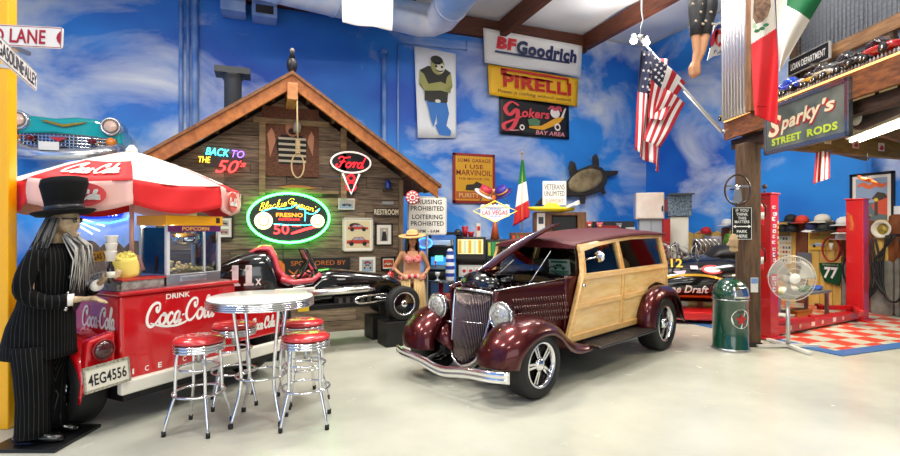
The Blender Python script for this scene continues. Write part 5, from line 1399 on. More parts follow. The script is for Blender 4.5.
# ================================================================ chrome bar table and stools
TX = cw(-1.6, 4.24, 0)
t = thing('bar_table', 'round white bar table with a ribbed chrome edge and chrome legs among the red stools', 'table', (TX.x, TX.y, 0), R(12))
TH = 1.045
MB().lathe([(0, TH), (.405, TH), (.425, TH - .008), (.425, TH - .018), (0, TH - .018)], 48).build('tabletop', mat('#f3f1ea', .18, coat=.5), t)
prof = [(.39, TH - .085)]
for k in range(4): prof += [(.424, TH - .083 + k * .016), (.433, TH - .08 + k * .016), (.433, TH - .073 + k * .016), (.424, TH - .07 + k * .016), (.412, TH - .069 + k * .016)]
prof += [(.39, TH - .02)]
MB().lathe(prof, 48).build('ribbed_edge', CHROME, t)
MB().lathe([(.27, TH - .09), (.27, TH - .075), (0, TH - .075)], 24).build('under_plate', STEEL, t)
for k in range(4):
    a = PI / 2 * k + .35; c, s = math.cos(a), math.sin(a)
    lg = MB().tube(spline([(.25 * c, .25 * s, TH - .08), (.23 * c, .23 * s, .8), (.185 * c, .185 * s, .45), (.2 * c, .2 * s, .25), (.27 * c, .27 * s, .03)], 5), .0145, 10).build('leg', CHROME, t)
    MB().lathe([(.02, 0), (.02, .035), (.0, .035)], 10, 0, (.273 * c, .273 * s, 0)).build('foot', RUBBER, lg)
MB().tube([(.2 * math.cos(a), .2 * math.sin(a), .38) for a in [2 * PI * i / 32 for i in range(32)]], .011, 8, closed=True).build('foot_ring', CHROME, t)
def make_stool(label):
    t = thing('bar_stool', label, 'stool', (0, 0, 0), 0, 'red bar stools')
    H = .755
    MB().lathe([(0, H), (.1, H), (.17, H - .012), (.196, H - .035), (.196, H - .05), (.18, H - .055), (0, H - .055)], 36).build('seat', mat('#c3262b', .22, coat=.8), t)
    prof = [(.17, H - .125)]
    for k in range(3): prof += [(.188, H - .122 + k * .022), (.196, H - .118 + k * .022), (.196, H - .108 + k * .022), (.188, H - .104 + k * .022), (.178, H - .102 + k * .022)]
    prof += [(.17, H - .054)]
    MB().lathe(prof, 36).build('ribbed_band', CHROME, t)
    for k in range(4):
        a = PI / 2 * k; c, s = math.cos(a), math.sin(a)
        lg = MB().tube(spline([(.12 * c, .12 * s, H - .11), (.155 * c, .155 * s, H - .13), (.165 * c, .165 * s, H - .19), (.17 * c, .17 * s, .5), (.175 * c, .175 * s, .31), (.19 * c, .19 * s, .25), (.235 * c, .235 * s, .1), (.25 * c, .25 * s, .03)], 4), .0125, 10).build('leg', CHROME, t)
        MB().lathe([(.017, 0), (.017, .04), (0, .04)], 10, 0, (.253 * c, .253 * s, 0)).build('foot', RUBBER, lg)
        MB().lathe([(.0, .285), (.02, .29), (.02, .315), (.0, .32)], 10, 0, (.178 * c, .178 * s, 0)).build('collar', CHROME, lg)
    for z, r in ((.3, .19), (.5, .155)):
        MB().tube([(r * math.cos(a), r * math.sin(a), z) for a in [2 * PI * i / 36 for i in range(36)]], .01, 8, closed=True).build('ring', CHROME, t)
    MB().lathe([(.06, H - .14), (.06, H - .11), (0, H - .11)], 16).tube([(0, 0, H - .13), (0, 0, H - .22)], .02, 10).build('swivel', STEEL, t)
    return t
st0 = make_stool('red bar stool in front of the cart, alone on the near side of the table')
for i, (px, pys, lb, yw) in enumerate(((199, 336, 'red bar stool standing apart in front of the cart lettering', 20), (234, 322, 'red bar stool between the table legs and the cart', 50), (306, 333, 'red bar stool with its seat overlapping the one behind it', 35), (303, 319.5, 'red bar stool almost hidden behind another on the racer side of the table', 60))):
    d = (EYE - .745) * 500 / (pys - 230)
    p = cw((px - 450) / 500 * d, d, 0)
    if i == 0: place(st0, (p.x, p.y, 0), R(yw)); st0['label'] = lb
    else: dup(st0, (p.x, p.y, 0), R(yw), lb)
# ================================================================ black midget racer number 11x
A_, B_ = cw(-2.245, 6.1, 0), cw(-.658, 7.0, 0)
RYAW = math.atan2((B_ - A_).y, (B_ - A_).x)
rc = thing('midget_racer', 'black open-wheel racer numbered 11x with pink seat padding, standing before the cabin', 'race car', A_, RYAW)
CY = .40
secs_def = [(-.7, .03, .86, .98), (-.6, .13, .76, 1.1), (-.45, .2, .68, 1.2), (-.28, .25, .64, 1.28), (-.12, .275, .61, 1.33), (.02, .28, .6, 1.345), (.1, .28, .58, 1.3), (.16, .28, .57, .98), (.3, .285, .56, .9), (.6, .29, .56, .93), (.72, .28, .56, 1.06), (.85, .28, .56, 1.085), (1.2, .255, .58, 1.04), (1.55, .22, .6, .99), (1.8, .17, .62, .93), (1.93, .1, .66, .86), (1.97, .03, .72, .8)]
def hw_at(x):
    for a, c in zip(secs_def, secs_def[1:]):
        if a[0] <= x <= c[0]: return a[1] + (c[1] - a[1]) * (x - a[0]) / (c[0] - a[0])
    return .2
def sec(x, hw, zb, zt, n=28, e=.55):
    out = []
    for i in range(n):
        a = 2 * PI * i / n; c, s = math.cos(a), math.sin(a)
        out.append((x, CY + hw * math.copysign(abs(c) ** e, c), (zb + zt) / 2 + (zt - zb) / 2 * math.copysign(abs(s) ** .7, s)))
    return out
MB().loft([sec(*s) for s in secs_def]).build('body', GLOSSBLACK, rc)
b = MB().text('1', -.33, 1.05, .07, .24, 0, 0, bold=.02).text('1', -.18, 1.05, .07, .24, 0, 0, bold=.02).text('x', -.07, .96, .07, .08, 0, 0, bold=.02)
for i, (x0) in enumerate((-.33, -.18)): b.rect(x0 - .055, .92, x0 + .055, .945, 0).poly([(x0 - .06, 1.1), (x0 - .02, 1.15), (x0 - .0, 1.15), (x0 - .0, 1.11)], 0)
b.v = [(v[0], CY - hw_at(v[0]) - .012, v[2]) for v in b.v]
b.build('number', mat('#fbf8f6', .4), rc)
PK = mat('#c9414f', .35, coat=.5)
b = MB(); rows = []
for x, z, w in ((-.16, 1.3, .1), (-.04, 1.365, .15), (.08, 1.36, .17), (.14, 1.25, .2), (.17, 1.1, .24), (.25, .98, .27), (.36, .93, .27)):
    rows.append([(x + .05 * math.sin(a), CY + w * math.cos(a), z + .045 * math.sin(a)) for a in [2 * PI * i / 16 for i in range(16)]])
b.loft(rows); b.build('headrest_pad', PK, rc)
b = MB()
for sy in (-1, 1):
    b = MB(); b.tube([(.2, CY + sy * .27, .98), (.35, CY + sy * .285, .93), (.6, CY + sy * .285, .95), (.7, CY + sy * .27, 1.02)], .035, 8)
    b.build('cockpit_trim', PK, rc)
MB().span((.18, CY - .2, .6), (.35, CY + .2, .94)).build('seat', mat('#d9d4cf', .5), rc, bevel=.04)
b = MB(); rows = []
for j in range(6):
    v = j / 5
    rows.append([(.74 - .14 * v + .1 * math.cos(R(-80 + 160 * i / 12)) - .1, CY + .24 * math.sin(R(-80 + 160 * i / 12)) * (1 - .35 * v), 1.04 + .3 * v) for i in range(13)])
b.grid(rows); b.build('windscreen', glass('#c8ccd2', .4), rc)
fr = [rows[j][0] for j in range(6)] + [rows[5][i] for i in range(13)] + [rows[j][12] for j in range(5, -1, -1)]
MB().tube(fr, .01, 6).build('windscreen_frame', mat('#2a2b2e', .3, .7), rc)
b = MB(); M_ = Matrix.Translation((.52, CY, 1.06)) @ Euler((0, R(-58), 0)).to_matrix().to_4x4()
b.tube([M_ @ Vector((.15 * math.cos(a), .15 * math.sin(a), 0)) for a in [2 * PI * i / 28 for i in range(28)]], .014, 8, closed=True)
for a in (0, 2.1, 4.2): b.bar(M_ @ Vector((0, 0, 0)), M_ @ Vector((.15 * math.cos(a), .15 * math.sin(a), 0)), .02, .006)
b.tube([M_ @ Vector((0, 0, 0)), (.72, CY, .98)], .012, 6)
b.build('steering_wheel', BLACK, rc)
b = MB()
b.tube([(.5, .02, .79), (1.3, .04, .8), (1.42, .05, .79)], [.045, .045, .02], 14)
b.build('exhaust_pipe', mat('#d9d6cf', .2, .9), rc)
b = MB()
for k in range(4): b.tube([(1.0 + .11 * k, .05, .79), (1.02 + .11 * k, .1, .83), (1.04 + .11 * k, .17, .84)], .018, 8)
b.build('header_pipe', CHROME, rc)
b = MB(); b.box((.36, .06, .83), (.5, .05, .07)); b.build('side_rail', mat('#e6e2dc', .25, .3), rc, bevel=.015)
for x0, x1 in ((.1, .62), (1.12, 1.62)):
    b = MB().tube(spline([(x1, .1, .71), (x0 + .1, -.02, .71), (x0, -.03, .665), (x0 + .1, -.02, .62), (x1, .1, .62)], 5), .014, 8); b.build('nerf_bar', CHROME, rc)
b = MB(); b.box((1.12, CY, .64), (.5, .66, .14)); b.box((.9, .1, .6), (.9, .1, .08)); b.build('engine_block', mat('#141414', .4, .4), rc, bevel=.02)
b = MB()
for k in range(5): b.box((.95 + .1 * k, .07, .66), (.05, .03, .08))
b.box((.42, .04, .62), (.14, .04, .05)); b.build('engine_fin', mat('#6f6d68', .3, .8), rc)
MB().box((.45, .02, .6), (.14, .05, .06)).build('yellow_fitting', mat('#d7b21a', .4), rc)
b = MB().tube([(1.82, .02, .575), (1.82, .78, .575)], .022, 8).tube([(0, .02, .54), (0, .78, .54)], .03, 8); b.build('axle', mat('#5d5e60', .3, .8), rc)
b = MB()
for y in (.17, .63): b.tube([(1.82, y, .6), (1.4, y + (.05 if y < .4 else -.05), .68)], .014, 8)
b.build('radius_rod', CHROME, rc)
b = MB().tube([(1.6, .19, .93), (1.7, .2, .95)], .02, 8); b.box((.98, CY - .262, .94), (.12, .004, .02)); b.build('cowl_badge', mat('#cfd0d2', .3, .6), rc)
for x, z, r, w in ((0, .54, .285, .2), (1.82, .578, .24, .15)):
    for y, o_ in ((0, -1), (.78, 1)):
        wheel(rc, (x, y, z), r, w, 'y', CHROME, 12, o_, rr_=.66)
BX = mat('#0f0f10', .45)
for x, y, w, h, lb in ((1.72, .08, .36, .34, 'black box under the front axle of the midget racer'), (1.72, .62, .36, .34, 'black box under the racer axle on the cabin side'), (0, .12, .34, .255, 'black box under the rear axle of the midget racer'), (0, .62, .34, .255, 'black box under the rear racer axle on the cabin side')):
    lb = lb.replace('the front axle', 'the nose end axle')
    q = A_ + Matrix.Rotation(RYAW, 3, 'Z') @ Vector((x, y, 0))
    o = tag(MB().box((0, 0, h / 2), (w, .34, h)).build('stand_box', BX, bevel=.01), lb, 'box', 'racer stands'); place(o, q, RYAW)
    b = MB().box((x, y + (.1 if y < .3 else -.1), (h + .55) / 2), (.08, .08, .55 - h)); b.build('jack_pad', BX, rc)
# ================================================================ maroon woody wagon
FX, FYD = (-.717, -.697), None
O_ = cw(.331, 5.306, 0)
fw = cw(-.717, -.697, 0)
WYAW = math.atan2(fw.y, fw.x)
car = thing('woody_wagon', 'maroon vintage wagon with varnished wooden sides, raised hood and chrome wheels', 'car', O_, WYAW)
def marm():
    k = 'maroon'
    m = mat('#4a080b', .3, coat=.55, metal=.7, key=k)
    return m
MAR = marm()
BIRCH = wood('#e2b56c', '#f0d094', (1.5, 8, 8), .3, coat=.6, scale=2.2)
MAPLE = wood('#d9a55c', '#eac485', (2, 10, 10), .3, coat=.6, scale=2.5)
ROOFM = mat('#561a1f', .5, bump=.15, bscale=160)
DARK = mat('#100d0d', .6)
# grille and its shell
def gout(z):                                                        # half width of the grille at height z
    pts = [(.22, .03), (.25, .1), (.32, .175), (.5, .225), (.7, .26), (.88, .28), (.94, .275), (.975, .235), (.99, .0)]
    for (z0, w0), (z1, w1) in zip(pts, pts[1:]):
        if z0 <= z <= z1: return w0 + (w1 - w0) * (z - z0) / (z1 - z0)
    return 0
def gx(y, z): return .3 - .1 * (z - .24) / .75 - .35 * abs(y) * abs(y) / .26 + .0
ol = [(.0, .22)] + [(gout(z), z) for z in (.25, .32, .5, .7, .88, .94, .97)] + [(0, .99)]
ol = [(y, z) for y, z in ol] + [(-y, z) for y, z in ol[::-1][1:-1]]
OLs = [Vector(p) for p in spline([(y, z) for y, z in ol] + [ol[0]], 4)]
b = MB(); rows = []
for j in range(15):
    z = .23 + .75 * j / 14; w = gout(z)
    rows.append([(gx(w * (i / 6 - 1), z) - .02, w * (i / 6 - 1), z) for i in range(13)])
b.grid(rows); b.build('grille_back', mat('#241c1d', .35, .6), car)
b = MB()
for i in range(-14, 15):
    y = i * .0172; zs = [z for z in [.23 + .01 * k for k in range(76)] if gout(z) >= abs(y)]
    if len(zs) > 3: b.tube([(gx(y, z), y, z) for z in (zs[0], zs[len(zs) // 3], zs[2 * len(zs) // 3], zs[-1])], .0042, 5)
b.build('grille_bar', mat('#9a8a8a', .2, 1.0), car)
b = MB(); b.tube([(gx(p.x, p.y) + .012, p.x, p.y) for p in OLs[:-1]], .014, 8, closed=True); b.build('grille_rim', CHROME, car)
MB().tube([(gx(-.2, .66) + .01, -.2, .66), (gx(0, .66) + .012, 0, .66), (gx(.2, .66) + .01, .2, .66)], .005, 6).build('grille_crossbar', CHROME, car)
b = MB(); rows = []
for x, k, dz in ((.0, 1.0, 0), (-.05, 1.08, .015), (-.2, 1.2, .02)):
    rows.append([(gx(p.x, p.y) + x, p.x * k, .24 + (p.y - .24) * (1 + dz) + (.06 if x < -.1 and p.y < .4 else 0)) for p in OLs[:-1]])
b.grid(rows, 0, True, False, True); b.build('grille_shell', MAR, car)
# hood sides with louvres, cowl
def side_y(x, z): return .28 + (.2 - x) * .3 + .02 * math.sin((z - .45) * 3)
for sy in (-1, 1):
    b = MB(); rows = []
    for i in range(13):
        x = .16 - .92 * i / 12
        rows.append([(x, sy * side_y(x, z), z) for z in (.42, .55, .7, .85, .95, .99 + .09 * i / 12)])
    b.grid(rows); o = b.build('hood_side', MAR, car); md = o.modifiers.new('s', 'SOLIDIFY'); md.thickness = .012
    b = MB()
    for k in range(22):
        x = -.03 - .031 * k
        for z0, z1 in ((.62, .675), (.695, .75), (.77, .825), (.845, .9)):
            xx = x - .1 + (z0 - .6) * .25
            p0, p1 = Vector((xx, sy * (side_y(xx, z0) + .006), z0)), Vector((xx + .014, sy * (side_y(xx, z1) + .006), z1))
            b.tube([p0, p1], .0045, 5)
    b.build('louver', mat('#a08480', .25, .8), car)
    MB().tube([(.16, sy * (side_y(.16, .99) + .004), .995), (-.76, sy * (side_y(-.76, 1) + .004), 1.085)], .007, 6).build('hood_trim', CHROME, car)
    b = MB().prism([(-.62, .4), (-.74, .4 + .0), (-1.0, 1.1), (-.76, 1.1), (-.74, 1.0), (-.58, .55)], sy * .46, sy * .66, 'xz') if False else MB()
    rows = []
    for z in (.38, .5, .65, .8, .95, 1.06, 1.1):
        xf = -.72; xr = -.66 - .31 * max(0, (z - .6)) / .5
        rows.append([(xf + .02, sy * side_y(-.72, z), z), (-.75, sy * (side_y(-.72, z) + .02), z), (min(-.78, xr + .02), sy * .585, z), (xr - .05, sy * (.64 if z < 1.02 else .62), z)])
    b.grid(rows); o = b.build('cowl_side', MAR, car); md = o.modifiers.new('s', 'SOLIDIFY'); md.thickness = .015
b = MB(); rows = []
for x, w, h in ((-.72, .5, 1.1), (-.8, .54, 1.12), (-.96, .6, 1.12), (-1.05, .6, 1.12)):
    rows.append([(x, w * math.cos(a), h - .1 + .1 * math.sin(a) ** .7 if math.sin(a) > 0 else h - .1) for a in [PI * i / 14 for i in range(15)]])
b.grid(rows); o = b.build('cowl_top', GLOSSBLACK, car); md = o.modifiers.new('s', 'SOLIDIFY'); md.thickness = .01
MB().span((-.78, -.5, .4), (-.74, .5, 1.0)).build('firewall', GLOSSBLACK, car)
# engine under the open hood
en = MB().span((-.7, -.17, .45), (.02, .17, .86)).build('engine', mat('#151313', .35, .5), car, bevel=.03)
for sy in (-1, 1):
    b = MB().prism([(sy * .06, .86), (sy * .2, .84), (sy * .24, .95), (sy * .1, 1.0)], -.62, -.08, 'yz'); b.build('valve_cover', mat('#3d0e10', .2, coat=1), en, bevel=.015)
    b = MB()
    for k in range(4): b.tube([(-.52 + .13 * k, sy * .1, 1.0), (-.5 + .13 * k, sy * .2, 1.02), (-.5 + .13 * k, sy * .25, .9)], .009, 6)
    b.build('spark_lead', BLACK, en)
MB().lathe([(0, 1.0), (.14, 1.0), (.15, 1.02), (.15, 1.08), (.13, 1.1), (0, 1.105)], 28, 0, (-.35, 0, 0)).build('air_cleaner', GLOSSBLACK, en)
b = MB(); b.tube(spline([(.06, -.02, .93), (.02, .02, 1.04), (-.06, .04, 1.06), (-.16, .02, 1.0)], 5), .035, 10).build('radiator_hose', BLACK, en)
MB().span((.05, -.24, .42), (.12, .24, .96)).build('radiator', BLACK, car)
b = MB(); b.ball((.02, 0, 1.02), (.14, .26, .15)); b.build('hood_nose_hinge', GLOSSBLACK, car)
# raised hood
b = MB(); rows = []; rowsu = []
for i in range(15):
    t_ = i / 14; x = .05 - 1.06 * t_; zc = 1.17 + .41 * t_ + .03 * math.sin(PI * t_); w = .2 + .12 * t_
    rows.append([(x + .015 * abs(u), w * u, zc + .5 * w * u - .06 * abs(u) ** 2.4) for u in [j / 8 - 1 for j in range(17)]])
    rowsu.append([(p[0], p[1] * .97, p[2] - .022) for p in rows[-1]])
b.grid(rows, 0); b.grid(rowsu, 1)
n = 17
def edge(r1, r2, m): b.grid([r1, r2], m, False)
edge([r[0] for r in rows], [r[0] for r in rowsu], 0); edge([r[-1] for r in rows], [r[-1] for r in rowsu], 0); edge(rows[0], rowsu[0], 0); edge(rows[-1], rowsu[-1], 0)
hd = b.build('hood', [MAR, BLACK], car)
MB().tube([tuple(Vector(r[8]) + Vector((0, 0, .004))) for r in rows], .007, 6).build('hood_centre_trim', CHROME, hd)
MB().tube([(-.35, .34, 1.0), (-.75, .36, 1.36)], .006, 6).tube([(-.1, .1, 1.1), (-.3, .2, 1.28)], .01, 6).build('prop_rod', STEEL, car)
# windscreen and roof
b = MB()
LW, RW_ = [(-.98, .56, 1.07), (-1.02, .52, 1.42)], [(-.98, -.56, 1.07), (-1.02, -.52, 1.42)]
for q in (LW, RW_): b.bar(q[0], q[1], .035, .03)
b.bar(LW[0], RW_[0], .03, .03); b.bar(LW[1], RW_[1], .035, .035)
wf = b.build('windscreen_frame', mat('#2c0b0d', .25, coat=1), car)
MB().add([LW[0], RW_[0], RW_[1], LW[1]], [(0, 1, 2, 3)]).build('windscreen_glass', glass('#dfe6e4', .2), wf)
MB().tube([(-.93, .1, 1.12), (-.97, .3, 1.2)], .006, 5).build('wiper', BLACK, wf)
b = MB(); rows = []; rows2 = []
for i in range(22):
    t_ = i / 21; x = -.9 - 2.28 * t_
    ze = 1.435 + .125 * math.sin(min(1, t_ * 1.35) * PI / 2) - .01 * max(0, t_ - .8) * 5; w = .555 + .07 * math.sin(PI * min(1, t_ * 1.2 + .1) * .5)
    cr = .055 + .02 * math.sin(PI * t_)
    if i == 0: ze -= .012
    sec_ = [(x, w * u, ze + cr * (1 - abs(u) ** 2.2)) for u in [j / 8 - 1 for j in range(17)]]
    rows.append(sec_ + [(x, w * u, ze - .028) for u in [1 - j / 8 for j in range(17)]])
b.loft(rows); b.build('roof', ROOFM, car)
# wooden sides
def sy_at(z): return .685 - .115 * max(0.0, z - 1.08) / .45 - .03 * max(0, .7 - z) / .3
def wpanel(b, poly, off=0.0, th=.03, sy=1, m=0):
    n = len(poly)
    vs = [(x, sy * (sy_at(z) + off), z) for x, z in poly] + [(x, sy * (sy_at(z) + off - th), z) for x, z in poly]
    b.add(vs, [list(range(n)), list(range(2 * n - 1, n - 1, -1))] + [(i, i + n, (i + 1) % n + n, (i + 1) % n) for i in range(n)], m)
def top(x): t_ = (-.9 - x) / 2.28; return 1.435 + .125 * math.sin(min(1, t_ * 1.35) * PI / 2) - .02
AX = [(.42, -.615), (.62, -.68), (.85, -.78), (1.08, -.885), (1.25, -.935), (1.44, -.97)]
def ax(z):
    for (z0, x0), (z1, x1) in zip(AX, AX[1:]):
        if z <= z1: return x0 + (x1 - x0) * (z - z0) / (z1 - z0)
    return AX[-1][1]
def arch(x): return None
wa = [(-2.27 - .0, .42), (-2.3, .6), (-2.4, .76), (-2.55, .86), (-2.75, .9), (-2.95, .87), (-3.1, .78)]
for sy in (1, -1):
    dr = MB()
    # front door panels
    wpanel(dr, [(ax(z), z) for z in (.44, .62, .85, 1.08)] + [(-1.8, 1.08), (-1.8, .44)], -.012, .02, sy)
    door = dr.build('door_panel', BIRCH, car)
    rp = MB(); wpanel(rp, [(-1.8, .44), (-1.8, 1.08), (-3.1, 1.08), (-3.1, .8)] + [p for p in wa[::-1][1:]], -.012, .02, sy)
    rear = rp.build('quarter_panel', BIRCH, car)
    def member(name, poly, parent=car, off=.006, th=.045):
        b = MB(); wpanel(b, poly, off, th, sy); o = b.build(name, MAPLE, parent, bevel=.006, seg=2); return o
    a = [(ax(z), z) for z in (.4, .62, .85, 1.08, 1.25, 1.44)]
    member('front_pillar', a + [(x - .075, z) for x, z in a[::-1]])
    member('bottom_rail', [(ax(.4), .4), (-2.24, .4), (-2.26, .475), (ax(.475), .475)])
    member('belt_rail', [(ax(1.06), 1.055), (-3.1, 1.075), (-3.1, 1.135), (ax(1.12), 1.12)], off=.012)
    member('middle_rail', [(ax(.75), .745), (-1.77, .755), (-1.77, .815), (ax(.81), .805)])
    member('quarter_rail', [(-1.84, .755), (-2.37, .765), (-2.42, .825), (-1.84, .815)])
    member('centre_pillar', [(-1.765, .4), (-1.845, .4), (-1.87, 1.1), (-1.885, top(-1.88)), (-1.805, top(-1.81)), (-1.79, 1.1)])
    member('rear_pillar', [(-2.99, .85), (-3.1, .8), (-3.13, 1.1), (-3.15, top(-3.15)), (-3.06, top(-3.06)), (-3.03, 1.1)])
    xs = [-.95, -1.1, -1.3, -1.5, -1.8, -2.2, -2.6, -3.0, -3.15]
    member('roof_rail', [(x, top(x) + .01) for x in xs] + [(x, top(x) - (.065 if x > -1.2 else .055)) for x in xs[::-1]])
    gl = MB(); wpanel(gl, [(-1.0, 1.12), (-1.0, 1.4), (-1.2, top(-1.2) - .05), (-1.79, top(-1.79) - .05), (-1.79, 1.12)], -.02, .006, sy); gl.build('door_glass', glass('#d7dddb', .12), car)
    gl = MB(); wpanel(gl, [(-1.88, 1.13), (-1.88, top(-1.88) - .05), (-3.05, top(-3.05) - .05), (-3.03, 1.135)], -.02, .006, sy); gl.build('quarter_glass', glass('#d7dddb', .12), car)
    b = MB()
    xw = [(-.985, 1.125), (-1.0, 1.3), (-1.03, 1.385), (-1.1, 1.405)]
    b.tube([(-.87, sy * .72, 1.0), (-.87, sy * .69, 1.0)], .02, 8); b.build('door_hinge', CHROME, car)
# round mirror and window sticker on the driver side
p_ = (-1.06, .79, 1.31)
mr = MB().lathe([(0, -.03), (.03, -.028), (.06, 0), (.062, .012), (.0, .012)], 20, 0, p_, 'x').build('door_mirror', CHROME, car)
MB().tube([(-1.04, .79, 1.31), (-.96, .66, 1.27)], .008, 6).build('mirror_arm', CHROME, mr)
# tailgate
b = MB().span((-3.16, -.6, .75), (-3.12, .6, 1.09)); b.build('tailgate', BIRCH, car)
b = MB().span((-3.17, -.6, 1.06), (-3.12, .6, 1.13)).span((-3.17, -.6, .7), (-3.12, .6, .77)).span((-3.17, -.03, .7), (-3.12, .03, 1.1)).span((-3.19, -.55, 1.5), (-3.12, .55, 1.55)); b.build('tailgate_rail', MAPLE, car, bevel=.005)
MB().add([(-3.14, .55, 1.13), (-3.14, -.55, 1.13), (-3.15, -.52, 1.5), (-3.15, .52, 1.5)], [(0, 1, 2, 3)]).build('tailgate_glass', glass('#d7dddb', .12), car)
# floor, seats and steering wheel
MB().span((-3.1, -.62, .36), (-.74, .62, .42)).build('floor_pan', DARK, car)
for x in (-1.62, -2.45):
    for sy in ((-.29, .29) if x > -2 else (0,)):
        wd = .25 if x > -2 else .52
        MB().span((x - .02, sy - wd, .42), (x + .45, sy + wd, .7)).span((x - .14, sy - wd, .66), (x - .0, sy + wd, 1.22)).build('seat', mat('#6e5f50', .6), car, bevel=.04, seg=3)
MB().span((-1.12, -.55, .98), (-1.0, .55, 1.08)).build('dashboard', MAPLE, car, bevel=.02)
M_ = Matrix.Translation((-1.24, .3, 1.09)) @ Euler((0, R(-62), 0)).to_matrix().to_4x4()
b = MB().tube([M_ @ Vector((.18 * math.cos(a), .18 * math.sin(a), 0)) for a in [2 * PI * i / 28 for i in range(28)]], .013, 8, closed=True).tube([M_ @ Vector((0, 0, 0)), (-1.02, .3, 1.0)], .018, 8)
for a in (0, 2.1, 4.2): b.bar(M_ @ Vector((0, 0, 0)), M_ @ Vector((.18 * math.cos(a), .18 * math.sin(a), 0)), .02, .008)
b.build('steering_wheel', mat('#cdb27a', .4), car)
# fenders
def sweep(path, ya, yb, crown, skirt, sy, n=13, flare=None):
    rows = []
    k = len(path)
    for i, (x, z) in enumerate(path):
        p0, p1 = path[max(i - 1, 0)], path[min(i + 1, k - 1)]
        tx, tz = p1[0] - p0[0], p1[1] - p0[1]; l = math.hypot(tx, tz) or 1
        nx, nz = tz / l, -tx / l                                   # outward normal of the path
        if nz < 0 and abs(tz) < abs(tx): nx, nz = -nx, -nz
        row = []
        a_ = ya(i / (k - 1)); b_ = yb(i / (k - 1))
        for j in range(n):
            v = j / (n - 1)
            fade = 1 - max(0, (i / (k - 1) - .72) / .28) if k > 40 else 1
            off = crown * fade * math.sin(PI * min(1, v * 1.15)) - skirt * (.3 + .7 * fade) * max(0, (v - .72) / .28) ** 2 - crown * 1.2 * max(0, (.25 - v) / .25) ** 2
            row.append((x + nx * off, sy * (a_ + (b_ - a_) * (1 - (1 - v) ** 1.15) + .0), z + nz * off))
        rows.append(row)
    return rows
fp = spline([(.47, .34), (.46, .45), (.4, .56), (.27, .655), (.08, .705), (-.12, .695), (-.3, .62), (-.46, .5), (-.62, .405), (-.8, .365), (-.95, .36)], 4)
fp = [(p.x, p.y) for p in fp]
for sy in (1, -1):
    rows = sweep(fp, lambda u: .30 + .08 * min(1, u * 1.5) + .22 * max(0, u - .55) / .45, lambda u: .8 + .06 * math.sin(PI * min(1, u * 1.3)), .06, .1, sy)
    o = MB().grid(rows).build('front_fender', MAR, car); md = o.modifiers.new('s', 'SOLIDIFY'); md.thickness = .014
    # inner apron between fender and grille
    b = MB().grid([[(.3, sy * .12, .34), (.33, sy * .3, .42), (.38, sy * .42, .52)], [(.16, sy * .24, .5), (.2, sy * .34, .58), (.24, sy * .44, .66)], [(-.2, sy * .34, .6), (-.2, sy * .4, .64), (-.2, sy * .46, .68)]])
    o = b.build('fender_apron', MAR, car); md = o.modifiers.new('s', 'SOLIDIFY'); md.thickness = .012
    rp = [( -2.24, .34), (-2.25, .5), (-2.31, .64), (-2.43, .755), (-2.6, .815), (-2.77, .82), (-2.95, .79), (-3.1, .7), (-3.2, .56), (-3.26, .42), (-3.29, .34)]
    rp = [(p.x, p.y) for p in spline(rp, 3)]
    rows = sweep(rp, lambda u: .6, lambda u: .88, .045, .07, sy)
    o = MB().grid(rows).build('rear_fender', MAR, car); md = o.modifiers.new('s', 'SOLIDIFY'); md.thickness = .014
    b = MB().span((-.88, sy * .6, .335), (-2.3, sy * .9, .365)); b.build('running_board', mat('#171010', .35), car, bevel=.012)
    b = MB()
    for k in range(7): b.span((-.95, sy * (.63 + .036 * k), .364), (-2.25, sy * (.645 + .036 * k), .37))
    b.build('board_rib', mat('#241b1a', .5), car)
    wheel(car, (.02, sy * .68, .325), .325, .23, 'y', CHROME, 5, sy, rr_=.66)
    wheel(car, (-2.75, sy * .68, .36), .36, .27, 'y', CHROME, 5, sy, rr_=.64)
    # headlight
    c = (.2, sy * .45, .765)
    h = MB().lathe([(0, -.16), (.06, -.15), (.11, -.08), (.14, .0), (.147, .02), (.14, .03), (.127, .03), (.127, .02), (0, .02)], 30, 0, c, 'x').build('headlight', CHROME, car)
    MB().lathe([(.128, .024), (.09, .046), (0, .058)], 26, 0, c, 'x').build('lens', mat('#cfd0cc', .1, .35, coat=1, noise=(40, '#8d8d8a')), h)
    MB().tube([(.17, sy * .45, .66), (.17, sy * .45, .58)], .018, 8).tube([(.17, sy * .45, .62), (.15, sy * .25, .6)], .014, 8).build('stalk', CHROME, h)
    MB().tube([(.33, sy * .56, .62), (.33, sy * .56, .655)], .02, 8).ball((.34, sy * .56, .66), (.03, .02, .02)).build('side_lamp', mat('#c7a14e', .2, .8), car)
    MB().lathe([(0, .05), (.05, .04), (.055, 0), (0, 0)], 16, 0, (-3.2, sy * .66, .62), 'x').build('tail_light', mat('#8d0f14', .2, coat=1), car)
b = MB(); rows = []
for i in range(33):
    u = i / 16 - 1; y = .79 * u
    x = .56 + .03 * (1 - u * u) - .1 * max(0, abs(u) - .7) ** 2 * 6; zc = .275 - .05 * math.exp(-(u / .3) ** 2) + .02 * u * u
    rows.append([(x + dx, y, zc + dz) for dx, dz in ((0, -.055), (.014, -.045), (.018, -.012), (.01, 0), (.018, .012), (.014, .045), (0, .055), (-.008, .05), (-.008, -.05))])
b.loft(rows); bp_ = b.build('front_bumper', CHROME, car)
MB().tube([(.54, .3, .26), (.2, .3, .33)], .02, 8).tube([(.54, -.3, .26), (.2, -.3, .33)], .02, 8).build('bumper_iron', BLACK, bp_)
b = MB().loft([[(-3.4 + dx, y, .38 + dz) for dx, dz in ((0, -.05), (-.015, 0), (0, .05), (.01, 0))] for y in (-.78, -.4, 0, .4, .78)]); b.build('rear_bumper', CHROME, car)
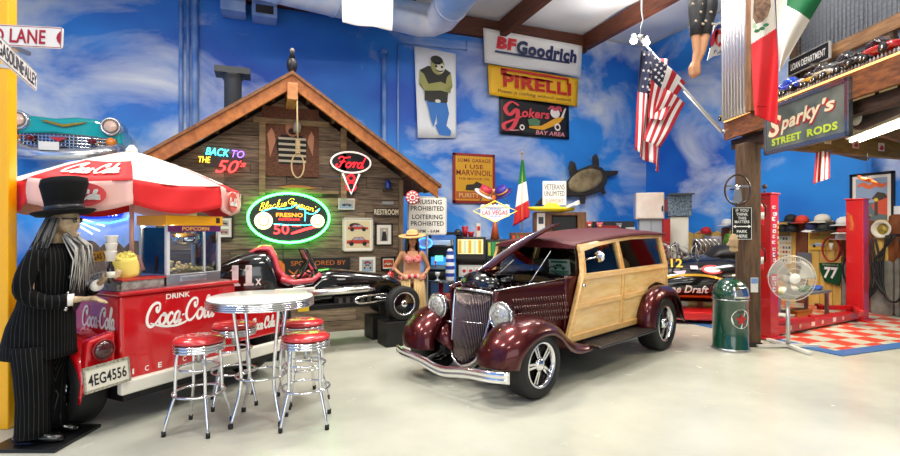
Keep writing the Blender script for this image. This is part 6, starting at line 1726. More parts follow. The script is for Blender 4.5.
MB().tube([(-3.39, .3, .38), (-3.0, .3, .4)], .02, 8).tube([(-3.39, -.3, .38), (-3.0, -.3, .4)], .02, 8).build('rear_bumper_iron', BLACK, car)
b = MB().span((-3.0, -.32, .28), (.3, -.24, .38)).span((-3.0, .24, .28), (.3, .32, .38)).tube([(0, -.66, .325), (0, .66, .325)], .03, 8).tube([(-2.77, -.66, .36), (-2.77, .66, .36)], .04, 8); b.build('chassis', BLACK, car)
# show card behind the windscreen
q = car.matrix_basis @ Vector((-1.06, .3, 1.14))
Mc = Matrix.Translation(O_) @ Matrix.Rotation(WYAW, 4, 'Z')
q = Mc @ Vector((-1.075, .26, 1.17))
t = thing('show_card', 'white and green show card standing behind the windscreen of the wagon', 'card', q, WYAW - R(90)); t.rotation_euler = (R(12), 0, face(-.55, -.83))
MB().box((0, .004, 0), (.26, .006, .17)).build('card', mat('#dfe8dc', .5), t)
b = MB().rect(-.1, .045, .1, .07, -.001, 0).rect(-.11, -.07, .11, -.045, -.001, 1); car_art(b, 0, -.0, .16, .09, -.002, 1, 3, 3)
b.build('print', [mat('#3c7a55', .5), mat('#6fae8a', .5), mat('#cfd6c4', .5), mat('#28302c', .5)], t)
# ================================================================ the garage bay: mezzanine deck, post, lift, mat
DX = 4.15                                                            # the deck's open edge runs straight ahead at this offset
PW = cw(4.14, 6.95, 0)                                               # the timber post
RW_ = math.radians(-90) - YAW                                        # things on the deck's edge face the hall
POSTW = wood('#3d2c1f', '#6b4f37', (10, 10, 1.3), .75)
DECKW = wood('#3b2415', '#6e4526', (2, 2, 10), .6)
t = thing('timber_post', 'rough timber post carrying the mezzanine beside the green litter bin', 'post', (PW.x, PW.y, 0), -YAW)
MB().box((0, 0, 1.4), (.23, .23, 2.8)).build('shaft', POSTW, t, bevel=.012)
MB().box((0, 0, .03), (.25, .25, .06)).build('base_cap', mat('#3b3a38', .5, .4), t)
# deck as a wedge between its open edge and the back beam
deck = thing('mezzanine_deck', 'timber mezzanine deck with an orange lit edge above the garage bay', 'mezzanine', (0, 0, 0))
D0, D1 = cw(DX - .06, 7.42, 0), cw(DX - .06, 1.5, 0)
Bx = Vector((1, 0, 0))
far = PW + Vector((0, .12, 0)); farr = Vector((10.9, far.y, 0)); nearr = Vector((10.9, D1.y, 0))
ZD = 3.19
b = MB()
tri = [D0, farr + Vector((0, .4, 0)), nearr, D1]
b.prism([(p.x, p.y) for p in tri], ZD - .05, ZD, 'xy'); b.build('deck_boards', mat('#c9b98e', .6), deck)
b = MB(); b.bar(D0 + Vector((0, 0, ZD - .13)), D1 + Vector((0, 0, ZD - .13)), .05, .26); b.build('edge_beam', wood('#5a3218', '#9a5c2c', (3, 3, 12), .5, coat=.2), deck)
b = MB(); b.bar(cw(DX + .1, 7.42, ZD - .33), cw(DX + .1, 1.5, ZD - .33), .16, .14); b.build('edge_joist', wood('#27180f', '#4a2f1c', (3, 3, 12), .7), deck)
b = MB(); b.bar(far + Vector((.12, 0, ZD - .25)), farr + Vector((0, 0, ZD - .25)), .14, .3); b.build('back_beam', wood('#6d5526', '#94793c', (1.5, 10, 10), .6), deck)
b = MB(); rim_m = mat('#ffb765', .4, emit=2.2)
b.bar(D0 + Vector((-.03, 0, ZD + .012)), D1 + Vector((-.03, 0, ZD + .012)), .02, .014); b.build('light_strip', rim_m, deck)
for k in range(5):
    q = cw(DX + .1, 2.4 + 1.15 * k, ZD - .16); e = Vector((10.9, q.y + 1.1, q.z))
    b = MB(); b.bar(q, e, .07, .2); b.build('joist', wood('#5a4526', '#86693a', (1.5, 10, 10), .6), deck)
# three stickers on the back beam
for px, py, c1, lb in ((828, 139.5, '#e8dfc2', 'cream sticker on the yellow lit beam, first from the street rods sign'), (856, 144, '#e2c9b4', 'sticker with red print on the yellow lit beam, middle of three'), (881.5, 147, '#dfd6d0', 'sticker with red and blue print on the yellow lit beam')):
    Yb = far.y - .08
    p = on_y(px, py, Yb)
    t = thing('sticker', lb, 'sticker', p)
    MB().box((0, .003, 0), (.15, .006, .13)).build('paper', mat(c1, .5), t)
    b = MB().poly([(-.06, -.03), (.0, .04), (.06, .0), (.05, -.05), (-.03, -.05)], -.001, 0)
    if px > 840: b.disc(.02, .0, .02, None, -.002, 1, 10)
    b.build('print', [mat('#c23a2c' if px > 840 else '#d8b24a', .5), mat('#2b3f86', .5)], t)
# fluorescent lamp below the deck
p = at(878, 134, 6.1); q = at(912, 128, 5.4)
t = thing('strip_lamp', 'glowing fluorescent lamp below the mezzanine', 'lamp', p, math.atan2((q - p).y, (q - p).x))
MB().box((.1, 0, .08), (1.5, .2, .06)).build('housing', mat('#e7e5d8', .4), t)
for sy in (-1, 1): MB().tube([(-.6, sy * .05, .02), (.8, sy * .05, .02)], .022, 8).build('lamp_tube', mat('#fff2cf', .4, emit=11), t)
area('garage_bay_lamp', (at(872, 131, 6.3) + Vector((.3, 0, -.06))), (0, 0, 0), 1.2, .5, 70, (1, .9, .7))
area('garage_bay_lamp', Vector((8.6, 4.6, 2.72)), (0, 0, 0), 1.4, .5, 55, (1, .9, .72))
# dark rolled thing under the deck
p = at(882, 106, 4.95)
t = thing('rolled_tarp', 'black roll with a white round sticker slung under the deck edge', 'roll', p, RW_)
b = MB().tube([(-.42, .12, -.06), (.6, .12, .1)], .1, 14); b.build('roll', mat('#141313', .5), t)
MB().lathe([(0, 0), (.075, 0), (.075, .006), (0, .006)], 20, 0, (-.32, .0, -.05), 'y').build('white_sticker', mat('#cfc6b6', .5), t)
b = MB()
for x in (-.2, .3): b.box((x, .12, .12), (.03, .02, .3))
b.build('strap', BLACK, t)
# wire mesh railing, corrugated panel and trim above the deck
def edge_pt(d, z, back=0.0): return cw(DX + back, d, z)
t = thing('mesh_railing', 'grey wire mesh railing in a timber frame above the toy cars', 'railing', edge_pt(5.4, ZD, .42), RW_)
MESH = mat('#8d939b', .4, .5)
b = MB()
for k in range(52): b.tube([(-1.15 + .06 * k, 0, .6), (-1.15 + .06 * k, 0, 2.6)], .006, 4)
for k in range(33): b.tube([(-1.15, .005, .63 + .06 * k), (1.95, .005, .63 + .06 * k)], .006, 4)
b.build('wire_mesh', MESH, t)
MB().span((-1.15, .03, .4), (1.95, .04, 2.8)).build('back_sheet', mat('#9aa1ab', .4, .4), t)
b = MB().span((-1.25, -.03, .46), (1.95, .06, .61)); b.build('bottom_rail', wood('#6b4a2e', '#a5794e', (1.5, 10, 10), .6), t)
b = MB().span((-1.27, -.04, 0), (-1.15, .06, 2.7)); b.build('end_post', POSTW, t)
MB().span((1.42, -.05, 0), (1.6, .06, 2.7)).build('mid_post', mat('#6f6a66', .5), t)
b = MB(); b.tube([(1.25, -.12, 2.3), (1.72, -.12, .75)], .014, 8); b.build('steel_brace', mat('#c9cbcc', .3, .7), t)
for x in (-1.1, 0.2): MB().span((x, -.02, 0), (x + .06, .05, .48)).build('rail_foot', POSTW, t)
t = thing('corrugated_panel', 'shiny corrugated steel panel with a timber edge standing on the deck corner', 'panel', edge_pt(7.1, ZD, .12), 0)
q0, q1 = at(721.5, 60, 7.35), at(749, 60, 6.75)
dd = q1 - q0; t.location = ((q0.x + q1.x) / 2, (q0.y + q1.y) / 2, ZD); t.rotation_euler = (0, 0, math.atan2(dd.y, dd.x))
L = Vector((dd.x, dd.y)).length
rows = [[(-L / 2 + L * i / 96, .03 * math.sin(i / 96 * PI * 2 * 9), z) for i in range(97)] for z in (.0, 1.2, 2.6)]
o = MB().grid(rows).build('sheet', mat('#dedbe0', .3, .85), t); md = o.modifiers.new('s', 'SOLIDIFY'); md.thickness = .004
MB().span((L / 2, -.05, 0), (L / 2 + .11, .05, 2.7)).build('timber_edge', wood('#5a3a22', '#9c6b42', (10, 10, 1.5), .6), t)
# clear picket edging along the deck
PK_ = mat('#e9ecef', .2, spec=.6, alpha=.5)
t = thing('picket_edging', 'row of small clear pickets along the lit deck edge', 'edging', edge_pt(5.5, ZD, .02), RW_)
b = MB()
for k in range(96):
    x = -1.85 + k * .045
    b.prism([(x - .012, 0), (x + .012, 0), (x + .012, .1), (x, .118), (x - .012, .1)], 0, .005, 'xz')
b.span((-1.88, .0, .03), (2.5, .008, .042))
b.build('picket_strip', PK_, t)
# toy cars lined up on the deck
MB_ = MB(); MB_.bar(edge_pt(7.4, ZD + .045, .12), edge_pt(1.6, ZD + .045, .12), .2, .09); MB_.build('display_ledge', mat('#6b5a45', .6), deck)
def toy(label, px, py, cols, s=1.0, style=0, d=None):
    d = (DX + .1) / ((px - 450) / 500); s *= 1.45; p = edge_pt(d, ZD + .092, .08)
    t = thing('toy_car', label, 'toy car', p, RW_ + R(random.uniform(-10, 10)), 'toy cars on the deck edge')
    h = {0: .085, 1: .07, 2: .095}[style] * s; L = .24 * s
    b = MB().loft([[(x * L, w * .05 * s * math.cos(a), .018 * s + h * zz * (.5 + .5 * math.sin(a))) for a in [2 * PI * i / 12 for i in range(12)]] for x, w, zz in ((-.5, .6, .55), (-.42, .95, .7), (-.15, 1, .75), (.2, 1, .6), (.42, .9, .5), (.5, .5, .35))])
    b.build('body', mat(cols[0], .2, coat=1), t)
    b = MB().loft([[(x * L, w * .042 * s * math.cos(a), .018 * s + h * .5 + h * zz * (.5 + .5 * math.sin(a))) for a in [2 * PI * i / 10 for i in range(10)]] for x, w, zz in ((-.3, .7, .2), (-.2, 1, .7), (.05, 1, .7), (.18, .8, .2))])
    b.build('cabin', mat(cols[1], .2, coat=1), t)
    if style == 2:
        b = MB().box((-.45 * L, 0, .16 * s), (.06, .12, .008)).box((-.45 * L, .0, .12 * s), (.01, .01, .09)); b.build('wing', mat(cols[1], .3), t)
    for x in (-.3, .32):
        for y in (-1, 1):
            w_ = MB().lathe([(.024 * s, -.012), (.026 * s, 0), (.024 * s, .012)], 14, 0, (x * L, y * .046 * s, .026 * s), 'y').build('wheel', RUBBER, t)
            MB().lathe([(.014 * s, y * .013), (0, y * .015)], 10, 0, (x * L, y * .046 * s, .026 * s), 'y').build('hub', CHROME, w_)
for a in (('yellow and black toy car by the corrugated panel', 729, 118, ('#e3b416', '#1b1a18'), 1.0, 0), ('black toy racer between the corrugated panel and the big flag', 744, 112, ('#131316', '#1d1d22'), 1.15, 2),
          ('yellow toy car with a blue top next to the big flag', 784, 92, ('#e7c21a', '#2746b0'), 1.0, 0), ('bright blue toy car beside the LOAN DEPARTMENT sign', 794, 84, ('#1740b8', '#2b59d8'), 1.2, 0),
          ('small red toy car following the blue one', 806, 80, ('#c4232a', '#e0d8cc'), .9, 1), ('golden yellow toy car in mid row', 815, 76, ('#d6a51f', '#2a2220'), 1.0, 0),
          ('beige toy hot rod in the row on the deck', 826, 72, ('#b4a182', '#3a332c'), 1.1, 2), ('white and grey toy car in the row on the deck', 837, 66, ('#d9dcdc', '#5d6265'), 1.1, 1),
          ('black toy saloon on the deck below the mesh railing', 851, 60, ('#17171a', '#27272c'), 1.25, 0), ('dark grey toy car between the black saloon and the red roadster', 864, 54, ('#2c2d31', '#111114'), 1.1, 1),
          ('large red toy roadster on the deck edge', 884, 45, ('#b5161f', '#2a1012'), 1.45, 1)):
    toy(*a)
# LOAN DEPARTMENT sign, and the street rods sign
p = at(807.5, 60, (DX + .3) / (357.5 / 500))
t = board('department_sign', 'black LOAN DEPARTMENT sign with pale letters on the railing', 'sign', p, RW_, .72, .2, mat('#15161c', .3), .02, mat('#b9b9b4', .4), .008)
MB().text('LOAN DEPARTMENT', 0, 0, .6, .085, -.003, 0, bold=.01).build('lettering', mat('#e8e6e0', .4), t)
da, db = (DX - .12) / (315.5 / 500), (DX - .12) / (397 / 500)
pa, pb = at(765.5, 132, da), at(847, 105, db)
c = (pa + pb) / 2; w = Vector((pb.x - pa.x, pb.y - pa.y)).length; c.z = EYE + ((230 - 132) / 500 * da + (230 - 106) / 500 * db) / 2
h = .55
t = board('garage_sign', 'framed grey green SPARKY STREET RODS sign hanging from the deck edge', 'sign', c, RW_, w, h, mat('#4d564f', .35, noise=(3, '#6d756d')), .04, mat('#8c9096', .25, .9), .05)
b = MB()
def sparky(b, dx, dz, y, m, grow):
    b.text('S', -.355 * w + dx, .05 * h + dz, .19 * w, .46 * h, y, m, bold=grow, shear=.25)
    b.text('parky', -.02 * w + dx, .06 * h + dz, .5 * w, .4 * h, y, m, bold=grow, shear=.22, slant=.08)
    b.text("'s", .315 * w + dx, .16 * h + dz, .14 * w, .28 * h, y, m, bold=grow, shear=.22)
s_ = MB(); sparky(s_, .012, -.014, -.003, 0, .09); s_.build('red_shadow_lettering', mat('#b52a2c', .4), t)
s_ = MB(); sparky(s_, 0, 0, -.007, 0, .03); s_.build('cream_lettering', mat('#e6d8b4', .4), t)
MB().text('STREET', -.2 * w, -.3 * h, .4 * w, .16 * h, -.004, 0, bold=.04).text('RODS', .24 * w, -.3 * h, .34 * w, .16 * h, -.004, 0, bold=.04).build('green_lettering', mat('#c4d83c', .4), t)
b = MB()
for x in (-.4, .4): b.tube([(x * w, .02, h / 2), (x * w, .02, ZD - c.z - .2)], .008, 6)
b.build('hanging_chain', STEEL, t)
# flags: star spangled pair of poles, the green white red flag, the small hanging one
def star_poly(cx, cz, r): return [(cx + r * (1 if i % 2 == 0 else .4) * math.sin(2 * PI * i / 10), cz + r * (1 if i % 2 == 0 else .4) * math.cos(2 * PI * i / 10)) for i in range(10)]
P0 = at(722, 131, 7.4); P1 = at(640, 39, 7.9)
t = thing('american_flag', 'stars and stripes hanging from a slanted pole at the deck corner', 'flag', P0)
pv = P1 - P0
MB().tube([(0, 0, 0), pv], .02, 8).ball(pv + Vector((0, 0, .03)), .045).build('pole', mat('#d9d9d6', .25, .5), t)
P2 = at(684, 91, 7.7) - P0
MB().tube([(0, 0, 0), cw(.2, .02, -.06)], .03, 8).build('bracket', STEEL, t)
MB().tube([(-.02, 0, -.02), P2 + Vector((.02, .02, .0))], .014, 8).build('second_pole', mat('#ece9e2', .3), t)
FR, FW, FB = mat('#b3202d', .7), mat('#ece8e3', .7), mat('#181c3c', .7)
def flagcloth(name, f, nu, nv, stripes, canton, parent):
    """f(u, v) -> point; stripes run along u and step with v; canton covers u < cu and v < cv"""
    b = MB(); rows = [[f(i / nu, j / nv) for i in range(nu + 1)] for j in range(nv + 1)]
    b.grid(rows)
    for q in range(len(b.f)):
        j, i = q // nu, q % nu
        u, v = (i + .5) / nu, (j + .5) / nv
        b.m[q] = 2 if (u < canton[0] and v < canton[1]) else int(v * stripes) % 2
    o = b.build(name, [FR, FW, FB], parent); md = o.modifiers.new('s', 'SOLIDIFY'); md.thickness = .006
    return o, rows
dflag = 7.75
def loc(px, py, d): return at(px, py, d) - P0
# the cloth hangs in two folded lobes: first the dark canton lobe, then the wide striped lobe
def lobe1(u, v):
    # u along the hoist edge downwards, v across stripes
    a = loc(641, 47, 7.85).lerp(loc(634, 150, 7.7), u); b_ = loc(666, 62, 7.8).lerp(loc(661, 172, 7.65), u)
    p = a.lerp(b_, v); p += cw(.02 * math.sin(v * 9 + u * 2), .07 * math.sin(v * 12 + u * 3), 0)
    return tuple(p)
o, rows1 = flagcloth('canton_fold', lambda u, v: lobe1(u, v), 26, 39, 13, (.42, .62), t)
def lobe2(u, v):
    a = loc(650, 55, 7.75).lerp(loc(684, 84, 7.72), v); b_ = loc(648, 118, 7.55).lerp(loc(660, 122, 7.55), v)
    p = a.lerp(b_, u); p += cw(.0, -.05 - .05 * math.sin(u * 5 + v * 3), .0)
    return tuple(p)
o, _ = flagcloth('striped_fold', lobe2, 40, 56, 7, (.42, .43), t)
def lobe3(u, v):
    a = loc(664, 88, 7.6).lerp(loc(686, 103, 7.6), v); b_ = loc(643, 140, 7.5).lerp(loc(660, 148, 7.5), v)
    p = a.lerp(b_, u); p += cw(0, -.03 * math.sin(u * 6 + v * 4), 0)
    return tuple(p)
o, _ = flagcloth('lower_striped_fold', lobe3, 18, 28, 7, (-1, -1), t)
b = MB()
for i in range(5):
    for j in range(4):
        u, v = .05 + .08 * i, .12 + .13 * j + (.06 if i % 2 else 0)
        c_ = Vector(lobe1(u, v)) + cw(0, -.05, 0); r = .03
        b.add([tuple(c_ + cw(a_, 0, z_)) for a_, z_ in star_poly(0, 0, r)], [list(range(10))])
for i in range(4):
    for j in range(3):
        c_ = Vector(lobe2(.06 + .1 * i, .07 + .13 * j + (.05 if i % 2 else 0))) + cw(.0, -.04, 0)
        b.add([tuple(c_ + cw(a_, 0, z_)) for a_, z_ in star_poly(0, 0, .03)], [list(range(10))])
b.build('star', FW, t)
# the big green white and red flag in front of the mesh
dq = 5.7
t = thing('mexican_flag', 'large green white and red flag with a brown eagle draped over the deck edge', 'flag', at(764, 60, dq))
P0m = at(764, 60, dq)
def m1(u, v):
    w0 = 11 + 2 * math.sin(v * 3); px = 763 + (u - .5) * 2 * w0 + 3 * v; py = -10 + 131 * v + (4 - 10 * (1 - u)) * (v > .9) * 1
    p = at(px, py, dq + .05 * math.sin(u * 7 + v * 4)); return tuple(p - P0m)
b = MB(); rows = [[m1(i / 48, j / 112) for i in range(49)] for j in range(113)]; b.grid(rows)
for q in range(len(b.f)):
    j, i = q // 48 / 4, q % 48 / 4
    b.m[q] = 2 if j - .28 * (12 - i) > 8 else 1
GRN, MWH, MRD = mat('#0c6a3b', .7), mat('#e9e4da', .7), mat('#d7232b', .7)
o = b.build('hanging_fold', [GRN, MWH, MRD], t); md = o.modifiers.new('s', 'SOLIDIFY'); md.thickness = .006
def m2(u, v):
    # slanting fold: green corner above, white below
    A1, B1, C1 = Vector((776, -12)), Vector((830, -14)), Vector((779, 71))
    q_ = A1.lerp(B1, u).lerp(C1 + (Vector((780, 71)) - C1) * u, v)
    p = at(q_.x, q_.y, dq - .05 + .04 * math.sin(u * 6 + v * 3)); return tuple(p - P0m)
b = MB(); rows = [[m2(i / 56, j / 80) for i in range(57)] for j in range(81)]; b.grid(rows)
for q in range(len(b.f)):
    j, i = q // 56 / 4, q % 56 / 4
    b.m[q] = 0 if i - .0 * j > 3 and j < 8 - (14 - i) * .35 + 0 else 1
o = b.build('slanting_fold', [GRN, MWH, MRD], t); md = o.modifiers.new('s', 'SOLIDIFY'); md.thickness = .006
def pm(px, py, off=.1): return tuple(at(px, py, dq - off) - P0m)
b = MB(); b.add([pm(*p) for p in ((754, -6), (770, -6), (771, 6), (768, 16), (762, 22), (756, 24), (753, 18))], [list(range(7))], 0)
b.add([pm(*p) for p in ((754, 22), (757, 26), (756, 30), (752.5, 27))], [list(range(4))], 1)
for c_ in ((757, 31), (762, 28.5), (766, 25)): b.add([pm(c_[0] + 3 * math.cos(a) , c_[1] + 1.8 * math.sin(a) - .5 * math.cos(a)) for a in [2 * PI * i / 10 for i in range(10)]], [list(range(10))], 2)
b.build('eagle_emblem', [mat('#5e4334', .7, noise=(22, '#8d7059')), mat('#a8c4a0', .7), mat('#2f6b45', .7)], t)
MB().tube([tuple(at(750, -18, dq) - P0m), tuple(at(824, -20, dq) - P0m)], .015, 6).build('rod', STEEL, t)
# small hanging flag
q = at(822, 152, 7.6)
t = thing('small_american_flag', 'small stars and stripes hanging limp below the far deck beam', 'flag', q)
def sf(u, v):
    p = at(816 + 14 * u - 3 * v * (1 - u), 151 + 33 * v - 6 * u * v, 7.6 + .04 * math.sin(u * 9)); return tuple(p - q)
flagcloth('cloth', lambda u, v: sf(v, u), 14, 21, 7, (-1, -1), t)
MB().tube([tuple(at(814, 151, 7.6) - q), tuple(at(832, 151, 7.6) - q)], .01, 6).tube([tuple(at(822, 151, 7.6) - q), tuple(at(822, 147, 7.6) - q)], .006, 5).build('rod', STEEL, t)
# lamp with two bright bulbs at the pole's tip
p = at(640, 38, 8.3)
t = thing('twin_bulb_lamp', 'hanging lamp with two bright round bulbs beside the flagpole tip', 'lamp', p)
MB().tube([(0, 0, .05), (.02, 0, .2), (.06, 0, .3), (.03, 0, .45), (.0, 0, ZC - p.z)], .012, 8).box((0, 0, .04), (.26, .05, .05)).build('bracket', STEEL, t)
for sx in (-1, 1):
    h_ = MB().lathe([(.045, .02), (.05, -.02), (.03, .05), (0, .05)], 14, 0, (sx * .13, 0, 0)).build('socket', mat('#cfcfcf', .3, .5), t)
    MB().ball((sx * .13, 0, -.06), .055).build('bulb', mat('#fff6e6', .4, emit=40), h_)
# hanging mannequin legs and a white banner behind
p = at(703, 30, 6.6)
t = thing('hanging_mannequin', 'barefoot mannequin in patterned dark leggings hanging from the ceiling', 'mannequin', p)
def lp(px, py, off=0): return at(px, py, 6.6 + off) - p
b = MB()
b.tube([lp(703, -60), lp(703, -30), lp(703, -10)], [.17, .2, .17], 14, sq=(1, .75))
b.tube([lp(698, -14), lp(698, 10), lp(696.5, 28), lp(696, 38), lp(697, 52), lp(694.5, 62)], [.11, .105, .075, .058, .05, .035], 12)
b.tube([lp(709, -14), lp(708, 10), lp(706, 28), lp(705, 38), lp(702, 52), lp(698, 62)], [.11, .1, .07, .055, .048, .034], 12)
b.tube([lp(694.5, 62), lp(692, 68), lp(692.5, 75), lp(694, 78)], [.036, .05, .045, .02], 10)
b.tube([lp(698, 61), lp(697, 67), lp(697.5, 73), lp(698, 76)], [.035, .045, .042, .02], 10)
for k in range(5): b.tube([lp(691.5 + .9 * k, 75.5), lp(691.8 + .9 * k, 79 - .3 * k)], .012, 6)
b.build('body', mat('#b9855f', .5), t, rem=.013, sm=2)
LG = mat('#1b1c20', .55, noise=(5, '#2c2b2c'))
b = MB().tube([lp(703, -60), lp(703, -30), lp(703, -8)], [.185, .215, .185], 14, sq=(1, .78)); b.build('shirt', LG, t)
for sx, pts, rr__ in ((0, [(698, -14), (698, 10), (696.5, 26), (696, 36)], [.125, .118, .09, .072]), (1, [(709, -14), (708, 10), (706, 26), (705, 35)], [.125, .113, .085, .07])):
    lg = MB().tube([lp(*q_) for q_ in pts], rr__, 14).build('legging', LG, t)
    b = MB()
    for k in range(5): b.ball(lp(pts[1][0] + (-5, 3, -2, 5, 0)[k], pts[1][1] + (-6, 2, 11, 14, -13)[k], -.105), (.025, .012, .018), 0, 8, 6)
    b.build('print_patch', mat('#b7a58f', .6), lg)
MB().tube([lp(703, -60), lp(703, -75)], .01, 6).build('wire', STEEL, t)
pc = at(717, 42, 8.6)
t = thing('white_banner', 'white banner with red and blue rounded lettering behind the hanging legs', 'banner', pc, 0)
kk = 8.6 / 500
f = lambda px, py: ((px - 717) * kk, (42 - py) * kk)
b = MB().prism([f(*q_) for q_ in ((704, 62), (708, 50), (714, 24), (752, 8), (752, 48), (722, 54), (712, 57))], 0, .012, 'xz'); b.build('cloth', mat('#e9e7e4', .6), t)
x, z = f(717, 37); b = MB().stroke([f(707, 49), f(711, 38), f(718, 27), (f(728, 25))], .07, -.006, 0).text('FA', *f(718, 52), .2, .07, -.004, 0, shear=.2); b.build('blue_lettering', mat('#23307c', .5), t)
b = MB().stroke([f(709, 47), f(713, 36), f(717, 30)], .1, -.009, 0).stroke([f(716, 45), f(716, 34), f(722, 32), f(724, 40), f(718, 46)], .08, -.009, 0); b.build('red_lettering', mat('#c62a35', .5), t)
MB().tube([(.3, 0, .5), (.3, 0, ZC - pc.z)], .006, 5).build('wire', STEEL, t)
# ---------------------------------------------------------------- on the timber post
def on_post(px, py, off): return at(px, py, 6.95 - .115 - off)
pq = on_post(737.5, 190, .16)
t = thing('hung_steering_wheel', 'old thin steering wheel with a chrome spoke hung on the timber post', 'steering wheel', pq, face(0, -1))
MB().tube([(.17 * math.cos(a), 0, .2 * math.sin(a)) for a in [2 * PI * i / 32 for i in range(32)]], .013, 8, closed=True).build('rim', mat('#2c120c', .3, coat=.5), t)
b = MB().bar((-.16, 0, .05), (.16, 0, .05), .012, .03).prism([(-.03, .04), (.03, .04), (.06, -.14), (.0, -.19), (-.06, -.14)], -.01, .01, 'xz').lathe([(0, -.03), (.035, -.02), (.04, .0), (0, .02)], 14, 0, (0, 0, .04), 'y'); b.build('spokes', CHROME, t)
MB().tube([(0, .02, .02), (0, .17, .02)], .012, 6).build('peg', BLACK, t)
c = on_post(742, 223.5, .03); k = c.y
w, h = .285, .45
t = board('parking_sign', 'black sign with white letters ending PARK HERE on the timber post', 'sign', c, face(0, -1), w, h, mat('#0d0f0e', .35), .01, None, corner=.03)
b = MB()
for z, s, ww in ((.4, 'IF YOU', .6), (.28, 'THINK', .56), (.16, 'THIS', .4), (.05, 'MATTERS', .7), (-.24, 'PARK', .5), (-.38, 'HERE', .5)): b.text(s, 0, z * h, ww * w, .085 * h, -.002, 0, bold=.015)
b.rect(-.34 * w, -.105 * h, .34 * w, -.075 * h).poly([(-.44 * w, -.09 * h), (-.3 * w, -.14 * h), (-.3 * w, -.04 * h)]).poly([(.44 * w, -.09 * h), (.3 * w, -.14 * h), (.3 * w, -.04 * h)])
for z in (-1, 1): b.rect(-.46 * w, z * .475 * h - .003, .46 * w, z * .475 * h + .003, -.001); b.rect(z * .455 * w - .003, -.47 * h, z * .455 * w + .003, .47 * h, -.001)
b.build('lettering', mat('#e9e9e4', .4), t)
for (px, py0, py1, lb) in ((759.5, 202, 225, 'red fire extinguisher strapped to the timber post, upper one'), (759, 246, 270, 'red fire extinguisher strapped to the timber post, lower one')):
    pt_ = at(px, py1, 6.9); H = (py1 - py0) / 500 * 6.9
    t = thing('post_extinguisher', lb, 'fire extinguisher', pt_, face(-.2, -1), 'fire extinguishers on the post')
    MB().lathe([(0, 0), (.05, 0), (.055, .02), (.055, H * .75), (.03, H * .9), (.015, H)], 16).build('bottle_body', RED, t)
    MB().box((0, 0, H + .02), (.04, .03, .04)).bar((0, -.0, H + .05), (.07, -.02, H + .03), .015, .01).build('valve', BLACK, t)
    MB().tube([(.02, -.02, H), (.06, -.05, H * .8), (.06, -.04, H * .35)], .009, 6).build('hose', BLACK, t)
    MB().box((-.06, .0, H * .5), (.06, .02, .03)).box((-.02, .06, H * .5), (.02, .08, .03)).build('bracket', STEEL, t)
    MB().lathe([(.0556, H * .25), (.0556, H * .55)], 16).build('label_band', mat('#e3ddd2', .5), t)
t = thing('paper_note', 'white paper note with a blue top pinned to the timber post', 'note', on_post(754.5, 285, .012), face(0, -1))
MB().box((0, .003, 0), (.1, .005, .2)).build('paper', mat('#d8d6d2', .5), t)
MB().rect(-.045, .02, .045, .09, -.001).build('blue_print', mat('#6f8fc4', .5), t)
t = thing('glove_rag', 'beige work glove hanging on the timber post above the litter bin', 'glove', on_post(733.5, 242, .05), face(-.3, -1))
b = MB().tube([(0, 0, .11), (.0, 0, .03), (.0, -.0, -.06)], [.03, .06, .05], 10)
for k in range(4): b.tube([(-.035 + .023 * k, 0, -.07), (-.04 + .026 * k, -.01, -.14 + .01 * abs(k - 1.5))], .016, 7)
b.tube([(-.05, 0, .0), (-.08, -.01, -.05)], .017, 7)
b.build('glove', mat('#a98e6a', .8), t, rem=.01, sm=2)
MB().tube([(0, 0, .1), (.02, .05, .13)], .006, 5).build('hook', BLACK, t)
# ================================================================ litter bin, fan, lift, mat and the wall of tools
p = cw((730.5 - 450) / 500 * 6.72, 6.72, 0)
t = thing('litter_bin', 'dark green domed litter bin with a white star roundel beside the timber post', 'bin', p, face(-.3, -1))
GB = mat('#0b3f2e', .2, coat=1)
MB().lathe([(.0, .0), (.225, .0), (.225, .04), (.218, .05), (.218, .66), (.226, .665), (.226, .68), (.0, .68)], 36).build('drum', GB, t)
MB().lathe([(.226, .68), (.222, .76), (.19, .86), (.13, .925), (.06, .95), (0, .955)], 36).build('dome', GB, t)
MB().lathe([(.23, 0), (.23, .035)], 36).lathe([(.229, .672), (.231, .678), (.229, .684)], 36).build('trim_ring', STEEL, t)
b = MB(); rows = []
for j in range(7):
    v = j / 6
    rows.append([((.232 - .034 * v ** 2) * math.sin(R(-34 + 68 * i / 10) + R(30)), -(.232 - .034 * v ** 2) * math.cos(R(-34 + 68 * i / 10) + R(30)), .71 + .15 * v) for i in range(11)])
b.grid(rows); o = b.build('flap', mat('#d0d2d4', .15, 1.0), t); md = o.modifiers.new('s', 'SOLIDIFY'); md.thickness = .006
def round_(b, ang0, zc, y=.0):
    b.v = [((.2195 + y - v[1]) * math.sin(v[0] / .22 + ang0), -(.2195 + y - v[1]) * math.cos(v[0] / .22 + ang0), zc + v[2]) for v in b.v]; return b
round_(MB().disc(0, 0, .125, None, 0), R(22), .44).build('roundel', mat('#ece8e0', .4), t)
b = MB()
for i in range(5):
    a0 = 2 * PI * i / 5
    P_ = [(.09 * math.sin(a0), .09 * math.cos(a0)), (.036 * math.sin(a0 + PI / 5), .036 * math.cos(a0 + PI / 5)), (0, 0), (.036 * math.sin(a0 - PI / 5), .036 * math.cos(a0 - PI / 5))]
    b.poly(P_, -.004)
round_(b, R(22), .43).build('red_star', mat('#b01e24', .4), t)
round_(MB().text('TEXACO', 0, .085, .13, .024, -.004, 0, bold=.02), R(22), .44).build('lettering', mat('#2a2a2a', .4), t)
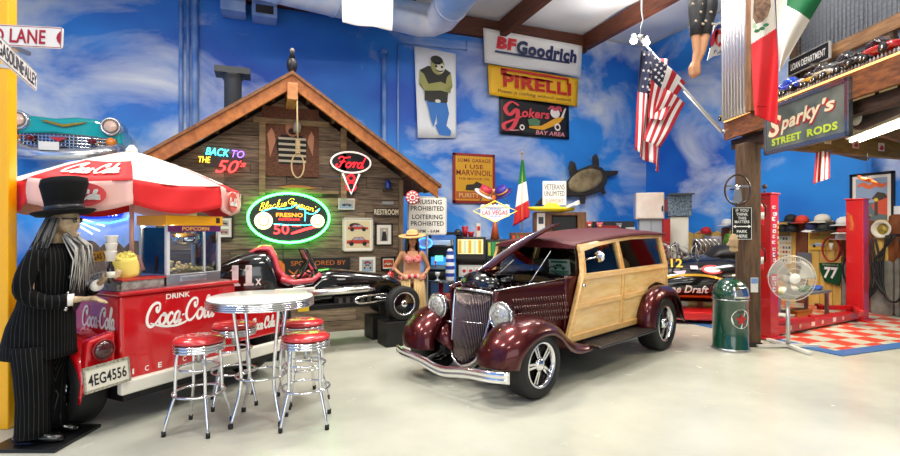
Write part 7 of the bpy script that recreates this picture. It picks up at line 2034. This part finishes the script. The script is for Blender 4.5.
# checkered mat with a blue border
MC0 = Vector((6.88, 4.15, 0))
def tile_mat():
    m = mat('#bfc0b2', .35, key='tiles'); nt = m.node_tree; L = nt.links; N = nt.nodes.new
    tc = N('ShaderNodeTexCoord'); ck = N('ShaderNodeTexChecker'); ck.inputs['Scale'].default_value = 3.2
    ck.inputs['Color1'].default_value = lin('#c9462f'); ck.inputs['Color2'].default_value = lin('#b9bba9')
    L.new(tc.outputs['Object'], ck.inputs['Vector']); L.new(ck.outputs['Color'], nt.nodes['Principled BSDF'].inputs['Base Color'])
    return m
t = thing('floor_mat', 'red and grey checkered floor mat with a blue border in the garage bay', 'floor mat', MC0)
MB().span((.2, .2, 0), (4.1, 4.6, .012)).build('checker_tiles', tile_mat(), t)
b = MB().span((0, 0, 0), (4.15, .2, .013)).span((0, .2, 0), (.2, 4.7, .013)); b.build('blue_border', mat('#35659f', .4), t)
# two post lift
p1, p2 = cw(4.68, 7.42, 0), cw(7.25, 8.9, 0)
LR = mat('#b3161a', .3, coat=.5)
dl = p2 - p1; LYAW = math.atan2(dl.y, dl.x)
lift = thing('car_lift', 'red two post car lift with stickers on its near column and a low red beam', 'lift', (p1.x, p1.y, .013), LYAW)
L = Vector((dl.x, dl.y)).length
h1 = EYE + (230 - 196) / 500 * 7.4; h2 = EYE + (230 - 201) / 500 * 8.9
for x, h, s in ((0, h1, 1), (L, h2, -1)):
    b = MB().span((x - .11, -.13, 0), (x + .11, .13, h)); b.span((x - .2, -.2, 0), (x + .2, .2, .02)); b.span((x - .13, -.15, h), (x + .13, .15, h + .03))
    col = b.build('column', LR, lift, bevel=.01)
    if s > 0: MB().span((x + s * .1, -.05, .1), (x + s * .115, .05, h - .1)).build('carriage_slot', mat('#3a0d0d', .4), col)
rnd = random.Random(9)
k = 0
for i in range(15):
    z = .72 + i * .085 + rnd.uniform(-.01, .01); 
    if z > h1 - .08: break
    b = MB().box((-.02 + rnd.uniform(-.02, .02), -.134, z), (rnd.uniform(.06, .1), .004, rnd.uniform(.045, .07))); 
    o = b.build('sticker', mat(rnd.choice(('#e8e4e0', '#d9d2cc', '#e3d9da')), .4), lift)
    MB().box((-.02, -.138, z), (.04, .003, .02)).build('sticker_print', mat(rnd.choice(('#b5262c', '#2b3f7c', '#2a2a2c')), .4), o)
b = MB()
for i in range(11): b.box((.085, -.134, .95 + i * .075), (.03, .004, .04), i % 3)
b.build('yellow_lettering', [mat('#e0b02a', .4), mat('#d8d2c6', .4), mat('#caa02a', .4)], lift)
b = MB().span((.1, -.09, .03), (L - .1, .09, .16)); b.build('floor_beam', LR, lift, bevel=.01)
b = MB()
for x in (.5, 1.2, 1.9): b.box((x, -.094, .1), (.1, .006, .07), 0); b.disc(x + .3, .1, .035, None, -.096, 1)
b.build('beam_sticker', [mat('#dfd9d0', .4), mat('#d8c6a8', .4)], lift)
for x0, x1, y1 in ((.1, .9, -.22), (.1, .7, .3), (L - .1, L - .9, -.4), (L - .1, L - .7, .3)):
    b = MB(); b.bar((x0, 0, .22), (x1, y1, .22), .09, .07); b.lathe([(.06, .25), (.06, .29), (0, .29)], 12, 0, (x1, y1, 0)); b.build('swing_arm', LR, lift, bevel=.006)
MB().tube([(-.02, 0, h1 + .03), (-.02, 0, h1 + .1)], .01, 6).ball((-.02, 0, h1 + .13), .035).build('finial', mat('#4a3a30', .4), lift)
# things lying on the lift: tray of tools
def on_lift(x, y, z): return Vector((p1.x, p1.y, .013)) + Matrix.Rotation(LYAW, 3, 'Z') @ Vector((x, y, z))
t = thing('work_bench', 'low grey bench between the lift columns with tools and rags on it', 'bench', on_lift(1.5, .34, 0), LYAW)
MB().span((-.85, -.2, .5), (.85, .2, .54)).build('bench_top', mat('#73776f', .4, .3), t)
for sx in (-.78, .78):
    for sy in (-.16, .16): MB().box((sx, sy, .25), (.05, .05, .5)).build('leg', STEEL, t)
for (x, z, sx, sz, c, lb, nm, ct) in ((-.7, .54, .3, .1, '#c7d03a', 'yellow green rag bundle on the low bench', 'rag', 'rag'), (-.25, .54, .5, .12, '#e2dccb', 'white cloth roll on the low bench', 'cloth_roll', 'cloth'), (.3, .54, .4, .1, '#2d5a2c', 'dark green tool roll on the low bench', 'tool_roll', 'tool roll'), (.7, .54, .3, .08, '#2a4a9c', 'blue cloth on the low bench', 'shop_cloth', 'cloth')):
    q = on_lift(1.5 + x, .3, z)
    b = MB().loft([[(u * sx / 2, .09 * math.cos(a) * kk_, sz * kk_ * (.5 + .5 * math.sin(a))) for a in [2 * PI * i / 12 for i in range(12)]] for u, kk_ in ((-1, .5), (-.7, .95), (-.2, .8), (.3, 1), (.8, .85), (1, .4))])
    tag(place(b.build(nm, mat(c, .7, bump=.4, bscale=30)), q, LYAW + R(rnd.uniform(-20, 20))), lb, ct)
for (x, y, w_, d_, h_, c, lb) in ((.55, -.2, .3, .2, .26, '#b9b5aa', 'grey parts box on the floor under the low bench'), (1.15, .2, .4, .2, .22, '#3b3d3a', 'dark crate on the floor under the low bench'), (1.75, .12, .5, .2, .2, '#c8722c', 'orange case on the floor under the low bench')):
    t = thing('parts_box', lb, 'box', on_lift(x, y + .25, 0), LYAW)
    MB().box((0, 0, h_ / 2), (w_, d_, h_)).build('body', mat(c, .5), t, bevel=.01)
    MB().box((0, 0, h_ + .01), (w_ + .02, d_ + .02, .02)).build('lid', mat(c, .4), t)
# pedestal fan
p = at(790, 230, 6.75); p.z = 0
fan = thing('pedestal_fan', 'white pedestal fan with a wire cage and crossed feet on the floor', 'fan', p, face(-.12, -1))
fz = EYE - (278 - 230) / 500 * 6.75; fr_ = .3
MB().tube([(0, .05, .04), (0, .05, .62)], .026, 12).tube([(0, .05, .6), (0, .05, fz - .05)], .019, 10).build('pole', mat('#c9c8c4', .3, .6), fan)
FWT = mat('#dedad0', .4)
for a in (R(8), R(98)):
    for s in (-1, 1):
        MB().bar((.03 * s * math.cos(a), .05 + .03 * s * math.sin(a), .035), (.42 * s * math.cos(a), .05 + .42 * s * math.sin(a), .022), .05, .035).build('foot', FWT, fan)
MB().lathe([(.0, .14), (.06, .13), (.075, .05), (.075, -.03), (.05, -.05), (0, -.05)], 20, 0, (0, .06, fz), 'y').build('motor', FWT, fan)
b = MB()
for y0 in (-.1, .0):
    for i in range(72):
        a = 2 * PI * i / 72
        b.tube([(.06 * math.cos(a), y0 - (.02 if y0 < -.05 else -.03), fz + .06 * math.sin(a)), (fr_ * .75 * math.cos(a), y0 - (.02 if y0 < -.05 else -.03), fz + fr_ * .75 * math.sin(a)), (fr_ * math.cos(a), -.05, fz + fr_ * math.sin(a))], .0016, 4)
for r_, y0 in ((fr_, -.05), (fr_ * .75, -.12), (fr_ * .45, -.12), (fr_ * .75, .03)):
    b.tube([(r_ * math.cos(a), y0, fz + r_ * math.sin(a)) for a in [2 * PI * i / 48 for i in range(48)]], .006 if r_ == fr_ else .003, 6, closed=True)
b.build('cage', mat('#d8d5cb', .35, .3), fan)
b = MB()
for k in range(3):
    a0 = 2 * PI * k / 3
    rows = [[(r_ * math.cos(a0 + w_), -.05 + .05 * (w_ / .5 - .5), fz + r_ * math.sin(a0 + w_)) for w_ in [(.15 + .95 * r_ / .3) * i / 6 for i in range(7)]] for r_ in (.05, .12, .2, .27, .285)]
    b.grid(rows)
o = b.build('blade', mat('#bdbbb4', .35, alpha=.8), fan); md = o.modifiers.new('s', 'SOLIDIFY'); md.thickness = .004
MB().lathe([(0, -.135), (.06, -.132), (.07, -.12), (.06, -.11), (0, -.11)], 24, 0, (0, 0, fz), 'y').build('badge', mat('#f1efe8', .3), fan)
# black racing car on the mat
p = at(698, 230, 8.75); p.z = .013
rcar = thing('stock_racer', 'black racing car nose with gold stripes and a red splitter behind the litter bin', 'race car', p, face(-.25, -1))
b = MB()
b.loft([[(x, yv + hw_ * math.cos(a), zb + (zt - zb) * (.5 + .5 * math.sin(a))) for a in [2 * PI * i / 24 for i in range(24)]] for x, yv, hw_, zb, zt in ((-1.05, .7, .5, .3, .62), (-.9, .7, .78, .26, .84), (-.5, .7, .82, .25, 1.0), (0, .7, .82, .25, 1.1), (.5, .7, .82, .25, 1.16), (1.0, .7, .82, .25, 1.18), (1.15, .7, .7, .3, 1.05))])
b.build('body', GLOSSBLACK, rcar)
b = MB().loft([[(x, .7 + hw_ * math.cos(a), 1.0 + (zt - 1.0) * (.5 + .5 * math.sin(a))) for a in [2 * PI * i / 20 for i in range(20)]] for x, hw_, zt in ((.25, .3, 1.12), (.45, .38, 1.3), (.8, .4, 1.36), (1.05, .35, 1.25))]); b.build('cockpit', BLACK, rcar)
def side(x, z): return .7 - .82 * math.cos(math.asin(max(-1, min(1, (z - .66) / .47)))) - .012
b = MB()
for k in range(2):
    pts = [(-.9, .62 + .02 * k), (-.4, .78), (.1, .8), (.5, .7), (.8, .6), (1.0, .56)] if k == 0 else [(-.9, .36), (-.3, .42), (.3, .42), (1.0, .4)]
    b.stroke(pts, .04, 0, 0)
b.v = [(v[0], side(v[0], v[2]), v[2]) for v in b.v]; b.build('gold_stripe', mat('#c99a3c', .25, .6), rcar)
b = MB().text('ne Draft', -.16, .56, .6, .14, 0, 0, bold=.025, shear=.15); b.v = [(v[0], side(v[0], v[2]) - .004, v[2]) for v in b.v]; b.build('white_lettering', mat('#eeeae4', .4), rcar)
b = MB().text('12', -.34, 1.0, .2, .14, 0, 0, bold=.02, shear=.2); b.v = [(v[0], side(v[0], v[2] - .02) - .004, v[2]) for v in b.v]; b.build('yellow_number', mat('#e2b01e', .4), rcar)
b = MB(); script(b, 'Mill', .72, .84, .4, .14, 0, 0, .16) if False else b.stroke([(.58, .78), (.6, .9), (.66, .8), (.71, .92), (.74, .8), (.78, .86), (.82, .8), (.86, .95), (.88, .81), (.93, .96), (.96, .82), (1.02, .88), (1.06, .82)], .025, 0)
b.v = [(v[0], side(v[0], v[2]) - .006, v[2]) for v in b.v]; b.build('orange_script', mat('#d9772a', .4), rcar)
b = MB().disc(.22, .9, .17, .075, 0); b.v = [(v[0], side(v[0], v[2]) - .004, v[2]) for v in b.v]; bd = b.build('red_badge', mat('#b3242a', .4), rcar)
b = MB().disc(.22, .9, .13, .045, 0); b.v = [(v[0], side(v[0], v[2]) - .007, v[2]) for v in b.v]; b.build('badge_centre', mat('#e6dfd8', .4), bd)
b = MB().poly([(-.42, .86), (-.2, .88), (-.26, .76)], 0).rect(-.12, .9, -.0, .96, 0); b.v = [(v[0], side(v[0], v[2]) - .004, v[2]) for v in b.v]; b.build('decal', mat('#c9b4c8', .4), rcar)
MB().span((-1.0, -.35, .06), (1.2, 1.4, .2)).build('red_splitter', mat('#c21a1e', .3, coat=.4), rcar, bevel=.02)
for x in (-.6, .9): wheel(rcar, (x, .02, .3), .3, .2, 'y', STEEL, 8, -1) if False else MB().box((x, .6, .03), (.3, .9, .06)).build('dolly', BLACK, rcar)
b = MB()
rnd = random.Random(12)
for i in range(14):
    x, y = rnd.uniform(-.4, .35), rnd.uniform(.4, .9)
    b.tube(spline([(x, y, 1.02), (x + rnd.uniform(-.1, .1), y, 1.2 + rnd.random() * .15), (x + rnd.uniform(-.2, .2), y + .1, 1.3), (x + rnd.uniform(-.3, .3), y + .1, 1.08)], 3), .01, 6, i % 3)
b.build('engine_tubing', [mat('#b9b6b0', .3, .7), mat('#8b8d95', .3, .8), mat('#5b4a3c', .5)], rcar)
# ---------------------------------------------------------------- boarded wall of tools along the right wall
XW = XR - .06
def rwall(px0, py0, px1, py1, off=0.0):
    c, w, h = rect_x(px0, py0, px1, py1, XW - off); return c, w, h
YEL, BRN = wood('#c79a3e', '#dcb765', (6, 6, 1.2), .6), wood('#5d3116', '#844a22', (6, 6, 1.2), .6)
nb = 0
for px0, px1, py, kind in ((686, 694, 232, 0), (695, 703, 231, 0), (704, 712, 229, 0), (713, 721, 231, 0), (722, 730, 229, 1), (729.5, 736, 229, 0), (769, 778, 225, 0), (779, 789, 224, 0), (790, 796.5, 224, 0), (797, 808, 223, 1), (809, 820, 223, 0), (820.5, 833, 222, 0), (833.5, 842, 223, 0), (842.5, 853, 222, 1), (864, 875, 222, 1), (875.5, 889, 222, 0), (889.5, 906, 217, 1)):
    c, w, h = rwall(px0, py, px1, 300)
    zt = c.z + h / 2
    b = MB().prism([(-w / 2, 0), (w / 2, 0), (w / 2, zt - .07), (0, zt), (-w / 2, zt - .07)] if kind == 0 and px0 < 740 else [(-w / 2, 0), (w / 2, 0), (w / 2, zt)] + [(w / 2 * math.cos(a), zt + w * .2 * math.sin(a)) for a in [PI * i / 8 for i in range(1, 8)]] + [(-w / 2, zt)], -.03, .03, 'xz')
    lb = ('brown' if kind else 'yellow') + ' upright fence board on the tool wall, number %d' % nb
    o = tag(b.build('fence_board', BRN if kind else YEL), lb, 'board', 'fence boards of the tool wall')
    o['label'] = ('brown' if kind else 'yellow') + ' upright board of the fence that lines the tool wall'
    o['group'] = 'brown boards of the tool wall' if kind else 'yellow boards of the tool wall'
    place(o, (XW, c.y, 0), R(-90)); nb += 1
# hats on top of the boards
def cap(label, px, py, crown, brim, d_off=.12, s=1.0, kind='cap', turn=0, tilt=0):
    c, w, h = rwall(px - 5, py - 4, px + 5, py + 4, d_off)
    t = thing('cap' if kind == 'cap' else 'brimmed_hat', label, 'hat', c, R(-90 + turn), 'hats along the tool wall'); t.rotation_euler = (R(tilt), 0, R(-90 + turn))
    if kind == 'cap':
        MB().lathe([(.125 * s, -.06), (.128 * s, 0), (.11 * s, .06), (.06 * s, .1), (0, .11)], 20).build('crown', mat(crown, .7), t)
        b = MB(); rows = [[(r_ * math.sin(R(-55 + 110 * i / 10)) * .95, -r_ * math.cos(R(-55 + 110 * i / 10)) - (.03 if r_ > .14 else 0), -.05 - (r_ - .12) * .25) for i in range(11)] for r_ in (.115 * s, .17 * s, .21 * s)]
        b.grid(rows); o = b.build('peak', mat(brim, .7), t); md = o.modifiers.new('s', 'SOLIDIFY'); md.thickness = .008
    else:
        MB().lathe([(.12, -.05), (.125, .0), (.12, .09), (.09, .12), (0, .125)], 22).build('crown', mat(crown, .7), t)
        MB().lathe([(.12, -.06), (.21, -.05), (.22, -.04), (.12, -.04)], 24).build('brim', mat(brim, .7), t)
    MB().tube([(0, .1, 0), (0, .22, -.02)], .01, 5).build('peg', BLACK, t)
cap('small white cap on the fence boards behind the black racer', 727, 223, '#e4e2de', '#d9d6d0', .1)
cap('red fabric cap on the pickets behind the black racer', 706, 231, '#c2202a', '#a81a24', .15)
cap('black cap beside the lift column, first in the row of hats', 774, 228, '#111114', '#151518')
cap('second black cap from the lift column in the row of hats', 783, 229, '#17181c', '#101013')
cap('black cap with a green badge above its neighbours', 791, 219, '#15181a', '#1d2a22', .1)
cap('third black cap, hanging under the one with the green badge', 792.5, 229, '#0e0e11', '#131316', .16)
cap('bright red orange cap in the row of hats', 802, 220, '#cf3a22', '#b82f1b', .1)
cap('white and navy cap tipped forward in the row of hats', 812, 227, '#1d1f4c', '#e9e6e4', .16, turn=20, tilt=10)
cap('white patterned cap set high in the row of hats', 822.5, 219, '#d8d2c0', '#cfc8b4', .08, 1.15)
cap('dark olive cap with a stiff peak in the row of hats', 824, 228, '#232824', '#1a1e1b', .18)
cap('black cap between the olive cap and the white and red hat', 834, 227, '#121214', '#161619')
cap('white and red racing hat beside the far lift column', 844.5, 222, '#e9e4dd', '#dedad2', .14, 1.1)
cap('white helmet shaped hat with a red visor beside the far lift column', 845, 230, '#c2342a', '#e4ded4', .2, 1.05)
cap('wide white brimmed hat hanging below the racing hat', 843, 237, '#dcd8cf', '#e2ded6', .1, kind='hat')
# straw boater round hat / ring at the end of the wall
c, w, h = rwall(871, 217.5, 892, 241, .12)
t = thing('round_hat', 'large round white hat with a yellow inside hung beyond the far lift column', 'hat', c, R(-90))
MB().lathe([(w * .3, .06), (w * .32, .0), (w * .46, -.03), (w * .5, -.02), (w * .46, .0), (w * .36, .02), (w * .33, .06)], 30, 0, ax='y').build('brim', mat('#cfcabd', .5), t)
MB().lathe([(w * .31, .05), (0, .06)], 26, 0, ax='y').build('yellow_inside', mat('#d8bd5c', .5), t)
# posters on the wall
c, w, h = rwall(850.5, 174, 892, 226, -.03)
t = board('framed_poster', 'large black framed poster of a red car and hills on the blue wall', 'poster', c, R(-90), w, h, mat('#e4ded4', .5), .03, BLKFR, .05)
b = MB().rect(-.38 * w, -.42 * h, .38 * w, .42 * h, -.002, 0).rect(-.38 * w, -.42 * h, .38 * w, -.05 * h, -.003, 1).poly([(.0, -.1 * h), (.38 * w, .1 * h), (.38 * w, -.3 * h), (.1 * w, -.25 * h)], -.004, 2).poly([(.0, .02 * h), (.15 * w, .15 * h), (.32 * w, .12 * h), (.38 * w, .04 * h), (.2 * w, -.02 * h)], -.0045, 3)
b.disc(.12 * w, .0, .05 * w, None, -.006, 4, 14).rect(.08 * w, -.3 * h, .16 * w, -.02 * h, -.005, 3)
car_art(b, -.15 * w, -.28 * h, .36 * w, .18 * h, -.006, 5, 1, 3)
b.build('print', [mat('#8fa3bd', .5), mat('#5f6d70', .5), mat('#d0553a', .5), mat('#4a4038', .5), mat('#e3c12a', .5), mat('#7d8a6a', .5)], t)
MB().rect(-.34 * w, .22 * h, -.08 * w, .33 * h, -.004).text('CLASSIC', .15 * w, .27 * h, .38 * w, .09 * h, -.004) if False else None
b = MB().stroke([(-.34 * w, .27 * h), (-.2 * w, .31 * h), (-.05 * w, .25 * h), (.1 * w, .3 * h), (.25 * w, .26 * h), (.36 * w, .3 * h)], .08 * h, -.005); b.build('orange_headline', mat('#dd6a3c', .5), t)
p = at(867.5, 180, 7.3)
t = thing('toy_glider', 'orange toy aeroplane hanging on a thread in front of the framed poster', 'toy', p, face(-.5, -1))
b = MB().tube([(-.11, 0, .04), (.0, 0, 0), (.11, 0, -.05)], [.012, .028, .012], 8).box((0, 0, .0), (.06, .3, .008), 0, (0, R(20), 0)).box((-.1, 0, .06), (.04, .1, .006)); b.build('glider', mat('#e0671f', .5), t)
MB().tube([(0, 0, .02), (0, 0, ZD - .05 - p.z)], .003, 4).build('thread', BLACK, t)
c, w, h = rwall(893.5, 206, 903, 219, -.02)
t = board('white_notice', 'small white notice beside the large framed poster', 'notice', c, R(-90), w, h, mat('#dfe3e6', .5), .01)
c, w, h = rwall(770.5, 236, 791, 263, .06)
t = board('photo_collage', 'collage poster of many small pictures above the pedestal fan', 'poster', c, R(-90), w, h, mat('#d9d2bb', .5), .012)
b = MB(); rnd = random.Random(3)
for i in range(7):
    for j in range(6):
        x, z = (-.42 + .14 * i) * w, (-.4 + .16 * j) * h
        b.rect(x - .05 * w, z - .05 * h, x + .05 * w, z + .045 * h, -.002, rnd.randint(0, 4))
b.build('print', [mat('#a33a2a', .5), mat('#b8c0a0', .5), mat('#6f7f8c', .5), mat('#cfae5a', .5), mat('#4f5a46', .5)], t)
c, w, h = rwall(808.5, 236, 829, 250, .07)
t = board('classified_poster', 'yellow poster of a pale blue car with dark heading on the tool wall', 'poster', c, R(-90), w, h, mat('#d8ae3c', .5), .012)
b = MB().text('CLASSIFIEDS', 0, .34 * h, .86 * w, .16 * h, -.002, 0, bold=.02); car_art(b, 0, -.12 * h, .74 * w, .44 * h, -.003, 1, 2, 0); b.build('print', [mat('#25302c', .5), mat('#9db4c4', .5), mat('#e4e4dc', .5)], t)
c, w, h = rwall(797, 252.5, 811, 266, .07)
t = board('grey_tin_sign', 'blank grey tin plate beside the pedestal fan', 'plate', c, R(-90), w, h, mat('#8d8f91', .35, .6), .01)
# green number plate 77 and the red hose
c, w, h = rwall(819, 262.5, 842, 285.5, .1)
t = thing('number_board', 'dark green shield shaped board with a white 77 on the tool wall', 'number board', c, R(-90))
MB().prism([(-.5 * w, .46 * h), (.48 * w, .5 * h), (.5 * w, .1 * h), (.36 * w, -.48 * h), (-.26 * w, -.36 * h), (-.46 * w, .1 * h)], 0, .02, 'xz').build('panel', mat('#0e4527', .35), t)
MB().text('77', .02 * w, .05 * h, .62 * w, .5 * h, -.003, 0, bold=.04, shear=.12).build('white_number', WHITE, t)
MB().text('RIVERSIDE', 0, .4 * h, .7 * w, .08 * h, -.003, 0).build('small_lettering', mat('#b9c9a8', .4), t)
c, w, h = rwall(822, 237, 842, 262, .14)
t = thing('red_hose', 'coiled red hose with a white nozzle hung on the tool wall', 'hose', c, R(-90))
b = MB(); pts = []
for i in range(97):
    a = 2 * PI * i / 24; pts.append((w * .46 * math.cos(a) * (1 - .02 * (i // 24)), -.012 * (i / 24), h * .48 * math.sin(a)))
b.tube(pts, .014, 8); b.build('coil', mat('#a31f1c', .4), t)
MB().tube([(.0, -.03, .26 * h), (.01, -.03, .0)], [.04, .03], 10).build('nozzle', mat('#e2dccd', .4), t)
MB().tube([(0, .0, h * .46), (0, .14, h * .46)], .02, 6).build('hook', STEEL, t)
# grey sheets, black hoses and boards at the far end
for k, (px0, py0, px1, py1, lb) in enumerate(((872, 260.5, 894, 316, 'tall grey steel sheet leaning at the far end of the tool wall'), (843, 260.5, 851.5, 314, 'narrow grey steel sheet half hidden by the far lift column'), (896, 258, 906, 318, 'grey steel sheet cut by the picture edge'))):
    c, w, h = rwall(px0, py0, px1, py1, .1)
    zt = c.z + h / 2
    t = thing('steel_sheet', lb.replace(' cut by the picture edge', ' beyond the black hoses at the end of the tool wall'), 'sheet', (XW - .12, c.y, 0), R(-90))
    MB().prism(rr(w, zt, .08), -.02, .02, 'xz').build('sheet', mat('#75776f', .45, .3, noise=(5, '#8f9189')), t)
    t.children[0].location.z = zt / 2
for k, (px, lb) in enumerate(((893, 'looped black hose hanging by the tall grey steel sheet'), (861, 'looped black hose hanging behind the far lift column'))):
    c, w, h = rwall(px - 4, 235, px + 4, 300, .22)
    b = MB()
    for q in range(3):
        o_ = .07 * q
        b.tube(spline([(-.1 + o_, 0, h / 2), (-.16 - o_, -.02 * q, 0), (-.1, -.03, -h * .45), (.1, -.03, -h * .5), (.2 + o_, -.02, -.1 * h), (.1 + o_, 0, h * .45)], 6), .02, 8)
    b.tube([(0, .2, h / 2), (0, -.04, h / 2)], .025, 6)
    o = tag(b.build('air_hose', mat('#121212', .5)), lb, 'hose'); place(o, c, R(-90))
# green and multicoloured clutter behind the racer: green tool panel, engine parts board
c, w, h = rwall(722, 233, 736, 262, .05)
t = thing('green_jacket', 'bright green jacket hung on the fence boards beside the timber post', 'jacket', c, R(-90))
b = MB().loft([[(w * .42 * k_ * math.cos(a), .08 * math.sin(a), z * h) for a in [2 * PI * i / 16 for i in range(16)]] for z, k_ in ((-.5, .9), (-.2, 1), (.2, 1), (.4, .7), (.48, .3))])
b.build('cloth', mat('#2f7a2a', .7, noise=(9, '#8fae3a')), t)
c, w, h = rwall(704, 236, 721, 250, .045)
t = board('engine_poster', 'pale poster of red lettering above the racer engine tubing', 'poster', c, R(-90), w, h, mat('#d6d2da', .5), .015)
b = MB().rect(-.4 * w, .1 * h, .4 * w, .3 * h, -.002, 0).rect(-.3 * w, -.35 * h, .3 * w, -.05 * h, -.002, 1); b.build('print', [mat('#b03a46', .5), mat('#8d8f9c', .5)], t)
p = at(700, 230, 11.0)
t = thing('engine_stand', 'grey engine with curling pipes on a stand behind the black racer', 'engine', (p.x, p.y, 0))
MB().span((-.25, -.2, 0), (.25, .2, .1)).span((-.04, -.04, .1), (.04, .04, .75)).build('stand', mat('#8d1d20', .4), t)
MB().span((-.3, -.22, .75), (.3, .22, 1.1)).build('block', mat('#54504c', .4, .6), t, bevel=.03)
b = MB(); rnd = random.Random(21)
for i in range(10):
    x = -.3 + .065 * i
    b.tube(spline([(x, -.2, 1.05), (x + .03, -.28, 1.25), (x - .02, -.15, 1.4), (x + .05, -.02, 1.12)], 4), .025, 8, i % 2)
b.build('exhaust_header', [mat('#c2bfb9', .25, .8), mat('#7a6a58', .4, .5)], t)
